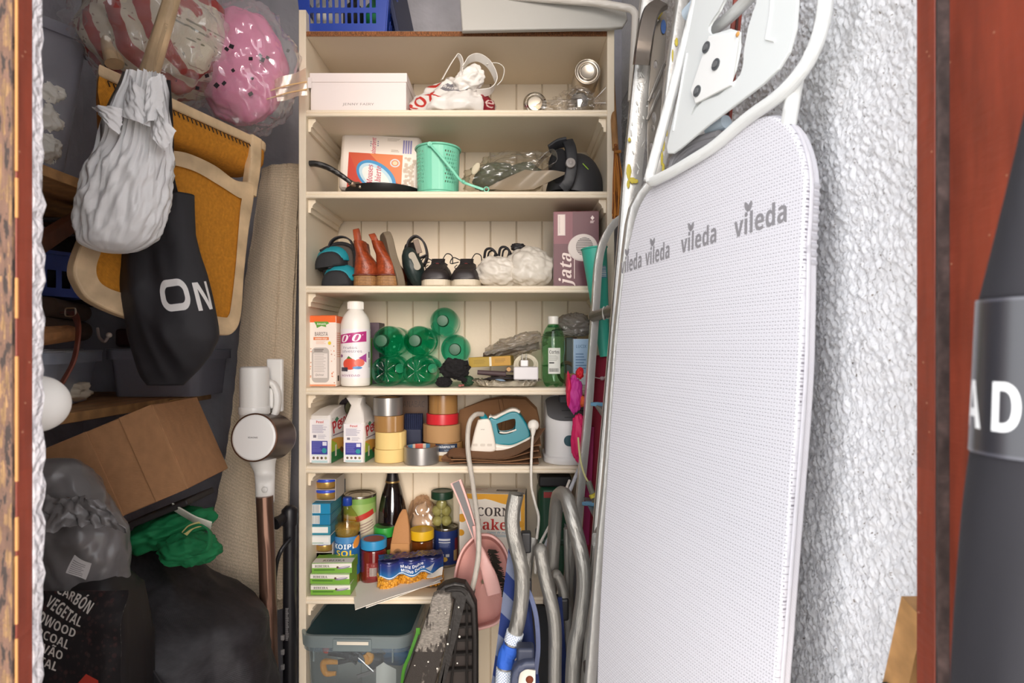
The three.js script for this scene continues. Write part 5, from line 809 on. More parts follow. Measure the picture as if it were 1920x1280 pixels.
{
  carton('carton_box', 'dark plum carton standing behind the white yogurt bottle', 'box', [X(697, 1.68), Y4, -1.70], 0.05, 0.172, 0.07, std(0x55424f, 0.55), { left: canvas(64, 128, (g) => { g.fillStyle = '#9a4c94'; g.fillRect(0, 0, 64, 128); }) });
  carton('carton_box', 'lime green carton squeezed between the yogurt bottle and the green bottles', 'box', [X(690, 1.64), Y4, -1.625], 0.02, 0.128, 0.05, std(0x7fa648, 0.5), { front: canvas(32, 128, (g) => { g.fillStyle = '#8ab04c'; g.fillRect(0, 0, 32, 128); lines(g, 4, 20, 22, 80, 6, '#d6e0b0', 0.4); }) });
}
const pet = (c = 0x45b38c) => phys(c, 0.05, { transmission: 1, thickness: 0, ior: 1.5, specularIntensity: 1 });
const petG = pet(0x7fd8c4), petL = pet(0xc9eed4);
function bottleShell(r, L, waist = true, petals = 5) {       // a PET bottle standing on y = 0, with a petal foot
  const prof = [[0.006, 0.004, 1], [0.4, 0.0015, 1], [0.72, 0.0, 1], [0.9, 0.008, 0.8], [0.99, 0.03, 0.35], [1, 0.055, 0.05], [1, L * 0.30, 0], [waist ? 0.93 : 1, L * 0.38, 0], [waist ? 0.93 : 1, L * 0.44, 0], [1, L * 0.52, 0], [1, L * 0.66, 0], [0.94, L * 0.74, 0], [0.78, L * 0.83, 0], [0.52, L * 0.905, 0], [0.33, L * 0.945, 0], [0.3, L * 0.965, 0], [0.3, L, 0]];
  const rows = rings(prof.map(([k, y, q]) => [0, y, 0, k * r, q]), 60), seg = 60;
  return loft(rows.map(({ c, rx, rz }) => Array.from({ length: seg }, (_, j) => { const a = j / seg * TAU, w = clamp(rz), f = Math.abs(Math.cos(a * petals / 2)); const k = 1 - 0.0 * w; return V(Math.cos(a) * rx * k, c[1] + w * (1 - f ** 1.5) * 0.013 * (rx / r) ** 0.7, Math.sin(a) * rx * k); })), { caps: true, closedTop: false });
}
{
  const r = 0.0415, L = 0.25, cap = std(0x1a5538, 0.45);
  const shell = bottleShell(r, L), capG = lathe([[0, L + 0.004], [r * 0.34, L + 0.004], [r * 0.37, L + 0.002], [r * 0.37, L - 0.014], [r * 0.34, L - 0.015]], 36), ring = lathe([[r * 0.36, L - 0.02], [r * 0.4, L - 0.02], [r * 0.4, L - 0.016], [r * 0.36, L - 0.016]], 32);
  const base = thing('water_bottle', 'empty green plastic bottle lying cap to the front, left one of the upper pair', 'bottle', [0, 0, 0], 'stacked empty green bottles');
  add(base, 'shell', shell, petG); add(base, 'cap', capG, cap); add(base, 'neck_ring', ring, cap);
  const lay = (o, px, py, dFront, capFront, yaw = 0, pitch = 0) => { const s = capFront ? 1 : -1; o.rotation.set(0, 0, 0); o.rotation.order = 'YXZ'; o.rotation.x = s * 90 * D + pitch; o.rotation.y = yaw; const p = P(px, py, dFront); o.position.set(p.x, p.y, p.z - (capFront ? L : 0)); };
  lay(base, 719, 638.5, 1.53, true, -0.02, 0.0);
  const mk = (label, ...a) => lay(copy(base, label), ...a);
  mk('empty green plastic bottle lying cap to the front, right one of the upper pair', 774, 638.5, 1.53, true, 0.02);
  mk('topmost empty green bottle of the pile, lying cap to the front', 821, 601, 1.6, true, 0.05);
  mk('empty green bottle lying cap to the front at the right edge of the pile', 842, 655, 1.56, true, 0.06);
  mk('empty green bottle with its star-shaped foot to the front, bottom left of the pile', 721, 696.5, 1.545, false, 0.02);
  mk('empty green bottle with its star-shaped foot to the front, bottom right of the pile', 779, 696.5, 1.545, false, -0.06);
}
{
  const k = std(0x141214, 0.9, 0, { bumpMap: rep(WEAVE, 5), bumpScale: 0.001 });
  const t = thing('glove', 'black crumpled cloth glove lying in front of the green bottles', 'glove', [X(848, 1.53), Y4, -1.53]), L = (x, y, d) => P(x, y, d).sub(t.position).toArray();
  add(t, 'palm', merge(lump(0.036, 0.026, 0.03, 0.25, 2.6, { s: 3 }).translate(...L(852, 690, 1.53)), lump(0.02, 0.014, 0.02, 0.2, 3, { s: 3, flat: -0.012 }).translate(...L(832, 716, 1.52))), k);
  for (const [a, b, c, e] of [[835, 710, 818, 722], [842, 714, 832, 722], [860, 708, 875, 716], [862, 685, 878, 681]]) add(t, 'finger', sweep([V(...L(a, b, 1.525)), V(...L((a + c) / 2, (b + e) / 2 - 2, 1.515)), V(...L(c, e - 2, 1.515))], circ(0.0075, 10), { n: 10, scale: (q) => 1 - 0.25 * q }), k);
  solo('yarn_ball', 'small dark green ball of string beside the black glove', 'ball', lump(0.016, 0.014, 0.016, 0.16, 5), std(0x25462f, 0.85), [X(877, 1.55), Y4 + 0.0145, -1.55]);
  solo('clothes_peg', 'tiny reddish clothes peg lying in front of the black glove', 'peg', merge(box(0.008, 0.006, 0.02, 0.001), box(0.006, 0.005, 0.018, 0.001, 0.007, 0.001, 0)), std(0x8a4a40, 0.6), [X(863, 1.51), Y4 + 0.0045, -1.51]);
}
{ // foil tray with odds and ends, charger, small box, film
  const foil = std(0xcfc8b8, 0.16, 1, { bumpMap: rep(GRAIN, 6), bumpScale: 0.001 });
  const t = thing('foil_tray', 'silver scalloped foil tray with odds and ends on the bottle shelf', 'tray', [X(950, 1.55), Y4, -1.555]);
  const rr0 = (s, y, k) => Array.from({ length: 120 }, (_, j) => { const a = j / 120 * TAU, w = 1 + k * 0.05 * Math.sin(a * 22), q = 0.55; const c = Math.cos(a), n = Math.sin(a); return V(0.083 * s * w * Math.sign(c) * Math.abs(c) ** q, y + k * 0.0022 * Math.sin(a * 22 + 1), 0.047 * s * w * Math.sign(n) * Math.abs(n) ** q); });
  add(t, 'tray', loft([rr0(0.01, 0.0015, 0), rr0(0.82, 0.001, 0), rr0(0.9, 0.0025, 0.2), rr0(0.95, 0.011, 0.7), rr0(1.0, 0.0175, 1), rr0(1.045, 0.0165, 1.1), rr0(1.05, 0.015, 1.1)], { caps: false }), foil);
  const o = (name, label, cat, g, m, x, y, d, h) => solo(name, label, cat, g, m, [X(x, d), h ?? Y(y, d), -d]);
  o('blue_lighter', 'pale blue rounded gadget lying in the foil tray', 'gadget', new THREE.SphereGeometry(1, 28, 16).scale(0.018, 0.0085, 0.012), phys(0x8fa6be, 0.2), 936, 708, 1.53, Y4 + 0.012);
  o('cork', 'short wooden peg end in the foil tray under the yellow box', 'cork', new THREE.CylinderGeometry(0.0055, 0.0062, 0.03, 20).rotateX(90 * D), std(0xc39868, 0.8), 954, 694, 1.54, Y4 + 0.045);
  o('screwdriver', 'dark brown handled tool lying across the foil tray', 'tool', merge(new THREE.CylinderGeometry(0.006, 0.0075, 0.075, 14).rotateZ(86 * D), new THREE.CylinderGeometry(0.002, 0.002, 0.05, 10).rotateZ(86 * D).translate(0.06, 0.004, 0)), std(0x4c3a3c, 0.6), 922, 697, 1.55, Y4 + 0.034);
  o('cable_bundle', 'black tangle of cable in the foil tray', 'cable', merge(...[0, 1, 2].map((i) => new THREE.TorusGeometry(0.026 - i * 0.003, 0.0026, 8, 40).scale(1.7, 1, 1).rotateX((78 + i * 9) * D).translate(i * 0.005, i * 0.004, 0))), std(0x2a2528, 0.6), 940, 705, 1.565, Y4 + 0.016);
  const yb = carton('match_box', 'flat yellow box with a white band resting on the foil tray', 'box', [X(922, 1.56), Y4 + 0.052, -1.57], 0.112, 0.026, 0.06, std(0xa88a34, 0.6), { front: canvas(256, 64, (g, w, h) => { g.fillStyle = '#a5882c'; g.fillRect(0, 0, w, h); g.fillStyle = '#b98a2a'; g.fillRect(140, 0, 116, h); g.fillStyle = '#d8d0bc'; g.fillRect(126, 0, 14, h); lines(g, 30, 18, 80, 30, 3, '#8d7426', 0.4); lines(g, 160, 16, 80, 30, 3, '#8d6a1e', 0.4); }) }, -8 * D); yb.rotation.z = 3 * D;
  const f = thing('film_wrap', 'crumpled grey clear plastic wrapping heaped on the yellow box', 'plastic wrap', [X(960, 1.6), Y4 + 0.08, -1.6]), L = (x, y, d) => P(x, y, d).sub(f.position).toArray();
  const fm = phys(0xe2dcd2, 0.14, { transmission: 0.8, thickness: 0 });
  add(f, 'film', lump(0.07, 0.027, 0.05, 0.32, 3, { s: 4, w: 90, h: 60 }).rotateZ(0.22).translate(...L(975, 645, 1.59)), fm);
  add(f, 'film_fold', sheet(24, 12, (u, v) => { const q = V(...L(lerp(908, 1015, u), lerp(668, 640, u) - v * 16, 1.53)); q.z -= v * 0.05; q.y += 0.006 * ridge(u * 4, v * 2, 3, 3); q.z += 0.01 * ridge(u * 3, v * 3, 8, 2); return q; }, 0.0006), fm);
  add(f, 'dark_lining', sheet(14, 8, (u, v) => { const q = V(...L(lerp(905, 1012, u), lerp(672, 652, u) - v * 12, 1.57)); q.z -= v * 0.04; q.y += 0.004 * n3(u * 4, v * 2, 3); return q; }, 0.001), std(0x5d4e44, 0.5));
  const c = thing('charger', 'white plug charger with coiled white cable at the right of the foil tray', 'charger', [X(986, 1.525), Y4 + 0.019, -1.53]);
  add(c, 'adapter', box(0.064, 0.034, 0.03, 0.004, 0, 0.016, 0, 3), std(0xd6d2d4, 0.35)); add(c, 'plug', box(0.02, 0.017, 0.02, 0.003, -0.004, 0.042, 0, 3), std(0xe6e2e2, 0.35));
  add(c, 'pin', merge(...[-0.005, 0.005].map((x) => new THREE.CylinderGeometry(0.0019, 0.0019, 0.016, 10).translate(x - 0.004, 0.058, 0))), std(0xb9b4ac, 0.25, 1));
  add(c, 'cable', merge(...[0.031, 0.028, 0.0245, 0.0215].map((q, i) => new THREE.TorusGeometry(q, 0.0021, 8, 48).scale(1, 0.9, 1).rotateX(-0.15 * i).translate(0.001, 0.036 + 0.001 * i, -0.022 + i * 0.003))), std(0xd0c8b2, 0.45));
}
{ // small bottle
  const d = 1.535, r = 0.0305, L = Y(598, d) - Y4;
  const t = thing('water_bottle', 'green plastic bottle with white screw cap and paper label standing upright', 'bottle', [X(1038, d), Y4, -d - 0.012]);
  add(t, 'shell', bottleShell(r, L, true), petL);
  const lb = canvas(256, 384, (g, w, h) => { g.fillStyle = '#dfe0d8'; g.fillRect(0, 0, w, h); txt(g, 'Cortes', 128, 60, 76, '#55564f', { bold: true, font: 'serif', sx: 0.85 }); lines(g, 16, 110, 190, 90, 5, '#a5a79d', 0.4); lines(g, 20, 212, 130, 24, 1, '#3d3d3a', 0.8); bars(g, 16, 300, 200, 56, '#4a4a46', '#dfe0d8'); });
  const lw = 0.0305, g = new THREE.CylinderGeometry(r + 0.0006, r + 0.0006, (700 - 652) / F * d, 32, 1, true, -0.5, 1.05); g.translate(0, (Y(652, d) + Y(700, d)) / 2 - Y4, 0); add(t, 'paper_label', g, std(0xffffff, 0.6, 0, { map: lb }));
  add(t, 'screw_cap', lathe([[0, L + 0.008], [0.0125, L + 0.008], [0.0138, L + 0.006], [0.0138, L - 0.012], [0.0128, L - 0.013]], 36), std(0xece8e0, 0.4));
  add(t, 'neck_ring', lathe([[0.0125, L - 0.021], [0.0145, L - 0.021], [0.0145, L - 0.016], [0.0125, L - 0.016]], 32), std(0x2f6a48, 0.4));
}
{
  carton('medicine_box', 'light blue and white medicine box standing behind the ladder rail', 'box', [X(1090, 1.6), Y4, -1.62], 0.045, 0.125, 0.05, std(0xc9d6e2, 0.5), { front: canvas(128, 320, (g, w, h) => { g.fillStyle = '#a9c6e2'; g.fillRect(0, 0, w, h); g.fillStyle = '#e4e8ec'; g.fillRect(0, 240, w, 80); txt(g, 'LUCIX', 60, 50, 30, '#6f8fb4', { bold: true }); lines(g, 16, 100, 90, 120, 6, '#6f90b8', 0.45); g.fillStyle = '#222'; g.beginPath(); g.arc(24, 260, 7, 0, TAU); g.fill(); }) });
  carton('carton_box', 'dark green and brown carton between the small bottle and the blue medicine box', 'box', [X(1070, 1.66), Y4, -1.67], 0.03, 0.13, 0.07, std(0x3f4a46, 0.6), { front: canvas(64, 128, (g) => { g.fillStyle = '#3a4645'; g.fillRect(0, 0, 64, 128); g.fillStyle = '#6b3d30'; g.fillRect(40, 0, 24, 128); }) });
  const t = thing('clear_bag', 'grey crumpled clear bag on top of the blue medicine box', 'plastic bag', [X(1085, 1.6), Y4 + 0.131, -1.64]);
  add(t, 'film', lump(0.05, 0.034, 0.045, 0.26, 3, { s: 8, flat: -0.026 }).translate(-0.004, 0.032, 0), phys(0xb4aea8, 0.15, { transmission: 0.6, thickness: 0 })); add(t, 'dark_lid', lathe([[0, 0], [0.02, 0], [0.02, 0.004], [0, 0.005]], 28).rotateZ(0.15).translate(-0.05, 0.018, 0), std(0x3a3636, 0.5)); add(t, 'film_skirt', lump(0.06, 0.012, 0.045, 0.2, 3, { flat: -0.008 }).translate(-0.03, 0.009, 0), phys(0xc2bcb2, 0.15, { transmission: 0.6, thickness: 0 }));
  solo('paper_roll', 'coiled brown tape measure leaning behind the small bottle', 'tape measure', merge(...[0.03, 0.027, 0.024].map((q) => new THREE.TorusGeometry(q, 0.0018, 6, 40))).rotateY(0.5), std(0x6c5a44, 0.6), [X(1062, 1.63), Y4 + 0.033, -1.625]);
  solo('cork_block', 'brown cork block on the shelf right of the small bottle', 'block', metres(box(0.026, 0.034, 0.04, 0.003, 0, 0.017, 0)), std(0x9a6f4a, 0.9, 0, { bumpMap: rep(GRAIN, 20), bumpScale: 0.001 }), [X(1070, 1.53), Y4, -1.54]);
}
// ------------------------------------------------------------------ fifth shelf
const Y5 = ST[5] + 0.001;
{
  const fr = canvas(192, 384, (g, w, h) => { g.fillStyle = '#e6e2e4'; g.fillRect(0, 0, w, h); txt(g, 'Pesol', 100, 22, 30, '#c23a34', { bold: true }); lines(g, 22, 48, 148, 76, 9, '#a9a4b8', 0.5); g.fillStyle = '#77727e'; g.fillRect(34, 138, 30, 24); lines(g, 80, 136, 90, 40, 4, '#b0acba', 0.4); g.fillStyle = '#3f3f96'; g.fillRect(18, 190, 158, 120); lines(g, 26, 200, 100, 96, 8, '#7878bc', 0.35); g.fillStyle = '#dcdcea'; g.fillRect(126, 198, 42, 34); g.fillStyle = '#2f9098'; g.beginPath(); g.arc(144, 276, 24, 0, TAU); g.fill(); g.fillStyle = '#cfe0e0'; g.fillRect(18, 312, 158, 10); for (let i = 0; i < 4; i++) { g.fillStyle = ['#6a5c50', '#7a6a58', '#55443c', '#8a8a5a'][i]; g.beginPath(); g.arc(38 + i * 40, 342, 12, 0, TAU); g.fill(); } g.fillStyle = '#b6d0d4'; g.fillRect(18, 364, 158, 20); });
  const sd = canvas(256, 384, (g, w, h) => { g.fillStyle = '#e6e2e0'; g.fillRect(0, 0, w, h); txt(g, 'Pe', 84, 74, 150, '#c22e34', { bold: true, rot: -0.22, sx: 0.9 }); txt(g, 'sol', 200, 40, 110, '#c22e34', { bold: true, rot: -0.22, sx: 0.8 }); g.fillStyle = '#4d8a68'; g.beginPath(); g.moveTo(50, 18); g.lineTo(86, -4); g.lineTo(116, 20); g.lineTo(80, 50); g.fill(); lines(g, 20, 146, 210, 20, 1, '#8d8494', 0.6); g.fillStyle = '#dba24a'; g.beginPath(); g.moveTo(0, 180); g.quadraticCurveTo(120, 170, 256, 230); g.lineTo(256, 320); g.lineTo(0, 290); g.fill(); g.fillStyle = '#a6c244'; g.beginPath(); g.moveTo(0, 186); g.lineTo(80, 230); g.lineTo(110, 300); g.lineTo(0, 300); g.fill(); g.fillStyle = '#2f7d4a'; g.fillRect(0, 290, w, 94); g.fillStyle = '#e6dcd0'; g.fillRect(54, 240, 26, 100); for (let i = 0; i < 8; i++) { g.fillStyle = ['#c5452e', '#7a4a2a', '#dba24a'][i % 3]; g.beginPath(); g.arc(rr(130, 250), rr(250, 350), rr(10, 22), 0, TAU); g.fill(); } });
  const m = std(0xe4e0dc, 0.45);
  const mk = (label, px, d, H, top, lean) => {
    const w = 0.056, dp = 0.125, t = thing('powder_bag', label, 'bag', [X(px, d), Y5, -d - dp / 2 + 0.006], 'printed white powder bags', -4 * D);
    const R = (k, kz, y, x = 0, z = 0) => rrect(w * k, dp * kz, Math.min(0.009, w * k * 0.3), 3).map(([a, b]) => V(a + x, y, b + z));
    add(t, 'bag', loft([R(0.94, 0.97, 0), R(1, 1, 0.006), R(1.02, 1.01, H * 0.5), R(1, 1, H), ...top.map(([k, kz, y, x, z]) => R(k, kz, y, x, z))], { rough: (p, k, u) => { p.x += 0.0012 * fbm(p.x * 40, p.y * 40, p.z * 40, 2); p.y += p.y > H ? 0.002 * n3(p.x * 60, 3, p.z * 60) : 0; }, crease: 32 }), m);
    const [f, fm] = panel(w * 0.92, H * 0.95, fr, 0.4); add(t, 'printed_front', f.translate(0, H * 0.5, dp / 2 + 0.0015), fm);
    const [s, sm] = panel(dp * 0.92, H * 0.98, sd, 0.4); add(t, 'printed_side', s.rotateY(90 * D).translate(w / 2 + 0.0013, H * 0.5, 0), sm);
    return t;
  };
  const H1 = 0.118, H2 = 0.105;
  mk('squat folded white powder bag with blue panel at the left end of the iron shelf', 604, 1.535, H1, [[0.95, 0.92, H1 + 0.006], [0.8, 0.6, H1 + 0.018, 0.002, -0.02], [0.7, 0.3, H1 + 0.024, 0.006, -0.036]]);
  mk('white powder bag with twisted tall top beside the stack of tape rolls', 667, 1.545, H2, [[0.92, 0.92, H2 + 0.006], [0.72, 0.68, H2 + 0.026, -0.002, 0], [0.5, 0.45, H2 + 0.044, -0.006, 0.004], [0.8, 0.3, H2 + 0.062, -0.013, 0.006], [0.4, 0.1, H2 + 0.072, -0.018, 0.006]]);
}
function tapeRoll(label, x, y, z, R, r, h, m, coreM, o = {}) {
  const t = thing('tape_roll', label, 'tape', [x, y, z], o.group);
  const g = lathe([[r + 0.003, 0], [R - 0.0008, 0], [R, 0.0008], [R, h - 0.0008], [R - 0.0008, h], [r + 0.003, h]], 56); add(t, 'tape', g, m);
  add(t, 'core', lathe([[r, 0.0003], [r + 0.003, 0.0003], [r + 0.003, h - 0.0003], [r, h - 0.0003], [r, 0.0003]], 56), coreM);
  if (o.tail) add(t, 'loose_end', sheet(6, 4, (u, v) => { const a = o.tail + u * 0.16; return V((R + 0.0006 + 0.002 * u * u) * Math.sin(a), v * h * 0.96 + h * 0.02, (R + 0.0006 + 0.002 * u * u) * Math.cos(a)); }, 0.0005), m);
  return t;
}
{
  const kraft = std(0xa98358, 0.8), sil = std(0x9c9a98, 0.32, 0.7), brn = phys(0x9a7446, 0.22), msk = std(0xdcc07e, 0.75);
  const x = X(731, 1.575), z = -1.575; let y = Y5;
  tapeRoll('lowest cream masking tape roll of the left tape stack', x + 0.001, y, z + 0.002, 0.0405, 0.03, 0.034, msk, kraft); y += 0.0345;
  tapeRoll('upper cream masking tape roll, second from the bottom of the left stack', x + 0.003, y, z, 0.041, 0.03, 0.0445, msk, kraft, { tail: 0.7 }); y += 0.045;
  tapeRoll('brown packing tape roll under the silver one in the left stack', x - 0.002, y, z, 0.039, 0.03, 0.042, brn, kraft, { tail: 0.5 }); y += 0.0425;
  tapeRoll('silver duct tape roll on top of the left tape stack', x - 0.005, y, z, 0.0385, 0.028, 0.047, sil, kraft);
  const core = std(0xffffff, 0.6, 0, { map: canvas(512, 64, (g, w, h) => { g.fillStyle = '#cfc0ae'; g.fillRect(0, 0, w, h); for (let i = 0; i < 8; i++) { g.fillStyle = i % 2 ? '#4d86ae' : '#c9503c'; g.fillRect(i * 64 + 4, 6, 46, h - 12); lines(g, i * 64 + 8, 16, 38, 30, 3, '#ddd0c4', 0.3); } }) });
  tapeRoll('large silver duct tape roll with printed core standing alone at the shelf front', X(790, 1.545), Y5, -1.5475, 0.0455, 0.037, 0.0435, sil, core);
  const x2 = X(829, 1.605), z2 = -1.605; y = Y5;
  const nl = tapeRoll('roll with a navy paper label at the bottom of the right tape stack', x2 + 0.01, y, z2, 0.047, 0.036, 0.048, brn, kraft); const lm = canvas(256, 96, (g, w, h) => { g.fillStyle = '#1f2f48'; g.fillRect(0, 0, w, 66); g.fillStyle = '#d9d2c6'; g.fillRect(0, 66, w, 30); txt(g, 'KRÄMPOLTEX', 128, 24, 27, '#d8dce0', { bold: true, sx: 1.1 }); txt(g, 'hecho', 128, 52, 18, '#9aa8b8'); });
  add(nl, 'navy_label', new THREE.CylinderGeometry(0.0474, 0.0474, 0.03, 40, 1, true, -0.5, 1.3).translate(0, 0.031, 0), std(0xffffff, 0.5, 0, { map: lm })); y += 0.0485;
  tapeRoll('wide plain cardboard roll in the right tape stack below the red tape', x2, y, z2, 0.0515, 0.036, 0.046, kraft, kraft, { tail: -0.9 }); y += 0.0465;
  tapeRoll('red tape roll in the right tape stack', x2 + 0.001, y, z2, 0.0435, 0.036, 0.028, std(0xc42b34, 0.3), kraft); y += 0.0285;
  tapeRoll('shiny brown packing tape roll on top of the right tape stack', x2 + 0.003, y, z2, 0.039, 0.03, 0.05, brn, kraft, { tail: -0.35 });
}
{
  const b = thing('scrub_brush', 'navy blue bristle brush standing between the two tape stacks', 'brush', [X(776, 1.66), Y5, -1.66]);
  add(b, 'block', box(0.05, 0.075, 0.03, 0.006, 0, 0.0375, 0), std(0x1c2440, 0.6)); const br = []; for (let i = 0; i < 9; i++) for (let j = 0; j < 5; j++) br.push(new THREE.CylinderGeometry(0.0022, 0.0028, 0.042, 5).translate(-0.022 + i * 0.0055, 0.094, -0.011 + j * 0.0055)); const q = add(b, 'bristles', merge(br), std(0x1f2747, 0.9)); q.userData.kind = 'stuff';
  carton('carton_box', 'dark reddish-brown carton at the back behind the tape stacks', 'box', [X(768, 1.73), Y5, -1.745], 0.11, 0.163, 0.04, std(0x5f4534, 0.7), { front: canvas(128, 128, (g) => { g.fillStyle = '#5f4534'; g.fillRect(0, 0, 128, 128); txt(g, 'GUANABAC', 66, 20, 20, '#3d2b22'); }) });
  solo('dark_pouch', 'dark purple crumpled pouch behind the two white powder bags', 'pouch', lump(0.06, 0.075, 0.03, 0.16, 2.2, { flat: -0.07 }), std(0x3a3038, 0.7), [X(655, 1.72), Y5 + 0.0715, -1.735]);
  solo('cable_coil', 'dark olive coil of cord on top of the dark pouch behind the powder bags', 'cord', merge(...[0, 1, 2, 3].map((i) => new THREE.TorusGeometry(0.02 + 0.002 * i, 0.003, 8, 30).rotateY(0.6).rotateX(0.3 * i).translate(0.004 * i, 0, 0))), std(0x4c4b34, 0.7), [X(660, 1.66), Y5 + 0.13, -1.67]);
}
{ // brown paper bags
  const kr = std(0x8a6443, 0.85, 0, { bumpMap: rep(GRAIN, 3), bumpScale: 0.0015 });
  const t = thing('paper_bag', 'brown paper bag standing open at the back behind the iron', 'paper bag', [X(935, 1.71), Y5, -1.71]), L = (x, y, d) => P(x, y, d).sub(t.position);
  const outl = [[862, 850], [858, 800], [862, 768], [905, 752], [940, 746], [985, 748], [1006, 768], [1012, 795], [1010, 850]].map(([x, y]) => { const p = L(x, y, 1.7); return [p.x, Math.max(0.001, p.y)]; });
  add(t, 'front', ext(outl, 0.003, { bevel: 0.001 }).translate(0, 0, 0.01), kr); add(t, 'rear', ext(outl.map(([a, b]) => [a * 0.97 + 0.006, b * 1.02]), 0.003, { bevel: 0.001 }).translate(0, 0, -0.03), kr); add(t, 'fold', sweep([L(938, 748, 1.69), L(944, 790, 1.69), L(940, 850, 1.69)], rrect(0.012, 0.004, 0.0015), { side: [1, 0, 0], n: 12 }), kr);
  const k2 = std(0x7d583c, 0.85, 0, { bumpMap: rep(GRAIN, 3), bumpScale: 0.0015 });
  const s = thing('paper_bags', 'pile of flat folded brown paper bags under the iron', 'paper bag', [X(930, 1.58), Y5, -1.575]);
  for (let i = 0; i < 4; i++) add(s, 'folded_bag', sheet(30, 10, (u, v) => V(lerp(-0.118 + i * 0.004, 0.112 + (i % 2) * 0.006, u), 0.004 + i * 0.0062 + (0.006 + i * 0.011) * smooth(0.55, 1, u) * (0.6 + 0.4 * v) + 0.003 * Math.sin(u * 5 + i), lerp(0.062 - i * 0.004, -0.062, v)), 0.003), i % 2 ? kr : k2);
  add(s, 'folded_edge', sweep([V(-0.118, 0.008, 0.06), V(-0.126, 0.018, 0.05), V(-0.112, 0.03, 0.05), V(-0.06, 0.03, 0.06), V(0.02, 0.028, 0.065), V(0.085, 0.055, 0.06), V(0.118, 0.09, 0.04)], rect(0.05, 0.0022), { side: [0, 0.25, -1], n: 40 }), k2);
}
{ // iron
  const t = thing('steam_iron', 'white and teal steam iron standing on the folded paper bags', 'iron', P(940, 850, 1.56)), L = (x, y, d = 1.56) => { const p = P(x, y, d).sub(t.position); return [p.x, p.y]; };
  const wht = std(0xe0d8cc, 0.35), teal = std(0x117f8d, 0.32);
  const S = (l, n = 4) => soft(l, n).slice(0, -1);
  const hole = S([[928, 791], [947, 784], [967, 781], [969, 799], [962, 811], [943, 815], [932, 811], [928, 791]].map(([a, b]) => L(a, b)), 4);
  const body = S([[915, 786], [921, 781], [930, 784], [943, 777], [958, 771], [972, 773], [984, 788], [993, 806], [992, 818], [976, 826], [960, 832], [944, 832], [926, 830], [915, 800], [915, 786]].map(([a, b]) => L(a, b)));
  add(t, 'body', ext(body, 0.07, { bevel: 0.004, seg: 3, holes: [hole] }).translate(0, 0, -0.05), teal);
  const lower = S([[900, 846], [925, 850], [950, 850], [972, 843], [995, 822], [993, 816], [976, 825], [960, 831], [944, 831], [915, 828], [900, 846]].map(([a, b]) => L(a, b)));
  add(t, 'lower_shell', ext(lower, 0.08, { bevel: 0.008, seg: 3 }).translate(0, 0, -0.055), wht);
  add(t, 'handle_top', sweep([[917, 781], [926, 783], [942, 776], [957, 769], [966, 768.5], [974, 773]].map(([a, b]) => V(...L(a, b), -0.012)), rrect(0.044, 0.009, 0.004), { side: [0, 0, 1], n: 30 }), wht);
  add(t, 'grip_lining', sweep([[937, 808], [948, 809], [960, 806], [968, 803]].map(([a, b]) => V(...L(a, b), 0.018)), rrect(0.012, 0.004, 0.0018), { side: [0, 0, 1], n: 16 }), wht);
  const heel = S([[896, 787], [907, 785], [918, 787], [924, 805], [929.5, 835], [928, 845], [914, 848.5], [892, 848], [882, 844], [884, 832], [890, 806], [896, 787]].map(([a, b]) => L(a, b, 1.53)));
  add(t, 'heel_plate', ext(heel, 0.016, { bevel: 0.005, seg: 3 }).translate(0, 0, 0.018), wht);
  add(t, 'soleplate', sweep([[886, 850], [930, 851], [952, 851], [974, 844], [996, 823]].map(([a, b]) => V(...L(a, b), -0.014)), rrect(0.082, 0.003, 0.001), { side: [0, 0, 1], n: 20 }), std(0x8b8884, 0.3, 0.8));
  const tx = canvas(128, 64, (g) => { g.fillStyle = '#e0d8cc'; g.fillRect(0, 0, 128, 64); txt(g, 'tefal', 64, 32, 44, '#8d8680', { bold: true }); }); const p = L(905, 805, 1.525); add(t, 'wordmark', new THREE.PlaneGeometry(0.013, 0.006).translate(p[0], p[1], 0.0346), std(0xffffff, 0.35, 0, { map: tx }));
  for (const x of [891, 905, 918]) { const q = L(x, 834, 1.525); add(t, 'feature_mark', ext(rrect(0.0125, 0.0065, 0.002), 0.0006, { bevel: 0.0002 }).translate(q[0], q[1], 0.034), std(0xc9c0b4, 0.4)); }
  add(t, 'cord_collar', sweep([V(...L(913, 790), 0.02), V(...L(908, 780), 0.022), V(...L(903, 776), 0.024)], circ(0.0085, 12), { n: 10 }), teal);
  const c = thing('steam_hose', 'thick grey-white steam hose looping from the iron down past the cereal box', 'hose', P(880, 874, 1.485));
  addW(c, 'hose', tube([P(905, 776, 1.53), P(892, 777, 1.51), P(881, 790, 1.495), P(877, 815, 1.485), P(878, 850, 1.48), P(884, 890, 1.475), P(891, 940, 1.44), P(897, 990, 1.40), P(897, 1040, 1.375), P(891, 1080, 1.37), P(884, 1108, 1.375)], 0.0062, 120, 14), std(0xbdb6ac, 0.5));
  addW(c, 'end_sleeve', tube([P(885, 1104, 1.375), P(880, 1125, 1.38)], 0.0085, 6, 14), std(0x6f6a66, 0.5));
}
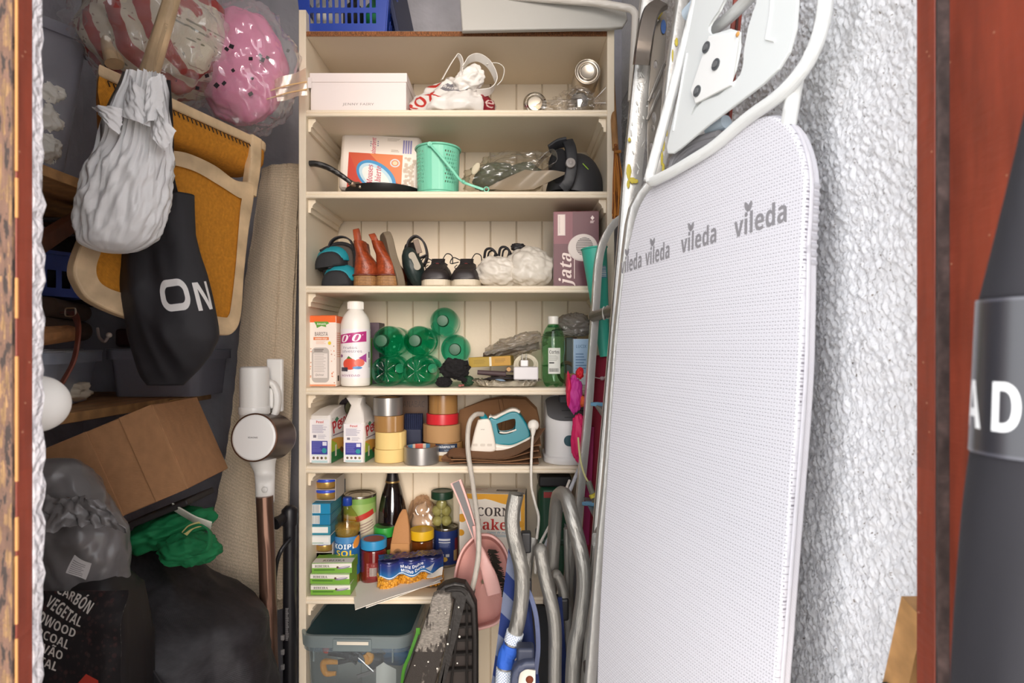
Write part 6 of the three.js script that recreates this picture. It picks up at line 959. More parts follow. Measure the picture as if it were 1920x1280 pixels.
{
  const t = thing('mains_plug', 'white round mains plug on a white cable hanging over the shelf edge', 'plug', P(1000, 800, 1.51)), m = std(0xe6e0d6, 0.4);
  addW(t, 'plug', lathe([[0, 0.012], [0.006, 0.012], [0.012, 0.009], [0.0145, 0.004], [0.0148, -0.006], [0.013, -0.01], [0, -0.01]], 36).rotateX(80 * D).translate(...P(1000, 797, 1.51).toArray()), m);
  addW(t, 'strain_relief', sweep([P(1000, 803, 1.5), P(999, 816, 1.497)], circ(1, 12), { n: 6, scale: (s) => lerp(0.008, 0.0042, s) }), m);
  addW(t, 'pin', merge(...[-0.006, 0.006].map((x) => new THREE.CylinderGeometry(0.0022, 0.0022, 0.018, 10).rotateX(80 * D).translate(...P(1000, 794, 1.53).add(V(x, 0, -0.006)).toArray()))), std(0xb9b4ac, 0.25, 1));
  addW(t, 'cable', tube([P(999, 812, 1.497), P(997, 845, 1.49), P(996, 880, 1.48), P(997, 915, 1.475), P(1004, 945, 1.46), P(1010, 970, 1.44), P(1007, 1005, 1.42), P(1004, 1030, 1.4), P(1004, 1075, 1.39)], 0.0034, 90, 10), m);
  addW(t, 'cable_loop', tube([P(1068, 900, 1.47), P(1050, 945, 1.43), P(1033, 980, 1.4), P(1012, 1020, 1.39), P(994, 1062, 1.39), P(986, 1095, 1.4)], 0.0034, 60, 10), m);
  addW(t, 'cable_loop', tube([P(1085, 880, 1.46), P(1064, 930, 1.42), P(1040, 985, 1.39), P(1022, 1025, 1.38), P(1008, 1060, 1.4)], 0.0048, 60, 10), std(0xc4c6cc, 0.4));
}
{ // steam generator base
  const t = thing('steam_station', 'white steam station with grey slotted deck at the right end of the iron shelf', 'steam station', [X(1068, 1.6), Y5, -1.6]), wht = std(0xe4e2e0, 0.35), gr = std(0x77777a, 0.5);
  const R = (kx, kz, y, z = 0, r = 0.045) => rrect(0.136 * kx, 0.17 * kz, r * Math.min(kx, kz), 6).map(([a, b]) => V(a, y, b + z));
  add(t, 'base_ring', loft([R(1.03, 1.03, 0), R(1.07, 1.05, 0.003), R(1.07, 1.05, 0.016), R(1.0, 1.0, 0.02)], { crease: 40 }), wht);
  const Z = (o, f) => o.map((p) => V(p.x, p.y - f * (p.z + 0.085), p.z));
  add(t, 'body', loft([R(1, 1, 0.018), R(1.0, 1.0, 0.05), R(1.0, 1.0, 0.09), Z(R(0.98, 0.985, 0.162), 0.34), Z(R(0.93, 0.95, 0.168), 0.34)], { crease: 40, closedTop: false }), wht);
  add(t, 'deck', loft([Z(R(0.935, 0.955, 0.166), 0.34), Z(R(0.92, 0.94, 0.163), 0.34), Z(R(0.6, 0.6, 0.161), 0.34)], { crease: 40 }), gr);
  for (const [z, w] of [[0.055, 0.062], [0.015, 0.07], [-0.03, 0.04]]) add(t, 'slot', box(w, 0.004, 0.006, 0.0015).translate(0.012, 0.1645 - 0.34 * (z + 0.085), z), std(0x3a3a3d, 0.6));
  add(t, 'rear_handle', box(0.052, 0.03, 0.03, 0.006, -0.0, 0.155, -0.05, 3), std(0x4a4a4d, 0.5));
  add(t, 'teal_button', ext(rrect(0.05, 0.028, 0.0135, 6), 0.005, { bevel: 0.0015 }).translate(0.002, 0.062, 0.0838), std(0x1f4a54, 0.35));
  add(t, 'badge', ext(rrect(0.02, 0.006, 0.002), 0.001, { bevel: 0.0003 }).rotateX(-70 * D).translate(-0.01, 0.131, 0.012), std(0x55555a, 0.4));
}

// ------------------------------------------------------------------ sixth shelf: food
const Y6 = ST[6] + 0.001;
{ // column of tins and packs at the left end
  const card = std(0xcfc6bc, 0.7), gold = std(0xc29c58, 0.3, 0.6), blue = std(0x3450c4, 0.35, 0.1), x = X(607, 1.58), z = -1.6;
  let y = Y6;
  const pack = (label, w, flip) => {
    const t = thing('tin_pack', label, 'tins', [x + (flip ? -0.002 : 0.002), y, z], 'twin packs of gold tins'), h = 0.0575, d = 0.06;
    add(t, 'sleeve', merge(span(-w / 2, w / 2, 0, 0.0012, -d, 0.024, 0.0004), span(-w / 2, w / 2, h / 2 - 0.0006, h / 2 + 0.0006, -d, 0.024, 0.0004), span(-w / 2, w / 2, h - 0.0012, h, -d, 0.024, 0.0004), span(-w / 2, -w / 2 + 0.0012, 0, h, -d, 0.024, 0.0004), span(w / 2 - 0.0012, w / 2, 0, h, -d, 0.024, 0.0004)), card);
    for (let i = 0; i < 2; i++) for (const zz of [0.003, -0.048]) {
      const f = flip && i === 0 ? -1 : 1, c = add(t, 'tin', lathe([[0, 0], [0.021, 0], [0.0245, 0.004], [0.0255, 0.014], [0.0258, 0.0255], [0, 0.0255]], 36).scale(w / 0.058, f, 0.95).translate(0, (f < 0 ? 0.027 : 0.0014) + i * h / 2, zz), gold);
      add(c, 'lid', lathe([[0.0262, 0.0185], [0.0266, 0.0195], [0.0266, 0.0255], [0.025, 0.0262], [0, 0.0262]], 36).scale(w / 0.058, f, 0.95).translate(0, (f < 0 ? 0.027 : 0.0014) + i * h / 2, zz), blue);
    }
    y += h + 0.0006; return t;
  };
  const bx = (label, h, w, c, draw) => { carton('food_box', label, 'box', [x - 0.003 + 0.001 * (y * 1000 % 3), y, z + 0.002], w, h, 0.1, std(c, 0.5), { front: canvas(128, 64, draw), right: canvas(64, 32, (g) => { g.fillStyle = '#1f6f8f'; g.fillRect(0, 0, 64, 32); lines(g, 6, 6, 50, 20, 3, '#2f8aa8', 0.5); }) }); y += h + 0.0004; };
  pack('twin pack of gold tins with blue lids at the bottom of the left column', 0.054, false);
  pack('twin pack of gold tins with one lid turned down, under the white food boxes', 0.054, true);
  bx('lower white food box in the left column, above the twin packs of tins', 0.0255, 0.058, 0xd9dad6, (g, w, h) => { g.fillStyle = '#cfd6d6'; g.fillRect(0, 0, w, h); g.fillStyle = '#e2e2de'; g.fillRect(8, 8, 112, 38); lines(g, 20, 48, 80, 10, 1, '#9ab0a4', 0.7); });
  bx('upper white food box with teal border in the left column', 0.026, 0.06, 0x3a7f8c, (g, w, h) => { g.fillStyle = '#2f8196'; g.fillRect(0, 0, w, h); g.fillStyle = '#e4e4e0'; g.fillRect(9, 8, 108, 42); });
  bx('lower blue food box with barcode in the left column', 0.028, 0.06, 0x157a9c, (g, w, h) => { g.fillStyle = '#1679a4'; g.fillRect(0, 0, w, h); bars(g, 6, 4, 64, 54, '#8d949a', '#dcdcd8'); });
  bx('upper blue food box with barcode in the left column', 0.0285, 0.058, 0x157a9c, (g, w, h) => { g.fillStyle = '#1783b0'; g.fillRect(0, 0, w, h); bars(g, 8, 4, 64, 54, '#8d949a', '#dcdcd8'); });
  pack('twin pack of gold tins with blue lids on top of the left column', 0.062, false);
}
{ // three green boxes
  const fr = canvas(512, 128, (g, w, h) => { g.fillStyle = '#74a83e'; g.fillRect(0, 0, w, h); g.fillStyle = '#e4e0d8'; g.fillRect(0, 0, w, 58); txt(g, 'RIBEIRA', 130, 34, 44, '#55504c', { bold: true, font: 'serif', sx: 1.0 }); g.fillStyle = '#4c7a2c'; g.fillRect(24, 76, 270, 18); g.fillStyle = '#8b8296'; g.save(); g.translate(410, 55); g.rotate(-0.18); g.beginPath(); g.ellipse(0, 0, 84, 17, 0, 0, TAU); g.fill(); g.fillStyle = '#c9c2cc'; g.beginPath(); g.ellipse(10, -6, 60, 8, 0, 0, TAU); g.fill(); g.restore(); g.fillStyle = '#5a4436'; g.beginPath(); g.arc(330, 52, 15, 0, TAU); g.fill(); });
  const tp = canvas(256, 128, (g, w, h) => { g.fillStyle = '#74a83e'; g.fillRect(0, 0, w, h); g.fillStyle = '#e4e0d8'; g.fillRect(0, 60, w, 68); txt(g, 'RIBEIRA', 130, 96, 34, '#55504c', { bold: true, font: 'serif' }); });
  ['bottom', 'middle', 'top'].forEach((s, i) => carton('sardine_box', `${s} green and white tin box of the three stacked at the shelf front`, 'box', [X(618.5 + [1, 0, 2][i], 1.512), Y6 + i * 0.0272, -1.545 - 0.002 * i], 0.103, 0.0265, 0.066, std(0x74a83e, 0.45), { front: fr, top: tp }, [0.5, -1.5, 2][i] * D));
}
{ // oil bottle
  const d = 1.6, r = 0.0335, t = thing('oil_bottle', 'sunflower oil bottle with blue cap and blue label beside the tin column', 'bottle', [X(651.5, d), Y6, -d]), H = Y(945, d) - Y6;
  const prof = soft([[0.001, 0.001], [r * 0.9, 0.0], [r, 0.012], [r * 0.97, H * 0.3], [r, H * 0.5], [r * 0.98, H * 0.58], [r * 0.9, H * 0.615], [r * 1.0, H * 0.66], [r * 0.98, H * 0.76], [r * 0.7, H * 0.88], [r * 0.36, H * 0.955], [r * 0.34, H]], 5);
  add(t, 'shell', lathe(prof, 56), phys(0xf6efd8, 0.06, { transmission: 1, thickness: 0, ior: 1.5 }));
  add(t, 'oil', lathe(prof.filter((p) => p[1] < H * 0.76).map(([a, b]) => [a * 0.97, b + 0.001]).concat([[0, H * 0.76]]), 48), phys(0xf2dc92, 0.1, { transmission: 0.75, thickness: 0, ior: 1.4 }));
  const lb = canvas(512, 384, (g, w, h) => { g.fillStyle = '#1f5f9a'; g.fillRect(0, 0, w, h); g.save(); g.translate(w / 2, 0); g.scale(0.82, 1); g.fillStyle = '#4a86ba'; g.beginPath(); g.ellipse(0, 28, 110, 36, 0, 0, TAU); g.fill(); txt(g, 'KOIPE', 0, 92, 66, '#e6ecf0', { bold: true }); txt(g, 'SOL', 4, 156, 76, '#e6c23a', { bold: true, sx: 1.1 }); g.fillStyle = '#2b78b4'; g.beginPath(); g.ellipse(0, 330, 90, 80, 0, 0, TAU); g.fill(); g.fillStyle = '#d8e4ea'; g.beginPath(); g.ellipse(-2, 300, 60, 34, 0, Math.PI, TAU); g.fill(); g.fillStyle = '#e6b83a'; g.fillRect(-36, 300, 72, 84); g.fillStyle = '#d0a860'; g.beginPath(); g.arc(78, 230, 32, 0, TAU); g.fill(); g.fillStyle = '#1a4a7a'; g.beginPath(); g.arc(-4, 235, 26, 0, TAU); g.fill(); g.fillStyle = '#d98a34'; g.beginPath(); g.ellipse(110, 60, 34, 60, 0.4, 0, TAU); g.fill(); g.restore(); });
  add(t, 'label', new THREE.CylinderGeometry(r * 1.012, r * 1.012, H * 0.5, 56, 1, true).translate(0, H * 0.37, 0).rotateY(Math.PI), std(0xffffff, 0.35, 0, { map: lb }));
  add(t, 'cap', lathe([[0, H + 0.02], [0.0105, H + 0.02], [0.0122, H + 0.017], [0.0128, H - 0.002], [0, H - 0.002]], 36), std(0x22409a, 0.35));
}
function can(label, px, d, r, h, m, lb, o = {}) {
  const t = thing(o.name ?? 'food_can', label, 'can', [X(px, d), o.y ?? Y6, -d]), metal = std(0xa9a294, 0.25, 0.95);
  add(t, 'can', lathe([[0, 0.002], [r * 0.95, 0.002], [r, 0], [r, 0.004], [r * 0.985, 0.006], [r * 0.985, h - 0.006], [r, h - 0.004], [r, h], [r * 0.95, h], [r * 0.94, h - 0.004], [r * 0.7, h - 0.003], [r * 0.68, h - 0.005], [0, h - 0.005]], 56), metal);
  add(t, 'label', new THREE.CylinderGeometry(r * 0.992, r * 0.992, h - 0.014, 56, 1, true).translate(0, h / 2, 0).rotateY(Math.PI), std(0xffffff, 0.4, 0, { map: lb }));
  return t;
}
can('large tin can with green and yellow label behind the oil bottle', 675, 1.705, 0.0465, Y(924, 1.705) - Y6, null, canvas(512, 384, (g, w, h) => { g.fillStyle = '#d8ceb4'; g.fillRect(0, 0, w, h); g.fillStyle = '#9aba6a'; g.fillRect(0, 0, w, 90); g.fillStyle = '#7ea852'; g.fillRect(0, 0, w, 30); g.fillStyle = '#d8b022'; g.fillRect(170, 110, 105, 250); g.fillStyle = '#c03a30'; g.save(); g.translate(305, 92); g.rotate(-0.35); g.fillRect(-50, -15, 100, 30); g.restore(); g.save(); g.translate(310, 160); g.rotate(-0.3); lines(g, -60, -30, 120, 60, 4, '#a58a82', 0.4); g.restore(); for (let i = 0; i < 9; i++) { g.fillStyle = ['#8a6a4a', '#c9b98a', '#d6c8a8'][i % 3]; g.beginPath(); g.arc(rr(265, 370), rr(210, 330), rr(8, 30), 0, TAU); g.fill(); } g.fillStyle = '#5a7a3a'; g.fillRect(0, 352, w, 14); }));
{
  const d = 1.725, t = thing('wine_bottle', 'dark wine bottle with a thin gold neck band at the back of the food shelf', 'bottle', [X(736, d), Y6, -d]), g = phys(0x140c0e, 0.06, { clearcoat: 1, clearcoatRoughness: 0.05 });
  add(t, 'bottle', lathe(soft([[0.001, 0], [0.036, 0], [0.041, 0.004], [0.041, 0.12], [0.039, 0.165], [0.03, 0.21], [0.02, 0.243], [0.0155, 0.262], [0.0145, 0.3]], 6).concat([[0, 0.301]]), 52), g);
  add(t, 'foil', lathe(soft([[0.0206, 0.243], [0.0162, 0.262], [0.0155, 0.285], [0.0158, 0.3]], 5).concat([[0.0158, 0.306], [0, 0.308]]), 44), std(0x17151a, 0.4)); add(t, 'neck_band', lathe([[0.0206, 0.241], [0.021, 0.243], [0.0205, 0.2455], [0.0198, 0.2465]], 44), std(0xa98a5a, 0.35, 0.8), 'thin gold band');
}
const glass = phys(0xf3f6f2, 0.05, { transmission: 1, thickness: 0, ior: 1.5 });
function jar(label, px, d, r, h, fill, lidM, o = {}) {
  const t = thing('jar', label, 'jar', [X(px, d), o.y ?? Y6, -d]);
  const prof = soft([[0.001, 0.001], [r * 0.9, 0], [r, 0.006], [r, h * 0.68], [r * 0.93, h * 0.77], [r * 0.84, h * 0.81]], 5);
  add(t, 'glass', lathe(prof, 52), glass);
  if (fill) add(t, 'contents', lathe(prof.filter((p) => p[1] < h * (o.level ?? 0.76)).map(([a, b]) => [a * 0.96, b + 0.0012]).concat([[0, h * (o.level ?? 0.76)]]), 48), fill);
  const ly = h * 0.79, lr = r * (o.lid ?? 0.95), l = add(t, 'lid', lathe([[lr * 0.98, ly], [lr, ly + 0.001], [lr, h - 0.002], [lr * 0.96, h], [lr * 0.84, h + 0.0002], [lr * 0.8, h - 0.0014], [0, h - 0.0012]], 52), lidM);
  if (o.lidTop) add(l, 'lid_print', new THREE.CircleGeometry(lr * 0.78, 40).rotateX(-90 * D).translate(0, h - 0.0009, 0), o.lidTop);
  return t;
}
{
  const jam = phys(0x7c1d20, 0.12, { clearcoat: 1 });
  const r = jar('red strawberry jar with blue lid at the front of the food shelf', 701, 1.615, 0.0355, 0.113, jam, std(0x2f8cc0, 0.35), { lidTop: std(0x9c4a4c, 0.5), lid: 0.99 });
  const lm = canvas(128, 160, (g, w, h) => { g.fillStyle = '#7c2022'; g.fillRect(0, 0, w, h); lines(g, 4, 10, 26, 140, 9, '#c99a94', 0.3); bars(g, 38, 50, 80, 84, '#3a2a2a', '#cfc4be'); txt(g, '7 20', 76, 30, 22, '#c99a94'); });
  add(r, 'barcode_label', new THREE.CylinderGeometry(0.0359, 0.0359, 0.042, 24, 1, true, -0.35, 0.85).translate(0, 0.036, 0), std(0xffffff, 0.4, 0, { map: lm }));
  const s = jar('small jar with bright green lid behind the red jar', 722, 1.69, 0.0315, 0.125, phys(0x5a2a1c, 0.15, { clearcoat: 1 }), std(0x2f9a3c, 0.35), { lid: 1.0, lidTop: std(0x4d7a3c, 0.5) });
  add(s, 'label', new THREE.CylinderGeometry(0.032, 0.032, 0.05, 32, 1, true, -1.4, 2.8).translate(0, 0.04, 0), std(0x8db04e, 0.5));
  jar('jar with blue and red lid almost hidden behind the green-lidded jar', 731, 1.775 - 0.03, 0.024, 0.13, phys(0x6a2a22, 0.2), std(0x3a7fae, 0.35), { lid: 1.0, lidTop: std(0xa24a48, 0.5) });
  jar('honey-brown jar with yellow lid behind the pack of sweetcorn', 791, 1.675, 0.035, 0.12, phys(0x6b3513, 0.12, { clearcoat: 1 }), std(0xd8ae1e, 0.4), { lid: 0.98 });
  const cy = can('blue food can standing under the jar of artichokes', 836, 1.735, 0.0362, Y(985, 1.735) - Y6, null, canvas(512, 256, (g, w, h) => { g.fillStyle = '#22346e'; g.fillRect(0, 0, w, h); g.fillStyle = '#3d4c80'; g.fillRect(215, 50, 80, 76); g.fillStyle = '#cfd2d8'; g.fillRect(215, 56, 80, 14); g.fillRect(215, 80, 80, 8); lines(g, 222, 94, 66, 28, 3, '#7f8aae', 0.4); g.fillStyle = '#d8b04a'; g.beginPath(); g.arc(258, 212, 18, 0, TAU); g.fill(); g.fillStyle = '#cdd0d4'; g.fillRect(228, 172, 24, 22); g.fillRect(264, 172, 24, 22); g.fillStyle = '#7a2a34'; g.fillRect(330, 60, 60, 180); g.fillStyle = '#b99a6a'; g.fillRect(320, 150, 34, 80); }));
  const aj = jar('glass jar of pale artichoke hearts with dark green lid on the blue can', 829, 1.735, 0.033, 0.103, null, std(0x1d3d2c, 0.35), { y: cy.position.y + Y(985, 1.735) - Y6 + 0.0005, lid: 0.98 });
  const am = std(0xa39a5e, 0.5); for (const [a, b, y] of [[-0.014, 0.008, 0.016], [0.014, 0.012, 0.018], [0.0, -0.012, 0.017], [0.012, 0.006, 0.046], [-0.013, 0.01, 0.047], [0.001, -0.012, 0.05], [0.0, 0.014, 0.066]]) add(aj, 'artichoke_heart', lump(0.0155, 0.0155, 0.0145, 0.08, 2, { w: 28, h: 18 }).translate(a, y, b), am);
}
{
  const t = thing('paper_bag', 'small brown printed paper pouch standing between the two lidded jars', 'paper bag', [X(752, 1.64), Y6, -1.635]);
  const kr = std(0xb07d4e, 0.75, 0, { bumpMap: rep(GRAIN, 4), bumpScale: 0.0008 });
  const H = Y(957, 1.62) - Y6, R = (k, y, x, w, z) => rrect(0.054 * w, 0.038 * z, 0.002, 2).map(([a, b]) => V(a + x, y, b));
  add(t, 'pouch', loft([R(0, 0, 0, 1, 1), R(0, H * 0.3, 0, 1.03, 1), R(0, H * 0.5, 0.001, 0.98, 0.8), R(0, H * 0.75, 0.004, 0.78, 0.4), R(0, H * 0.93, 0.008, 0.42, 0.14), R(0, H, 0.010, 0.2, 0.06)], { crease: 25 }), kr);
  const pm = canvas(128, 192, (g, w, h) => { g.fillStyle = '#b88450'; g.fillRect(0, 0, w, h); g.strokeStyle = '#4d3320'; g.lineWidth = 4; for (let i = 0; i < 9; i++) { const a = -2.6 + i * 0.28; g.beginPath(); g.moveTo(50, 64); g.lineTo(50 + 34 * Math.cos(a), 64 + 34 * Math.sin(a)); g.stroke(); } txt(g, 'té', 48, 100, 46, '#4d3320', { italic: true, bold: true, font: 'serif' }); lines(g, 20, 140, 70, 40, 4, '#7d5632', 0.35); });
  add(t, 'printed_front', sheet(6, 10, (u, v) => V((u - 0.5) * lerp(0.05, 0.046, v), H * (0.06 + 0.46 * v), lerp(0.0206, 0.0165, smooth(0.5, 1, v))), 0.0005), std(0xffffff, 0.7, 0, { map: pm }));
  const sp = canvas(64, 128, (g, w, h) => { g.fillStyle = '#8a6238'; g.fillRect(0, 0, w, h); for (let i = 0; i < 160; i++) { g.fillStyle = rnd() < 0.5 ? '#5d4024' : '#b08a5c'; g.fillRect(rr(0, w), rr(0, h), 3, 3); } });
  add(t, 'speckled_gusset', sheet(4, 10, (u, v) => V(0.0282 - 0.001 * u, H * (0.02 + 0.48 * v), (u - 0.5) * 0.034), 0.0005), std(0xffffff, 0.7, 0, { map: sp }));
  const n = thing('garlic_bag', 'pale bag of garlic bulbs in clear film at the back of the food shelf', 'garlic', [X(792, 1.745), Y6, -1.745]);
  const gm = std(0xdccbb8, 0.7); for (const [x, y, r] of [[-0.012, 0.025, 0.028], [0.016, 0.026, 0.026], [-0.008, 0.072, 0.028], [0.016, 0.08, 0.025], [-0.01, 0.118, 0.027], [0.02, 0.122, 0.024], [0.0, 0.158, 0.02]]) add(n, 'bulb', lathe(soft([[0.001, -r], [r * 0.8, -r * 0.7], [r, -r * 0.1], [r * 0.6, r * 0.55], [r * 0.16, r * 0.9], [r * 0.12, r * 1.2]], 4), 18).rotateZ(rr(-0.7, 0.7)).translate(x, y, rr(-0.004, 0.004)), gm);
  add(n, 'film', lump(0.05, 0.1, 0.04, 0.16, 2.6, { s: 7 }).translate(0.002, 0.096, 0), film(0xf2e6da, 0.08, 0.95));
}
{ // three joined corn jars
  const t = thing('sweetcorn_pack', 'pack of three sweetcorn jars in a blue printed wrapper at the shelf front', 'jars', [X(770, 1.565), Y6 + 0.0008, -1.57], null, 17 * D), corn = std(0xd9982a, 0.4), gl = glass;
  const H = 0.077, r = 0.0305;
  const kern = lump(0.0042, 0.0036, 0.003, 0.1, 2, { w: 8, h: 6, soft: 1 });
  for (let i = -1; i <= 1; i++) {
    const x = i * 0.057; const j = add(t, 'jar', lathe(soft([[0.001, 0], [r * 0.85, 0], [r, 0.006], [r, H * 0.85], [r * 0.9, H]], 4), 40).translate(x, 0, 0), gl);
    add(j, 'corn', lathe([[0, 0.002], [r * 0.86, 0.002], [r * 0.93, 0.008], [r * 0.93, H * 0.75], [0, H * 0.75]], 32).translate(x, 0, 0), std(0xc27f1c, 0.5));
    const ks = []; for (let k = 0; k < 120; k++) { const a = rr(-1.7, 1.7), y = rr(0.005, H * 0.55); ks.push(kern.clone().rotateZ(rr(0, 3)).rotateY(a).translate(x + r * 0.94 * Math.sin(a), y, r * 0.94 * Math.cos(a))); } const m = add(j, 'kernels', merge(ks), corn); m.userData.kind = 'stuff';
    add(j, 'lid', lathe([[r * 0.9, H * 0.9], [r * 0.93, H * 0.91], [r * 0.93, H], [r * 0.85, H + 0.0015], [0, H + 0.001]], 36).translate(x, 0, 0), std(0x2a2f5a, 0.35, 0.4));
  }
  const lm = canvas(512, 160, (g, w, h) => { const q = g.createLinearGradient(0, 0, 0, h); q.addColorStop(0, '#2c2a66'); q.addColorStop(0.5, '#24407e'); q.addColorStop(1, '#2a78b0'); g.fillStyle = q; g.fillRect(0, 0, w, h); txt(g, 'Maíz Dulce', 255, 64, 44, '#e4e6ea', { bold: true, sx: 0.8, rot: -0.08 }); txt(g, 'Milho Doce', 262, 108, 44, '#e4e6ea', { bold: true, sx: 0.8, rot: -0.08 }); g.strokeStyle = '#dfe3e6'; g.lineWidth = 9; g.beginPath(); g.moveTo(0, h - 4); g.quadraticCurveTo(200, h - 26, w, h - 6); g.stroke(); g.fillStyle = '#9aa0a8'; g.beginPath(); g.moveTo(360, 120); g.lineTo(430, 40); g.lineTo(400, 130); g.fill(); });
  const front = (x) => { let m = -1; for (let i = -1; i <= 1; i++) { const q = r * r - (x - i * 0.057) ** 2; if (q > 0) m = Math.max(m, Math.sqrt(q)); } return Math.max(m, 0.021); };
  add(t, 'printed_wrapper', sheet(80, 14, (u, v) => { const x = lerp(-0.0855, 0.0855, u), y = lerp(H * 0.5, H * 1.02, v) - 0.004 * Math.cos((u - 0.5) * 6.28 * 3) * (1 - v); return V(x, y, (Math.abs(x) > 0.0854 ? 0.003 : front(x)) + 0.0012 - 0.012 * smooth(0.85, 1, v)); }, 0.0006), std(0xffffff, 0.25, 0, { map: lm }));
  add(t, 'wrapper_top', sheet(40, 8, (u, v) => V(lerp(-0.084, 0.084, u), H * 1.02 + 0.003 + 0.004 * Math.abs(Math.sin((u - 0.5) * Math.PI * 3)) * 0.5 + 0.002 * n3(u * 14, v * 4, 3), lerp(0.02, -0.022, v)), 0.0006), std(0x35305e, 0.2));
}
{ // loose sheets under the corn
  const pm = std(0xf4eee4, 0.75), t = thing('paper_sheets', 'few cream paper sheets hanging over the edge of the food shelf', 'paper', [X(740, 1.52), Y6, -1.52]);
  const S = (pts, k) => addW(t, 'sheet', sheet(26, 14, (u, v) => { const a = pts[0].clone().lerp(pts[1], u), b = pts[3].clone().lerp(pts[2], u); const q = a.lerp(b, v); q.y += 0.002 * Math.sin(u * 4 + k); return q; }, 0.0012), pm);
  S([P(660, 1092, 1.598), P(820, 1072, 1.63), P(826, 1090, 1.50), P(666, 1143, 1.435)], 0);
  S([P(690, 1090, 1.61), P(826, 1073, 1.64), P(830, 1084, 1.52), P(686, 1141, 1.437)], 2);
  addW(t, 'sheet', sheet(14, 8, (u, v) => { const q = P(lerp(800, 829, u), lerp(1083, 1082, u) - v * 10 * smooth(0, 1, u), lerp(1.51, 1.5, u)); q.z -= 0.02 * v; q.y += 0.006 * smooth(0.3, 1, u); return q; }, 0.0012), pm);
}
{ // corn flakes
  const fr = canvas(512, 640, (g, w, h) => {
    g.fillStyle = '#e8a92a'; g.fillRect(0, 0, w, h); g.fillStyle = '#eee8de'; g.beginPath(); g.moveTo(0, 40); g.bezierCurveTo(60, 26, 120, 60, 200, 40); g.bezierCurveTo(300, 50, 350, 110, 480, 70); g.lineTo(490, 640); g.lineTo(0, 640); g.fill();  g.fillStyle = '#e0a024'; for (const [x, y, k] of [[20, 200, 34], [12, 320, 26], [480, 240, 26]]) { g.beginPath(); g.arc(x, y, k, 0, TAU); g.fill(); }
    txt(g, 'CORN', 268, 146, 96, '#3d3532', { font: 'serif', bold: true, sx: 0.95 }); txt(g, 'Flakes', 250, 250, 116, '#c23a34', { font: 'serif', bold: true, sx: 0.95 }); lines(g, 150, 330, 240, 22, 2, '#8fb4c9', 0.4); txt(g, 'copos de maíz', 300, 312, 26, '#6fa0bc', { italic: true });
  });
  const tp = canvas(256, 96, (g, w, h) => { g.fillStyle = '#e4dbd0'; g.fillRect(0, 0, w, h); lines(g, 14, 20, 90, 40, 3, '#b9837c', 0.4); g.fillStyle = '#443c3a'; g.fillRect(140, 30, 84, 30); lines(g, 148, 36, 68, 18, 2, '#8d8480', 0.4); });
  const d = 1.655, h = Y(926, 1.655) - Y6;
  carton('cereal_box', 'corn flakes box with yellow border standing behind the pink dustpan', 'box', [X(925, d + 0.03), Y6, -d - 0.04], 0.187, h, 0.07, std(0xb9b0a4, 0.6), { front: fr, top: tp, right: canvas(64, 64, (g) => { g.fillStyle = '#6e675f'; g.fillRect(0, 0, 64, 64); lines(g, 8, 8, 46, 46, 8, '#8a827a', 0.4); }) }, -5 * D);
}
{
  const t = thing('green_case', 'dark green rounded case with a red strip at the back right of the food shelf', 'case', [X(1036, 1.66), Y6, -1.67]), h = Y(906, 1.66) - Y6;
  add(t, 'case', box(0.085, h, 0.1, 0.02, 0, h / 2, 0, 5), std(0x1c4733, 0.4)); add(t, 'red_strip', box(0.058, 0.016, 0.002, 0.0008, 0.002, h - 0.022, 0.051), std(0x9c3434, 0.5)); add(t, 'black_lid', box(0.09, 0.03, 0.11, 0.006, 0.004, h + 0.015, 0), std(0x1b1b20, 0.5)); add(t, 'lower_shell', box(0.092, 0.02, 0.106, 0.006, 0, 0.1, 0), std(0x163a2a, 0.4));
  solo('flyer', 'dark printed sheet standing upright behind the column of tins', 'paper', box(0.04, 0.25, 0.003, 0.001, 0, 0.125, 0), std(0x49525c, 0.4), [X(633, 1.72), Y6, -1.73]);
  solo('clear_bag', 'small clear film bag tucked between the tin column and the oil bottle', 'plastic bag', lump(0.02, 0.085, 0.03, 0.25, 3, { flat: -0.08 }), film(0xe8ecf0, 0.1, 0.9), [X(630, 1.66), Y6 + 0.0815, -1.655]);
}
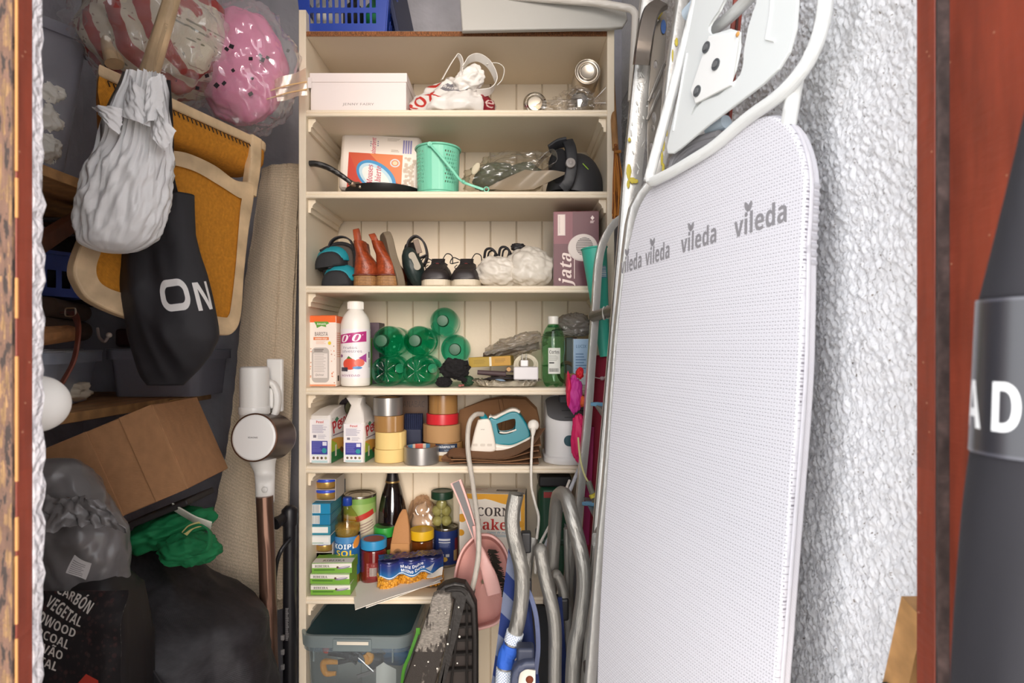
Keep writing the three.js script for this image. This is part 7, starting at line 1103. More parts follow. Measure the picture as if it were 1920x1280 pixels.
// ------------------------------------------------------------------ dustpan set leaning on the shelf
{
  const pink = std(0xe0ada6, 0.45), deep = std(0xd39a92, 0.5), gr = std(0x6f6c6c, 0.55), br = std(0x4a4238, 0.95, 0, { bumpMap: rep(GRAIN, 10, 60), bumpScale: 0.003 });
  const t = thing('dustpan', 'pink dustpan with grey-lined handle leaning against the shelves', 'dustpan', P(895, 1180, 1.42));
  const pl = (x, y) => 1.44 + (1180 - y) * 0.00012;
  const outline = soft([[893, 1002], [868, 1030], [855, 1068], [851, 1110], [858, 1150], [880, 1176], [905, 1176], [938, 1160], [954, 1110], [956, 1060], [944, 1025], [922, 1004], [893, 1002]], 6).slice(0, -1);
  const c = [905, 1090], N = outline.length, ring = (k, off) => outline.map(([x, y]) => P(c[0] + (x - c[0]) * k, c[1] + (y - c[1]) * k, pl(x, y) + off));
  addW(t, 'pan', loft([ring(1.0, -0.012), ring(1.02, -0.006), ring(0.99, 0.004), ring(0.9, 0.03), ring(0.05, 0.032)], { crease: 50, closedTop: true, caps: false }), deep);
  addW(t, 'pan_rim', sweep(ring(1.0, -0.012), rrect(0.011, 0.006, 0.002), { closed: true, straight: true, side: [0, 0, 1] }), pink);
  const hs = [P(893, 1008, 1.43), P(882, 975, 1.44), P(868, 935, 1.452), P(855, 902, 1.46)];
  addW(t, 'handle', sweep(hs, [[0.0125, 0.005], [0.0095, 0.007], [0.0095, -0.005], [-0.0095, -0.005], [-0.0095, 0.007], [-0.0125, 0.005], [-0.0125, -0.007], [0.0125, -0.007]], { side: [1, 0.3, 0], n: 20, scale: (k) => [lerp(0.6, 1.12, k), 1] }), pink);
  addW(t, 'handle_lining', sweep(hs.map((p) => p.clone().add(V(0, 0, 0.0095))), rect(0.015, 0.004), { side: [1, 0.3, 0], n: 20, scale: (k) => [lerp(0.6, 1.15, k), 1] }), gr, 'grey lining of the handle');
  const b = thing('hand_brush', 'pink hand brush clipped into the pink dustpan', 'brush', P(910, 1110, 1.41));
  addW(b, 'handle', sweep([P(889, 985, 1.425), P(894, 1010, 1.42), P(905, 1045, 1.408), P(918, 1080, 1.402), P(927, 1112, 1.402)], rrect(0.03, 0.012, 0.005), { side: [1, 0.35, 0], n: 30, scale: (k) => [lerp(0.35, 1.2, smooth(0, 0.9, k)), lerp(0.8, 1.1, k)] }), pink);
  const q = []; for (let i = 0; i < 160; i++) { const u = rnd(), v = rnd(), a = P(lerp(912, 944, u) + v * 8, lerp(1030, 1126, u), 1.425 + 0.012 * v); q.push(sweep([a, a.clone().add(V(rr(0.012, 0.02), rr(-0.012, 0.0), rr(-0.006, 0.002)))], circ(0.0018, 4), { straight: true, scale: (k) => 1 - 0.5 * k })); }
  const bb = addW(b, 'bristles', merge(q), br); bb.userData.kind = 'stuff';
}
// ------------------------------------------------------------------ bottom: tool box, step stool
{
  const x0 = X(578, 1.5), x1 = X(770, 1.5), w = x1 - x0, yb = 0.08, h = 0.385, z = -1.575;
  const t = clearBox('clear plastic tool box with dark teal lid on the bottom of the bookcase', [(x0 + x1) / 2, yb, z], -1.5 * D, w, h, 0.20, 0.03, frost(0xdbe4ea, 0.15, 0.9), null);
  const rimM = frost(0xc6d2d4, 0.3, 0.75);
  add(t, 'lid_rim', sweep(rrect(w + 0.018, 0.222, 0.036, 5).map(([a, b]) => V(a, h + 0.004, b)), [[0.014, -0.004], [0.014, 0.004], [-0.016, 0.005], [-0.016, -0.002]], { closed: true, straight: true, side: [0, 1, 0] }), rimM, 'clear lid rim');
  add(t, 'lid_top', ext(rrect(w + 0.008, 0.21, 0.034, 5), 0.006, { bevel: 0.002 }).rotateX(-90 * D).translate(0, h + 0.006, 0), std(0x173f48, 0.5), 'dark teal lid top');
  add(t, 'clip', box(w * 0.37, 0.03, 0.006, 0.002, -0.004, h - 0.002, 0.117), rimM); add(t, 'paper_tag', box(w * 0.3, 0.008, 0.001, 0.0003, -0.002, h + 0.004, 0.1207), std(0xd6cfc0, 0.6)); for (const s of [-0.4, 0.36]) add(t, 'rib', box(0.004, 0.04, 0.006, 0.001, w * s, h - 0.03, 0.104), rimM);
  const L = (x, y, d = 1.53) => P(x, y, d);
  const pl = (label, pts, c) => { const g = thing('pliers', label, 'pliers', L(pts[0][0], pts[0][1])); addW(g, 'handle', sweep(pts.map(([x, y]) => L(x, y)), circ(0.007, 10), { n: 30, scale: (k) => 0.75 + 0.4 * Math.sin(k * 3.1) }), std(c, 0.45)); addW(g, 'jaw', sweep([L(pts.at(-1)[0], pts.at(-1)[1]), L(pts.at(-1)[0] + 24, pts.at(-1)[1] - 3), L(pts.at(-1)[0] + 34, pts.at(-1)[1] + 4)], rect(0.012, 0.006), { n: 8, scale: (k) => 1 - 0.6 * k }), std(0x55524f, 0.4, 0.8)); };
  pl('orange-handled pliers bent round at the left side of the tool box', [[630, 1262], [612, 1262], [606, 1248], [610, 1240], [634, 1241]], 0xe09422);
  pl('small orange-handled cutter in the middle of the tool box', [[684, 1226], [690, 1240], [696, 1230], [688, 1222]], 0xe39a26);
  const sd = thing('screwdriver', 'black screwdriver with red end lying in the tool box', 'screwdriver', L(612, 1217)); addW(sd, 'handle', sweep([L(618, 1219), L(640, 1224), L(672, 1232)], circ(0.0125, 14), { n: 14, scale: (k) => 1 - 0.3 * Math.sin(k * 3.1) * 0.6 }), std(0x232326, 0.5)); addW(sd, 'red_end', new THREE.SphereGeometry(0.0115, 20, 14).scale(1, 0.85, 0.85).translate(...L(613, 1217).toArray()), std(0xd8503c, 0.45)); addW(sd, 'shank', tube([L(672, 1232), L(700, 1258)], 0.003, 4, 8), std(0x8d8b88, 0.3, 0.9));
  const s3 = thing('chisel', 'steel blade lying across the bottom of the tool box', 'tool', L(690, 1258)); addW(s3, 'blade', sweep([L(670, 1268), L(700, 1258), L(718, 1254)], rect(0.009, 0.003), { side: [0, 1, 0], n: 8 }), std(0x9c9590, 0.35, 0.8)); addW(s3, 'handle', sweep([L(645, 1205), L(690, 1240)], circ(0.006, 10), { n: 4 }), std(0x4a4a4e, 0.5));
  solo('tape_measure', 'black and yellow tape measure at the right of the tool box', 'tape measure', box(0.04, 0.036, 0.03, 0.008), std(0x26262a, 0.5), L(704, 1240, 1.56));
  solo('work_gloves', 'dark crumpled work gloves filling the bottom of the tool box', 'gloves', lump(0.1, 0.075, 0.055, 0.12, 2.2, { soft: 1 }), std(0x3a4048, 0.9), [L(640, 1290).x, 0.20, -1.585]);
  solo('blue_rag', 'blue rag behind the tools in the clear box', 'rag', lump(0.09, 0.03, 0.03, 0.2, 2.4), std(0x2a6f9c, 0.85), [L(705, 1222).x, L(705, 1222, 1.62).y, -1.62]);
  solo('beige_rag', 'grey-beige rag at the top of the pile in the clear tool box', 'rag', lump(0.055, 0.024, 0.03, 0.25, 2.6), std(0x8d8478, 0.9), [L(645, 1205).x, L(645, 1206, 1.61).y, -1.61]);
  solo('paper_scrap', 'white folded paper at the bottom right of the tool box', 'paper', sheet(10, 10, (u, v) => V(lerp(-0.02, 0.03, u), lerp(-0.05, 0.05, v) * (1 - 0.8 * Math.abs(u - 0.4)), 0.006 * Math.sin(u * 4)), 0.001), std(0xd9d4c8, 0.8), L(720, 1275, 1.515));
}
{ // folded black step stool with paint splashes
  const wear = canvas(256, 512, (g, w, h) => { const im = g.createImageData(w, h); for (let y = 0; y < h; y++) for (let x = 0; x < w; x++) { const v = y / h, mask = smooth(0.05, 0.3, fbm(x * 0.011, y * 0.006, 8, 3) + (v < 0.55 ? 0.38 : 0.02) - 0.5 * Math.abs(x / w - 0.66) + 0.35 * fbm(x * 0.09, y * 0.02, 3, 4)), k = 0.85 + 0.4 * fbm(x * 0.05, y * 0.3, 5, 3), o = (y * w + x) * 4; im.data[o] = lerp(46, 150 * k, mask); im.data[o + 1] = lerp(40, 143 * k, mask); im.data[o + 2] = lerp(36, 134 * k, mask); im.data[o + 3] = 255; } g.putImageData(im, 0, 0); for (let i = 0; i < 26; i++) { g.fillStyle = '#d9d4c9'; g.beginPath(); g.ellipse(rr(0, w), rr(0, h), rr(1, 4), rr(1, 3), rr(0, 3), 0, TAU); g.fill(); } });
  const blk = std(0x211d1b, 0.5, 0, { bumpMap: rep(GRAIN, 6), bumpScale: 0.0006 }), worn = std(0xffffff, 0.6, 0, { map: wear, bumpMap: rep(GRAIN, 6), bumpScale: 0.0006 });
  const t = thing('step_stool', 'black plastic folding step stool with worn paint-splashed tread', 'step stool', [X(820, 1.3), 0.001, -1.3]);
  const d = 1.31, pp = (x, y, q = d) => { const p = P(x, y, q).sub(t.position); return [p.x, p.y]; };
  const S = (l) => l.map(([x, y]) => pp(x, y));
  const g = ext(S([[813, 1112], [822, 1106], [846, 1108], [849, 1125], [838, 1200], [812, 1300], [790, 1500], [690, 1640], [655, 1640], [752, 1290], [790, 1185]]).reverse(), 0.03, { bevel: 0.005, seg: 3 }).translate(0, 0, -0.02);
  { const p = g.attributes.position, uv = g.attributes.uv, a = pp(740, 1300), b = pp(850, 1106); for (let i = 0; i < p.count; i++) uv.setXY(i, (p.getX(i) - a[0]) / (b[0] - a[0]) * 0.9, (p.getY(i) - a[1]) / (b[1] - a[1])); }
  add(t, 'tread_leg', g, worn, 'worn grey-white patch on the front leg');
  const outer = S([[818, 1108], [832, 1097], [852, 1092], [872, 1096], [884, 1115], [893, 1135], [896, 1200], [896, 1400], [890, 1640], [740, 1640], [785, 1400], [816, 1300], [840, 1200], [850, 1125]]).reverse(), hole = S([[858, 1132], [872, 1128], [882, 1142], [885, 1200], [884, 1400], [880, 1600], [800, 1600], [822, 1350], [848, 1200]]);
  add(t, 'frame', ext(outer, 0.034, { bevel: 0.006, seg: 3, holes: [hole] }).translate(0, 0, -0.045), blk);
  add(t, 'inner_panel', ext(S([[856, 1128], [874, 1124], [886, 1140], [888, 1620], [796, 1620], [818, 1350], [846, 1200]]).reverse(), 0.006, { bevel: 0.001 }).translate(0, 0, -0.04), std(0x2a211d, 0.6));
  for (const y of [1155, 1180, 1205, 1232, 1262]) add(t, 'rib', sweep([V(...pp(lerp(852, 822, (y - 1130) / 150), y), -0.022), V(...pp(886, y - 3), -0.022)], rrect(0.006, 0.012, 0.002), { straight: true, side: [0, 1, 0] }), blk);
  for (const [a, b] of [[863, 1135], [875, 1132]]) add(t, 'rib', sweep([V(...pp(a, b), -0.02), V(...pp(a - (875 - a) * 1.6, 1300), -0.02)], rrect(0.005, 0.012, 0.002), { straight: true, side: [1, 0, 0] }), blk);
  add(t, 'grip', sweep([[836, 1108], [850, 1103], [866, 1104], [876, 1112]].map(([x, y]) => V(...pp(x, y), -0.008)), rrect(0.012, 0.01, 0.004), { side: [0, 1, 0], n: 14 }), blk);
  const sp = []; for (let i = 0; i < 26; i++) { const y = rr(1095, 1290), p = pp(lerp(800, 890, rnd()) - (y - 1100) * 0.1, y, d); sp.push(new THREE.SphereGeometry(rr(0.0008, 0.0026), 8, 6).scale(1, 1, 0.3).translate(p[0], p[1], 0.0105)); } add(t, 'paint_spot', merge(sp.slice(0, 8)), std(0xe2ded4, 0.5), 'dried drops of white paint');
  const gs = thing('green_strap', 'bright green strap hanging behind the step stool', 'strap', P(760, 1250, 1.42)); addW(gs, 'strap', sweep([P(783, 1185, 1.42), P(778, 1200, 1.415), P(768, 1228, 1.41), P(756, 1262, 1.41), P(752, 1330, 1.41)], rrect(0.008, 0.003, 0.001), { side: [1, 0, 0], n: 24 }), std(0x5fae3c, 0.6)); addW(gs, 'tip', box(0.01, 0.016, 0.004, 0.001).translate(...P(784, 1183, 1.42).toArray()), std(0x6cbc44, 0.6));
}

// ------------------------------------------------------------------ right side: ironing board
const alu = std(0xcfcdc8, 0.36, 0.65, { bumpMap: rep(GRAIN, 2, 20), bumpScale: 0.0003 }), aluDull = std(0xa3a19c, 0.45, 0.8, { bumpMap: rep(GRAIN, 4, 12), bumpScale: 0.0004 });
const whiteTube = std(0xe6e8e6, 0.3);
{
  const O = V(0.287, 1.40, -0.588), u = V(-0.339, 0, -0.941).normalize(), v0 = V(-0.075, -1, -0.02).normalize(), n = u.clone().cross(v0).normalize(), v = n.clone().cross(u).normalize();
  const B = new THREE.Matrix4().makeBasis(u, v, n).setPosition(O);
  const ST2 = (px, py, k = 0) => { const r = V((px - 960) / F, (650 - py) / F, -1), c = V(0, EYE, 0), q = (O.clone().sub(c).dot(n) + k) / r.dot(n), p = r.multiplyScalar(q).add(c).sub(O); return [p.dot(u), p.dot(v)]; };
  const t = thing('ironing_board', 'large ironing board with white woven cover leaning against the rough white wall', 'ironing board', O);
  const put = (name, g, m, l) => addW(t, name, g.applyMatrix4(B), m, l);
  const face = soft([[-0.009, 0.1], [-0.0095, 0.06], [-0.008, 0.03], [0.001, 0.0], [0.016, -0.026], [0.04, -0.0455], [0.07, -0.0525], [0.11, -0.0535], [0.17, -0.0495], [0.23, -0.0395], [0.275, -0.0235], [0.3, -0.003], [0.3155, 0.03], [0.33, 0.08], [0.34, 0.17], [0.346, 0.32], [0.348, 0.46], [0.346, 0.62], [0.341, 0.73], [0.325, 0.86], [0.28, 1.0], [0.23, 1.08], [0.18, 1.12], [0.13, 1.09], [0.08, 1.02], [0.03, 0.88], [0.006, 0.7], [-0.002, 0.55], [-0.008, 0.39], [-0.013, 0.25], [-0.012, 0.17], [-0.009, 0.1]], 6).slice(0, -1);
  const weave = canvas(256, 256, (g, w, h) => {                                     // 32 mm of basket weave
    g.fillStyle = '#dddce2'; g.fillRect(0, 0, w, h); const c = 32;
    for (let i = 0; i < 8; i++) for (let j = 0; j < 8; j++) { const x = i * c, y = j * c; g.fillStyle = ['#8f8b93', '#a09ca4', '#7d7982'][(i * 3 + j * 5) % 3]; if ((i + j) % 2) g.fillRect(x + 3, y + 13, 22, 6); else { g.fillRect(x + 13, y + 5, 6, 17); } g.fillStyle = '#cccad2'; g.fillRect(x, y, c, 1.5); g.fillRect(x, y, 1.5, c); }
  });
  const wb = canvas(128, 128, (g, w, h) => { g.fillStyle = '#888'; g.fillRect(0, 0, w, h); for (let i = 0; i < 8; i++) for (let j = 0; j < 8; j++) { g.fillStyle = (i + j) % 2 ? '#b4b4b4' : '#6a6a6a'; g.fillRect(i * 16 + 1, j * 16 + 1, 14, 14); } }, false);
  weave.repeat.set(1 / 0.030, 1 / 0.030); wb.repeat.set(1 / 0.030, 1 / 0.030);
  const cover = std(0xffffff, 0.9, 0, { map: weave, bumpMap: wb, bumpScale: 0.0003 });
  const hemM = std(0xdedce2, 0.85, 0, { bumpMap: rep(WEAVE, 20), bumpScale: 0.0003 });
  // padded face: rings shrinking inwards, softly quilted
  const cc = face.reduce((a, p) => [a[0] + p[0] / face.length, a[1] + p[1] / face.length], [0, 0]);
  const gs = ext(face, 0.008, { bevel: 0.0035, seg: 4 }).translate(0, 0, -0.008); { const p = gs.attributes.position, q = gs.attributes.uv; for (let i = 0; i < p.count; i++) q.setXY(i, p.getX(i), p.getY(i)); }
  put('cover', gs, cover);
  put('hem', ext(face, 0.0135, { bevel: 0.004, seg: 3 }).translate(0, 0, -0.021), hemM);
  put('piping', sweep(face.map(([a, b]) => V(a, b, -0.0082)), circ(0.0022, 8), { closed: true, straight: true, side: [0, 0, 1] }), hemM);
  const ru = []; for (let i = 0; i < 10; i++) { const k = 0.04 + i * 0.0085; ru.push(new THREE.SphereGeometry(0.005, 10, 8).scale(0.5, 0.7, 1.3).translate(-0.0085, k, -0.0145)); } put('gathered_hem', merge(ru), hemM);
  // lettering
  const font = await new FontLoader().loadAsync('fonts/droid/droid_sans_bold.typeface.json');
  const word = new TextGeometry('vileda', { font, size: 0.0205, depth: 0.0003, curveSegments: 5, bevelEnabled: false }); word.computeBoundingBox(); const ww = word.boundingBox.max.x - word.boundingBox.min.x;
  const leaf = merge(...[0.35, -0.5].map((a) => ext(soft([[0, 0], [0.0035, 0.004], [0.003, 0.009], [0, 0.0125], [-0.002, 0.008], [-0.0015, 0.004], [0, 0]], 4).slice(0, -1), 0.0003, { bevel: 0 }).rotateZ(a)));
  for (const [s0, s1, ty] of [[0.3385, 0.2805, 0.0885], [0.2705, 0.2125, 0.0845], [0.1875, 0.119, 0.0795], [0.0885, 0.012, 0.0765]]) {
    const k = (s0 - s1) / ww, g = merge(word.clone().scale(k, 1.12, 1), leaf.clone().translate((s0 - s1) * 0.27, 0.0245, 0)); g.rotateZ(Math.PI).rotateZ(0.05).translate(s0, ty, 0.0003); put('printed_word', g, std(0x8b898d, 0.8), 'grey printed word with a small leaf');
  }
  // iron rest
  const L3 = (x, y, k = 0) => { const [a, b] = ST2(x, y, k); return V(a, b, k); };
  const r = thing('iron_rest', 'white metal iron rest with tube frame at the top of the ironing board', 'iron rest', O.clone());
  const putR = (name, g, m, l) => addW(r, name, g.applyMatrix4(B), m, l);
  putR('tube_frame', tube(rounded([L3(1322, -60, 0.008), L3(1300, 30, 0.008), L3(1214, 345, 0.008), L3(1262, 322, 0.008), L3(1340, 275, 0.004), L3(1400, 222, 0.004), L3(1465, 178, 0.004), L3(1512, 125, 0.004), L3(1540, 60, 0.004), L3(1549, 0, 0.004), L3(1552, -60, 0.004)], 0.02, 5), 0.0072, 150, 16, { }), whiteTube);
  const plateO = [[1254, 288], [1252, 276], [1275, 170], [1288, 90], [1300, 30], [1312, -40], [1500, -40], [1498, 0], [1494, 55], [1482, 98], [1462, 130], [1430, 160], [1390, 190], [1330, 235], [1278, 278], [1264, 288]].map(([a, b]) => ST2(a, b, 0.012));
  const holeO = soft([[1349, 20], [1366, -8], [1395, -12], [1424, -8], [1408, 48], [1399, 96], [1397, 121], [1383, 152], [1321, 191], [1299, 219], [1301, 206], [1308, 195], [1322, 187], [1366, 163], [1386, 62], [1337, 67], [1330, 50], [1349, 20]].map(([a, b]) => ST2(a, b, 0.012)), 3).slice(0, -1);
  putR('plate', ext(plateO, 0.004, { bevel: 0.0012, holes: [holeO] }).translate(0, 0, 0.010), std(0xdfe3e2, 0.35));
  putR('hinge_plate', ext([[1330, 68], [1386, 58], [1371, 160], [1305, 194], [1296, 170]].map(([a, b]) => ST2(a, b, 0.016)), 0.003, { bevel: 0.0008 }).translate(0, 0, 0.0142), std(0xf0f1ef, 0.3));
  for (const [x, y] of [[1325, 89], [1343, 121], [1308, 171]]) { const p = L3(x, y, 0.017); putR('bolt', new THREE.CylinderGeometry(0.0068, 0.0068, 0.003, 24).rotateX(90 * D).translate(p.x, p.y, p.z), std(0x55585b, 0.45), 'dark round bolt'); putR('bolt_head', new THREE.CylinderGeometry(0.004, 0.004, 0.002, 6).rotateX(90 * D).translate(p.x, p.y, p.z + 0.0018), std(0x6c6e70, 0.4)); }
  putR('rust_corner', new THREE.SphereGeometry(0.003, 12, 8).scale(1, 1, 0.4).translate(...L3(1383, 64, 0.0185).toArray()), std(0xd39a52, 0.7), 'rusty orange corner');
  putR('bead', sweep([L3(1262, 245, 0.0145), L3(1276, 165, 0.0145), L3(1288, 100, 0.0145)], circ(0.0011, 8), { n: 10 }), std(0xe9ecea, 0.3)); putR('bead', sweep([L3(1448, -20, 0.0145), L3(1444, 30, 0.0145), L3(1436, 74, 0.0145), L3(1452, 77, 0.0145)], circ(0.0011, 8), { straight: true }), std(0xe9ecea, 0.3));
  putR('support_tube', tube([L3(1330, 62, -0.012), L3(1372, 28, -0.012), L3(1440, -40, -0.012)], 0.0075, 12, 14), whiteTube);
  putR('support_leg', tube([L3(1492, 150, -0.006), L3(1478, 235, -0.008)], 0.008, 8, 14), whiteTube);
  putR('blue_sleeve', tube([L3(1290, 28, -0.006), L3(1322, -6, -0.006)], 0.0105, 6, 16), std(0xc6d6e2, 0.5)); putR('blue_sleeve', tube([L3(1330, 245, -0.01), L3(1362, 228, -0.01)], 0.008, 6, 16), std(0xc6d6e2, 0.5));
  const rg = std(0x7e7d80, 0.6);
  const c = thing('grey_cable', 'grey ribbed cable looped between the iron rest and the board', 'cable', O.clone().add(V(-0.06, 0.05, -0.2)));
  for (const [k, w] of [[0, 0.0055], [0.8, 0.004], [1.4, 0.004]]) addW(c, 'loop', tube([L3(1258, 322 + k * 6, 0.0), L3(1268 + k * 4, 292 + k * 8, 0.0), L3(1296 + k * 4, 268 + k * 9, 0.0), L3(1348, 252 + k * 9, -0.002)], w, 30, 12).applyMatrix4(B), rg);
  const w = thing('red_rail', 'red-brown painted wooden rail standing behind the iron rest', 'rail', V(0.296, 1.5, -0.70));
  addW(w, 'rail', sweep([P(1388, -40, 0.745), P(1372, 120, 0.745), P(1352, 330, 0.745)], rrect(0.012, 0.006, 0.001), { n: 8 }), std(0x9c4436, 0.5)); addW(w, 'groove', sweep([P(1390, -40, 0.738), P(1374, 120, 0.738), P(1354, 330, 0.738)], rrect(0.0025, 0.004, 0.0005), { n: 8 }), std(0x4a2a24, 0.6));
}
// ------------------------------------------------------------------ ladders
{
  const t = thing('tall_ladder', 'tall paint-spotted aluminium ladder standing behind the ironing board', 'ladder', V(0.15, 0.001, -1.12));
  const q = 1.16, path = [[1226, -80], [1214, 40], [1207, 110], [1198, 200], [1185, 330], [1178, 420], [1166, 560], [1152, 720], [1138, 880], [1120, 1100], [1102, 1300]].map(([x, y]) => P(x, y, q));
  path.push(V(path.at(-1).x - 0.03, 0.02, -q));
  const prof = [[0.0175, 0.012], [0.0145, 0.014], [-0.0145, 0.014], [-0.0175, 0.012], [-0.0175, -0.012], [0.0175, -0.012]];
  addW(t, 'stile', sweep(path, prof, { side: [1, 0, 0], n: 60 }), alu);
  addW(t, 'stile_edge', sweep(path.slice(1).map((p) => p.clone().add(V(-0.0178, 0, 0.010))), circ(0.0016, 6), { n: 50 }), std(0x6f6c68, 0.4, 0.7), 'dark edge of the stile');
  addW(t, 'hinge_bracket', sweep([P(1240, 8, 1.12), P(1222, 22, 1.11), P(1212, 55, 1.105), P(1206, 90, 1.105), P(1202, 122, 1.115)], [[0.0155, 0.002], [0.013, 0.006], [-0.013, 0.006], [-0.0155, 0.002], [-0.0155, -0.003], [0.0155, -0.003]], { side: [1, 0, 0], n: 40 }), std(0x8a8178, 0.25, 0.9));
  const hp = (x, y, d = 1.14) => { const p = P(x, y, d); return [p.x, p.y]; };
  const holes = [[1228, 100, 7, 11], [1229, 122, 5, 9], [1224, 175, 4, 12], [1226, 220, 5, 12], [1224, 240, 4, 8], [1221, 275, 4, 9]].map(([x, y, a, b]) => Array.from({ length: 14 }, (_, i) => hp(x + a * Math.cos(i / 14 * TAU), y + b * Math.sin(i / 14 * TAU))));
  addW(t, 'locking_plate', ext([[1246, 18], [1250, 40], [1246, 110], [1240, 180], [1234, 260], [1228, 330], [1214, 330], [1213, 250], [1216, 170], [1220, 110], [1228, 50]].map(([x, y]) => hp(x, y)), 0.004, { bevel: 0.0008, holes }).translate(0, 0, -1.142), std(0x9a9288, 0.3, 0.8));
  addW(t, 'blue_sticker', new THREE.CircleGeometry(0.011, 28).scale(0.45, 1.25, 1).translate(...P(1244, 50, 1.135).toArray()), std(0x3a5f9c, 0.5));
  for (const [a, b, c, e] of [[1246, 120, 1216, 190], [1238, 170, 1213, 225]]) addW(t, 'lever', sweep([P(a, b, 1.13), P(c, e, 1.13)], rrect(0.006, 0.004, 0.001), { n: 4 }), std(0x8a857e, 0.3, 0.8));
  const p2 = [[1292, -80], [1270, 60], [1258, 150], [1248, 240], [1240, 300], [1226, 338], [1204, 366], [1188, 398], [1181, 440], [1172, 520], [1158, 660], [1140, 900], [1122, 1100]].map(([x, y]) => P(x, y, 1.03)); p2.push(V(p2.at(-1).x - 0.06, 0.02, -1.03));
  addW(t, 'stile', sweep(p2, rrect(0.021, 0.02, 0.004), { side: [1, 0, 0], n: 70 }), alu);
  const ys = std(0xd6c24a, 0.6), sp = []; for (let i = 0; i < 9; i++) { const y = rr(60, 330), x = lerp(1268, 1240, (y - 60) / 270) + rr(-3, 3), p = P(x, y, 1.018); sp.push(lump(rr(0.001, 0.003), rr(0.004, 0.014), 0.0008, 0.2, 2, { w: 12, h: 8 }).translate(p.x, p.y, p.z)); }
  for (const [x, y, a, b] of [[1179, 322, 5, 14], [1186, 338, 6, 6], [1178, 345, 3, 8], [1192, 340, 5, 4], [1180, 262, 3, 4], [1238, 30, 7, 9], [1228, 18, 6, 4]]) { const p = P(x, y, 1.142); sp.push(lump(a * 0.001, b * 0.001, 0.0012, 0.25, 2, { w: 14, h: 10 }).translate(p.x, p.y, p.z)); }
  addW(t, 'yellow_paint', merge(sp), ys, 'splashes of yellow paint');
  const wp = []; for (let i = 0; i < 26; i++) { const y = rr(120, 380), p = P(lerp(1214, 1184, (y - 60) / 320) + rr(-13, 13), y, 1.1435); wp.push(lump(rr(0.0006, 0.002), rr(0.001, 0.007), 0.0006, 0.3, 2, { w: 8, h: 6 }).rotateZ(rr(-0.6, 0.6)).translate(p.x, p.y, p.z)); } addW(t, 'white_paint', merge(wp), std(0xe2e0da, 0.6), 'flecks of white paint');
  for (const y of [0.3, 0.58, 0.86, 1.14, 1.42]) { const f = (y - EYE) ; const a = path.reduce((m, p) => Math.abs(p.y - y) < Math.abs(m.y - y) ? p : m), b = p2.reduce((m, p) => Math.abs(p.y - y) < Math.abs(m.y - y) ? p : m); addW(t, 'rung', sweep([V(a.x, y, a.z + 0.012), V(b.x, y, b.z - 0.008)], rrect(0.024, 0.02, 0.004), { n: 2 }), aluDull); }
}
{
  const t = thing('step_ladder', 'narrow aluminium step ladder with rounded top and blue-edged steps', 'ladder', V(0.15, 0.001, -1.36));
  const q = 1.38, path = [[1178, 404], [1158, 414], [1142, 432], [1128, 462], [1121, 500], [1116, 580], [1108, 690], [1101, 790], [1092, 880], [1084, 970], [1070, 1100], [1050, 1290]].map(([x, y]) => P(x, y, q)); path.push(V(path.at(-1).x - 0.015, 0.01, -q));
  const prof = []; for (let i = 0; i < 5; i++) prof.push([lerp(0.0145, -0.0145, i / 4), 0.0085 - (i % 2) * 0.0012]); prof.push([-0.0155, 0.007], [-0.0155, -0.0085], [0.0155, -0.0085], [0.0155, 0.007]);
  addW(t, 'rail', sweep(path, prof, { n: 80, side: null, twist: () => Math.PI / 2 + 0 }), alu);
  const p2 = [[1160, 500], [1150, 640], [1140, 760], [1132, 900], [1118, 1080], [1104, 1290]].map(([x, y]) => P(x, y, 1.27)); p2.push(V(p2.at(-1).x - 0.02, 0.01, -1.27));
  addW(t, 'rear_rail', sweep(p2, rrect(0.013, 0.016, 0.003), { n: 40, side: [1, 0, 0] }), std(0xb3a79a, 0.3, 0.8));
  addW(t, 'rung', tube([P(1113, 593, 1.36), P(1136, 586, 1.3), P(1166, 574, 1.22)], 0.0125, 10, 18), std(0x6f6a64, 0.35, 0.6));
  for (const x of [1133, 1139]) addW(t, 'rubber_ring', new THREE.TorusGeometry(0.0132, 0.0022, 8, 24).rotateY(1.2).translate(...P(x, 587 - (x - 1133) * 0.3, 1.3).toArray()), std(0xc9c6c0, 0.5));
  const blue = std(0x6fa3c6, 0.5);
  for (const [x, y] of [[1116, 758], [1100, 944], [1090, 1096]]) {
    addW(t, 'tread', ext([[0, 0], [30, 3], [32, 42], [22, 32]].map(([a, b]) => { const p = P(x + a, y + b, 1.3); return [p.x, p.y]; }).reverse(), 0.16, { bevel: 0.002 }).translate(0, 0, -1.36), aluDull);
    addW(t, 'tread_strip', sweep([P(x - 2, y - 1, 1.31), P(x + 31, y + 2, 1.26)], rrect(0.008, 0.02, 0.002), { n: 4 }), blue, 'blue rubber tread strip');
  }
}
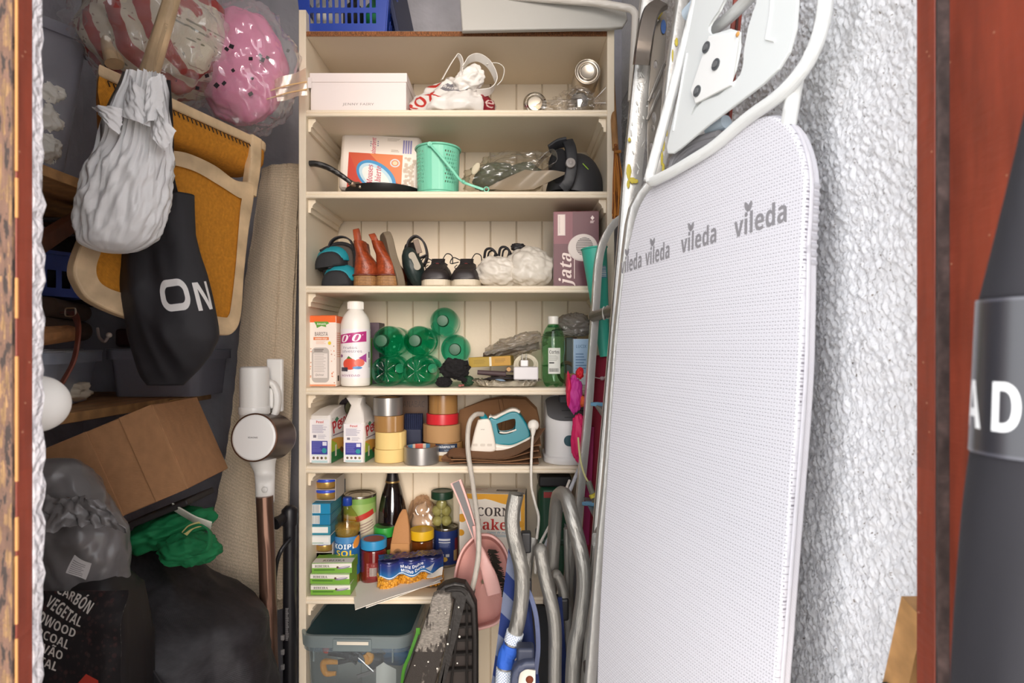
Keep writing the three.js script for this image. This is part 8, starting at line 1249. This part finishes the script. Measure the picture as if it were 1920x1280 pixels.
{
  const tq = std(0x3fb39c, 0.45), a = P(1114, 466, 1.44), b = P(1134, 668, 1.44), ax = a.clone().sub(b), Ln = ax.length(), q = new THREE.Quaternion().setFromUnitVectors(V(0, 1, 0), ax.normalize());
  const t = thing('turquoise_cone', 'turquoise tapered plastic cone behind the step ladder rail', 'cone', b), r0 = 0.0125, r1 = 0.031;
  const g = (x) => x.applyQuaternion(q).translate(b.x, b.y, b.z);
  addW(t, 'cone', g(lathe([[r0, 0], [lerp(r0, r1, 0.5), Ln * 0.5], [r1, Ln], [r1 - 0.002, Ln], [r0 - 0.002, 0.002], [0, 0.002]], 48)), tq);
  addW(t, 'rim', g(new THREE.TorusGeometry(r1, 0.0022, 8, 44).rotateX(90 * D).translate(0, Ln, 0)), tq);
  const lm = canvas(64, 128, (c) => { c.fillStyle = '#5a9ab8'; c.fillRect(0, 0, 64, 128); c.fillStyle = '#e2e8e8'; for (let i = 0; i < 10; i++) c.fillRect(6, 6 + i * 12, 52, rr(3, 8)); });
  addW(t, 'barcode_label', g(new THREE.CylinderGeometry(0.0282, 0.0268, 0.045, 20, 1, true, 0.15, 0.75).translate(0, Ln * 0.8, 0)), std(0xffffff, 0.5, 0, { map: lm }));
  const cr = std(0x8e1730, 0.75, 0, { bumpMap: rep(WEAVE, 10), bumpScale: 0.0005 });
  const w = thing('red_fabric', 'crimson fabric windbreak rolled up between the ladder rails', 'fabric', P(1118, 900, 1.44));
  addW(w, 'fabric', loft(rings([[0, 1, 1]].concat([]).length ? [[...P(1132, 666, 1.455).toArray(), 0.025, 0.02], [...P(1128, 760, 1.455).toArray(), 0.029, 0.022], [...P(1122, 870, 1.455).toArray(), 0.03, 0.022], [...P(1112, 1000, 1.455).toArray(), 0.03, 0.024], [...P(1100, 1180, 1.455).toArray(), 0.032, 0.024], [...P(1085, 1400, 1.455).toArray(), 0.032, 0.024]] : [], 40), { seg: 48, rough: (p, k, u) => { const a2 = u * TAU, r = 0.004 * crease(p.x * 20, p.y * 6, p.z * 20); p.x += Math.cos(a2) * r; p.z += Math.sin(a2) * r; } }), cr);
  addW(w, 'magenta_lining', sweep([P(1108, 800, 1.425), P(1104, 900, 1.42), P(1098, 1020, 1.42)], rrect(0.016, 0.004, 0.0015), { side: [1, 0, 0.3], n: 20 }), std(0xa3245e, 0.7)); addW(w, 'toggle', new THREE.SphereGeometry(0.006, 16, 12).scale(1, 0.8, 0.8).translate(...P(1129, 709, 1.425).toArray()), std(0xb9a2a2, 0.5)); addW(w, 'toggle_cord', tube([P(1110, 706, 1.43), P(1126, 709, 1.426), P(1140, 704, 1.43)], 0.0014, 12, 6), std(0xc9b9b4, 0.6));
  const pk = thing('pink_bag', 'bright pink and magenta cloth bag hanging beside the ladder rail', 'bag', P(1080, 770, 1.43));
  const lp = (n, x, y, rx, ry, c, l) => addW(pk, n, lump(rx, ry, 0.016, 0.2, 2, {}).translate(...P(x, y, 1.44).toArray()), std(c, 0.6), l);
  lp('knot', 1087, 700, 0.009, 0.014, 0xd8202c, 'red knot'); lp('upper_lobe', 1078, 738, 0.018, 0.045, 0xc4308e, 'magenta lobe'); lp('seam_piece', 1066, 728, 0.006, 0.042, 0xd8204e); lp('lower_lobe', 1085, 820, 0.018, 0.062, 0xdc2464, 'hot pink lobe'); lp('orange_patch', 1092, 752, 0.008, 0.014, 0xd8602c, 'orange patch');
  const br = thing('straw_broom', 'orange straw broom head behind the ladder at the shelf edge', 'broom', P(1163, 400, 1.47)), st = [], st2 = [];
  for (let i = 0; i < 60; i++) { const u = rnd(), a2 = P(1152 + u * 5, 268 + rr(0, 20), 1.47 + rr(-0.015, 0.015)), b2 = P(1148 + u * 24, 405 + rr(-8, 12), 1.47 + rr(-0.02, 0.02)); (i % 3 ? st : st2).push(sweep([a2, a2.clone().lerp(b2, 0.5).add(V(rr(-0.004, 0.006), 0, 0)), b2], circ(0.0016, 5), { n: 6 })); }
  const s1 = addW(br, 'straw', merge(st), std(0xc07a2c, 0.8)); s1.userData.kind = 'stuff'; const s2 = addW(br, 'dark_straw', merge(st2), std(0x7a4418, 0.8)); s2.userData.kind = 'stuff'; addW(br, 'binding', tube([P(1152, 285, 1.45), P(1164, 284, 1.45)], 0.004, 4, 8), std(0x9c6424, 0.8));
  addW(br, 'handle', tube([P(1154, 280, 1.47), P(1146, 140, 1.55)], 0.008, 6, 12), wood(0xb98a58, 3));
  const pb = thing('paint_brush', 'thin paint-caked brush stick with yellow cord beside the ladder rail', 'brush', P(1120, 950, 1.28));
  addW(pb, 'stick', tube([P(1103, 902, 1.29), P(1114, 935, 1.28), P(1128, 985, 1.27), P(1136, 1012, 1.27)], 0.0065, 20, 10), std(0x77756a, 0.6)); addW(pb, 'yellow_tip', tube([P(1118, 952, 1.272), P(1125, 975, 1.268)], 0.0085, 6, 10), std(0xcfc58a, 0.6)); addW(pb, 'yellow_band', tube([P(1110, 926, 1.275), P(1113, 932, 1.274)], 0.0078, 4, 10), std(0xd2c040, 0.5)); addW(pb, 'cord', tube([P(1084, 820, 1.34), P(1088, 860, 1.32), P(1096, 890, 1.3), P(1106, 908, 1.29)], 0.0022, 24, 8), std(0xcfc68a, 0.6));
}
// ------------------------------------------------------------------ folded beach chairs
{
  const navy = std(0x1b2d62, 0.85, 0, { bumpMap: rep(WEAVE, 12), bumpScale: 0.0004 }), q = 1.1;
  const t = thing('beach_chair', 'folded aluminium beach chair with blue and grey striped fabric nearest the dustpan', 'beach chair', V(X(965, q), 0.001, -q));
  const end = (p) => V(p.x, 0.01, p.z);
  const A = [[968, 926], [961, 960], [961, 990], [968, 1025], [977, 1062], [979, 1105], [972, 1160], [958, 1215], [944, 1290]].map(([x, y]) => P(x, y, q)); A.push(V(A.at(-1).x - 0.03, 0.02, -q + 0.02));
  addW(t, 'tube', tube(A, 0.0142, 80, 20), aluDull); addW(t, 'tube_mouth', lathe([[0, -0.002], [0.0115, -0.002], [0.0125, 0.0012], [0.0145, 0.0008]], 24).translate(...A[0].toArray()), std(0x55534f, 0.6));
  const mesh = std(0xffffff, 0.7, 0, { map: rep(canvas(64, 64, (g) => { g.fillStyle = '#dfe6ee'; g.fillRect(0, 0, 64, 64); g.fillStyle = '#4a6aa6'; for (let i = 0; i < 4; i++) for (let j = 0; j < 4; j++) { g.beginPath(); g.arc(i * 16 + 8 + (j % 2) * 8, j * 16 + 8, 4.2, 0, TAU); g.fill(); } }), 5, 90) });
  const sl = (n, y0, y1, m) => { const c = curve(A), pts = []; for (let k = 0; k <= 200; k++) { const p = c.getPointAt(k / 200), py = 650 - (p.y - EYE) * F / -p.z; if (py >= y0 && py <= y1) pts.push(p); } addW(t, n, sweep(pts, circ(0.0166, 20), { straight: true }), m); };
  sl('mesh_sleeve', 1184, 1204, mesh); sl('blue_sleeve', 1204, 1248, std(0x2a5fc4, 0.6, 0, { bumpMap: rep(WEAVE, 8), bumpScale: 0.0004 })); sl('mesh_sleeve', 1248, 1330, mesh);
  const stripe = canvas(64, 512, (g, w, h) => { for (let i = 0; i < 8; i++) { g.fillStyle = i % 2 ? '#737c96' : '#1d3270'; g.beginPath(); g.moveTo(0, i * 64); g.lineTo(w, i * 64 + 30); g.lineTo(w, i * 64 + 94); g.lineTo(0, i * 64 + 64); g.fill(); } g.fillStyle = '#1d3270'; g.fillRect(0, 0, w, 30); });
  addW(t, 'striped_fabric', sheet(8, 50, (u, v) => { const y = lerp(1300, 996, v), x0 = lerp(918, 958, v ** 0.9), x1 = lerp(960, 972, v); const p = P(lerp(x0, x1, u), y, 1.135); p.z += 0.006 * Math.sin(v * 7) + 0.01 * u; return p; }, 0.003), std(0xffffff, 0.85, 0, { map: stripe, bumpMap: rep(WEAVE, 10), bumpScale: 0.0004 }));
  addW(t, 'rear_tube', tube([P(985, 1110, 1.2), P(990, 1050, 1.22), P(1000, 1010, 1.24)].concat([]), 0.011, 20, 14), aluDull);
  addW(t, 'seat_fabric', sheet(10, 40, (u, v) => { const y = lerp(1290, 1095, v), p = P(lerp(lerp(970, 980, v), lerp(1012, 990, v), u), y, 1.13); p.z += 0.008 * Math.sin(u * 3 + v * 4); return p; }, 0.003), navy);
  addW(t, 'webbing_strap', sweep([P(985, 1098, 1.115), P(996, 1120, 1.105), P(1006, 1160, 1.1), P(1009, 1215, 1.1), P(1004, 1262, 1.1)], rrect(0.009, 0.003, 0.001), { side: [1, 0, 0.4], n: 30 }), std(0x5a6382, 0.7));
  addW(t, 'armrest', sweep([P(962, 1330, 1.05), P(966, 1262, 1.05), P(980, 1243, 1.05), P(1002, 1240, 1.05)], rrect(0.03, 0.014, 0.005), { side: [0, 0, 1], n: 30 }), std(0x3f465c, 0.5)); addW(t, 'armrest_cap', box(0.032, 0.03, 0.03, 0.006).translate(...P(985, 1224, 1.065).toArray()), std(0x2f3548, 0.55));
  addW(t, 'plastic_plate', ext([[966, 1330], [970, 1262], [982, 1252], [1004, 1256], [1004, 1330]].map(([x, y]) => { const p = P(x, y, 1.06); return [p.x, p.y]; }), 0.004, { bevel: 0.001 }).translate(0, 0, -1.062), std(0xd9d6cc, 0.5)); addW(t, 'rusty_screw', lathe([[0, 0.004], [0.004, 0.0035], [0.0065, 0.001], [0.007, 0]], 20).rotateX(90 * D).translate(...P(993, 1274, 1.057).toArray()), std(0x7a3a22, 0.8, 0.3));
  addW(t, 'black_clip', box(0.02, 0.04, 0.02, 0.004).translate(...P(986, 1015, 1.14).toArray()), std(0x1f1f22, 0.5)); addW(t, 'black_clip', box(0.014, 0.03, 0.016, 0.003).translate(...P(990, 1100, 1.14).toArray()), std(0x2a2b30, 0.5));
  const c = thing('beach_chair', 'folded aluminium beach chair with arched tube standing beside the ladder', 'beach chair', V(X(1040, 1.16), 0.001, -1.16));
  const T = (pts, d, r, n = 'tube') => { const p = pts.map(([x, y, k]) => P(x, y, k ?? d)); p.push(V(p.at(-1).x - 0.004, 0.02, p.at(-1).z)); addW(c, n, tube(p, r, 80, 18), aluDull); };
  T([[1013, 1030], [1016, 1048], [1024, 1090], [1036, 1140], [1041, 1190], [1040, 1290]], 1.12, 0.0128); addW(c, 'tube_end', new THREE.SphereGeometry(0.0128, 20, 12).translate(...P(1013, 1031, 1.12).toArray()), aluDull);
  T([[1030, 1130, 1.24], [1036, 1050, 1.23], [1040, 990, 1.22], [1043, 950, 1.2], [1047, 929, 1.18], [1055, 924, 1.16], [1064, 936, 1.14], [1074, 975, 1.12], [1086, 1020, 1.11], [1094, 1065, 1.1], [1094, 1110, 1.1], [1086, 1170, 1.1], [1073, 1290, 1.1]], 1.1, 0.0138);
  T([[1043, 1076], [1052, 1094], [1058, 1125], [1064, 1170], [1062, 1290]], 1.2, 0.0105); addW(c, 'tube_end', new THREE.SphereGeometry(0.0105, 20, 12).translate(...P(1043, 1077, 1.2).toArray()), aluDull);
  T([[1076, 975, 1.2], [1070, 1030, 1.22], [1066, 1100, 1.24], [1062, 1290, 1.25]], 1.2, 0.011);
  addW(c, 'fabric', sheet(10, 30, (u, v) => { const y = lerp(1300, 1120, v), p = P(lerp(lerp(1044, 1046, v), lerp(1066, 1054, v), u), y, 1.18); p.z += 0.006 * Math.sin(v * 6); return p; }, 0.003), navy);
  addW(c, 'black_block', box(0.03, 0.045, 0.03, 0.005).translate(...P(1052, 1138, 1.2).toArray()), std(0x1d1d20, 0.5)); addW(c, 'cross_bar', tube([P(1062, 990, 1.21), P(1064, 1120, 1.23)], 0.006, 4, 10), std(0x8d8b86, 0.4, 0.7));
  const dk = std(0x3a3c40, 0.5); addW(c, 'grey_panel', ext([[1058, 980], [1078, 1000], [1082, 1100], [1078, 1300], [1056, 1300]].map(([x, y]) => { const p = P(x, y, 1.3); return [p.x, p.y]; }).reverse(), 0.006).translate(0, 0, -1.3), std(0x77767a, 0.6));
  solo('grey_bin', 'dull dark grey plastic bin standing behind the beach chairs', 'bin', lathe([[0, 0], [0.085, 0], [0.1, 0.42], [0.106, 0.425], [0.106, 0.44], [0.096, 0.44], [0.08, 0.02], [0, 0.02]], 48), dk, [X(1095, 1.5) - 0.005, 0.001, -1.63]).position.set(0.145, 0.081, -1.63);
}
// ------------------------------------------------------------------ wooden plank behind the right door jamb, mesh bag in front of it
{
  const t = thing('wooden_plank', 'natural wooden plank leaning against the rough wall behind the door frame', 'plank', V(0.318, 0.001, -0.7));
  const m = wood(0xcf9f68, 5, Math.PI / 2, 0.55);
  const at = (y, z) => V(0.318, y, z + 0.013), top = at(1.0, -0.4655);
  addW(t, 'plank', metres(sweep([at(0.005, -0.79), at(0.922, -0.488), top], rect(0.022, 0.026), { straight: true, side: [1, 0, 0] })), m); addW(t, 'dark_notch', box(0.006, 0.016, 0.012, 0.002).translate(0.3052, 0.918, -0.478), std(0x2a2b2c, 0.7));
}
{
  const d = 0.28, cx = 0.2575, t = thing('mesh_bag', 'black mesh drawstring bag with white letters on its band hanging on the right jamb', 'bag', V(cx, Y(1000, d), -d));
  const net = canvas(128, 128, (g, w, h) => { g.fillStyle = '#17171b'; g.fillRect(0, 0, w, h); g.fillStyle = '#33303a'; for (let i = 0; i < 8; i++) for (let j = 0; j < 8; j++) { g.beginPath(); g.arc(i * 16 + 8 * (j % 2) + 4, j * 16 + 8, 4.6, 0, TAU); g.fill(); } });
  const mm = std(0xffffff, 0.75, 0, { map: rep(net, 22, 40), bumpMap: rep(WEAVE, 10, 16), bumpScale: 0.0004 });
  const R = (l) => rings(l.map(([y, r]) => [cx, Y(y, d), -d, r * 0.84, r * 0.74]), 30);
  addW(t, 'upper_mesh', loft(R([[568, 0.036], [450, 0.0285], [320, 0.0205], [200, 0.0135], [120, 0.009], [40, 0.006], [-60, 0.004]]), { seg: 48 }), mm);
  addW(t, 'lower_mesh', loft(R([[1420, 0.049], [1280, 0.0485], [1120, 0.0465], [980, 0.044], [845, 0.0395]]), { seg: 60, rough: (p, k, u) => { p.x += 0.0012 * Math.sin(u * 40 + k * 3) * (1 - k); } }), mm);
  const bm = canvas(1024, 256, (g, w, h) => { g.fillStyle = '#2b2b30'; g.fillRect(0, 0, w, h); g.fillStyle = '#4a4a52'; g.fillRect(0, 0, w, 5); g.fillRect(0, h - 5, w, 5); const Lt = (x, s, k) => txt(g, s, x, 176, 112, '#e9ebec', { bold: true, sx: k }); Lt(712, 'A', 1.25); Lt(822, 'D', 1.05); Lt(910, 'O', 0.9); Lt(990, 'O', 0.8); });
  const h = Y(560, d) - Y(852, d), g = new THREE.CylinderGeometry(0.0313, 0.0343, h, 64, 1, true).scale(1, 1, 0.86).translate(cx, Y(706, d), -d);
  addW(t, 'band', g, phys(0xffffff, 0.3, { map: bm, clearcoat: 0.6, clearcoatRoughness: 0.25 }), 'shiny black band with white letters');
  addW(t, 'hanging_cord', tube([V(cx, Y(-40, d), -d), V(cx + 0.03, Y(-60, d) + 0.12, -d)], 0.0025, 6, 8), std(0x17171a, 0.7)); addW(t, 'hook', tube([V(cx + 0.03, Y(-60, d) + 0.115, -d), V(cx + 0.035, Y(-60, d) + 0.13, -d), V(0.312, Y(-60, d) + 0.13, -d)], 0.003, 10, 8), std(0x8d8a86, 0.3, 0.9));
}

renderer.render(scene, camera);
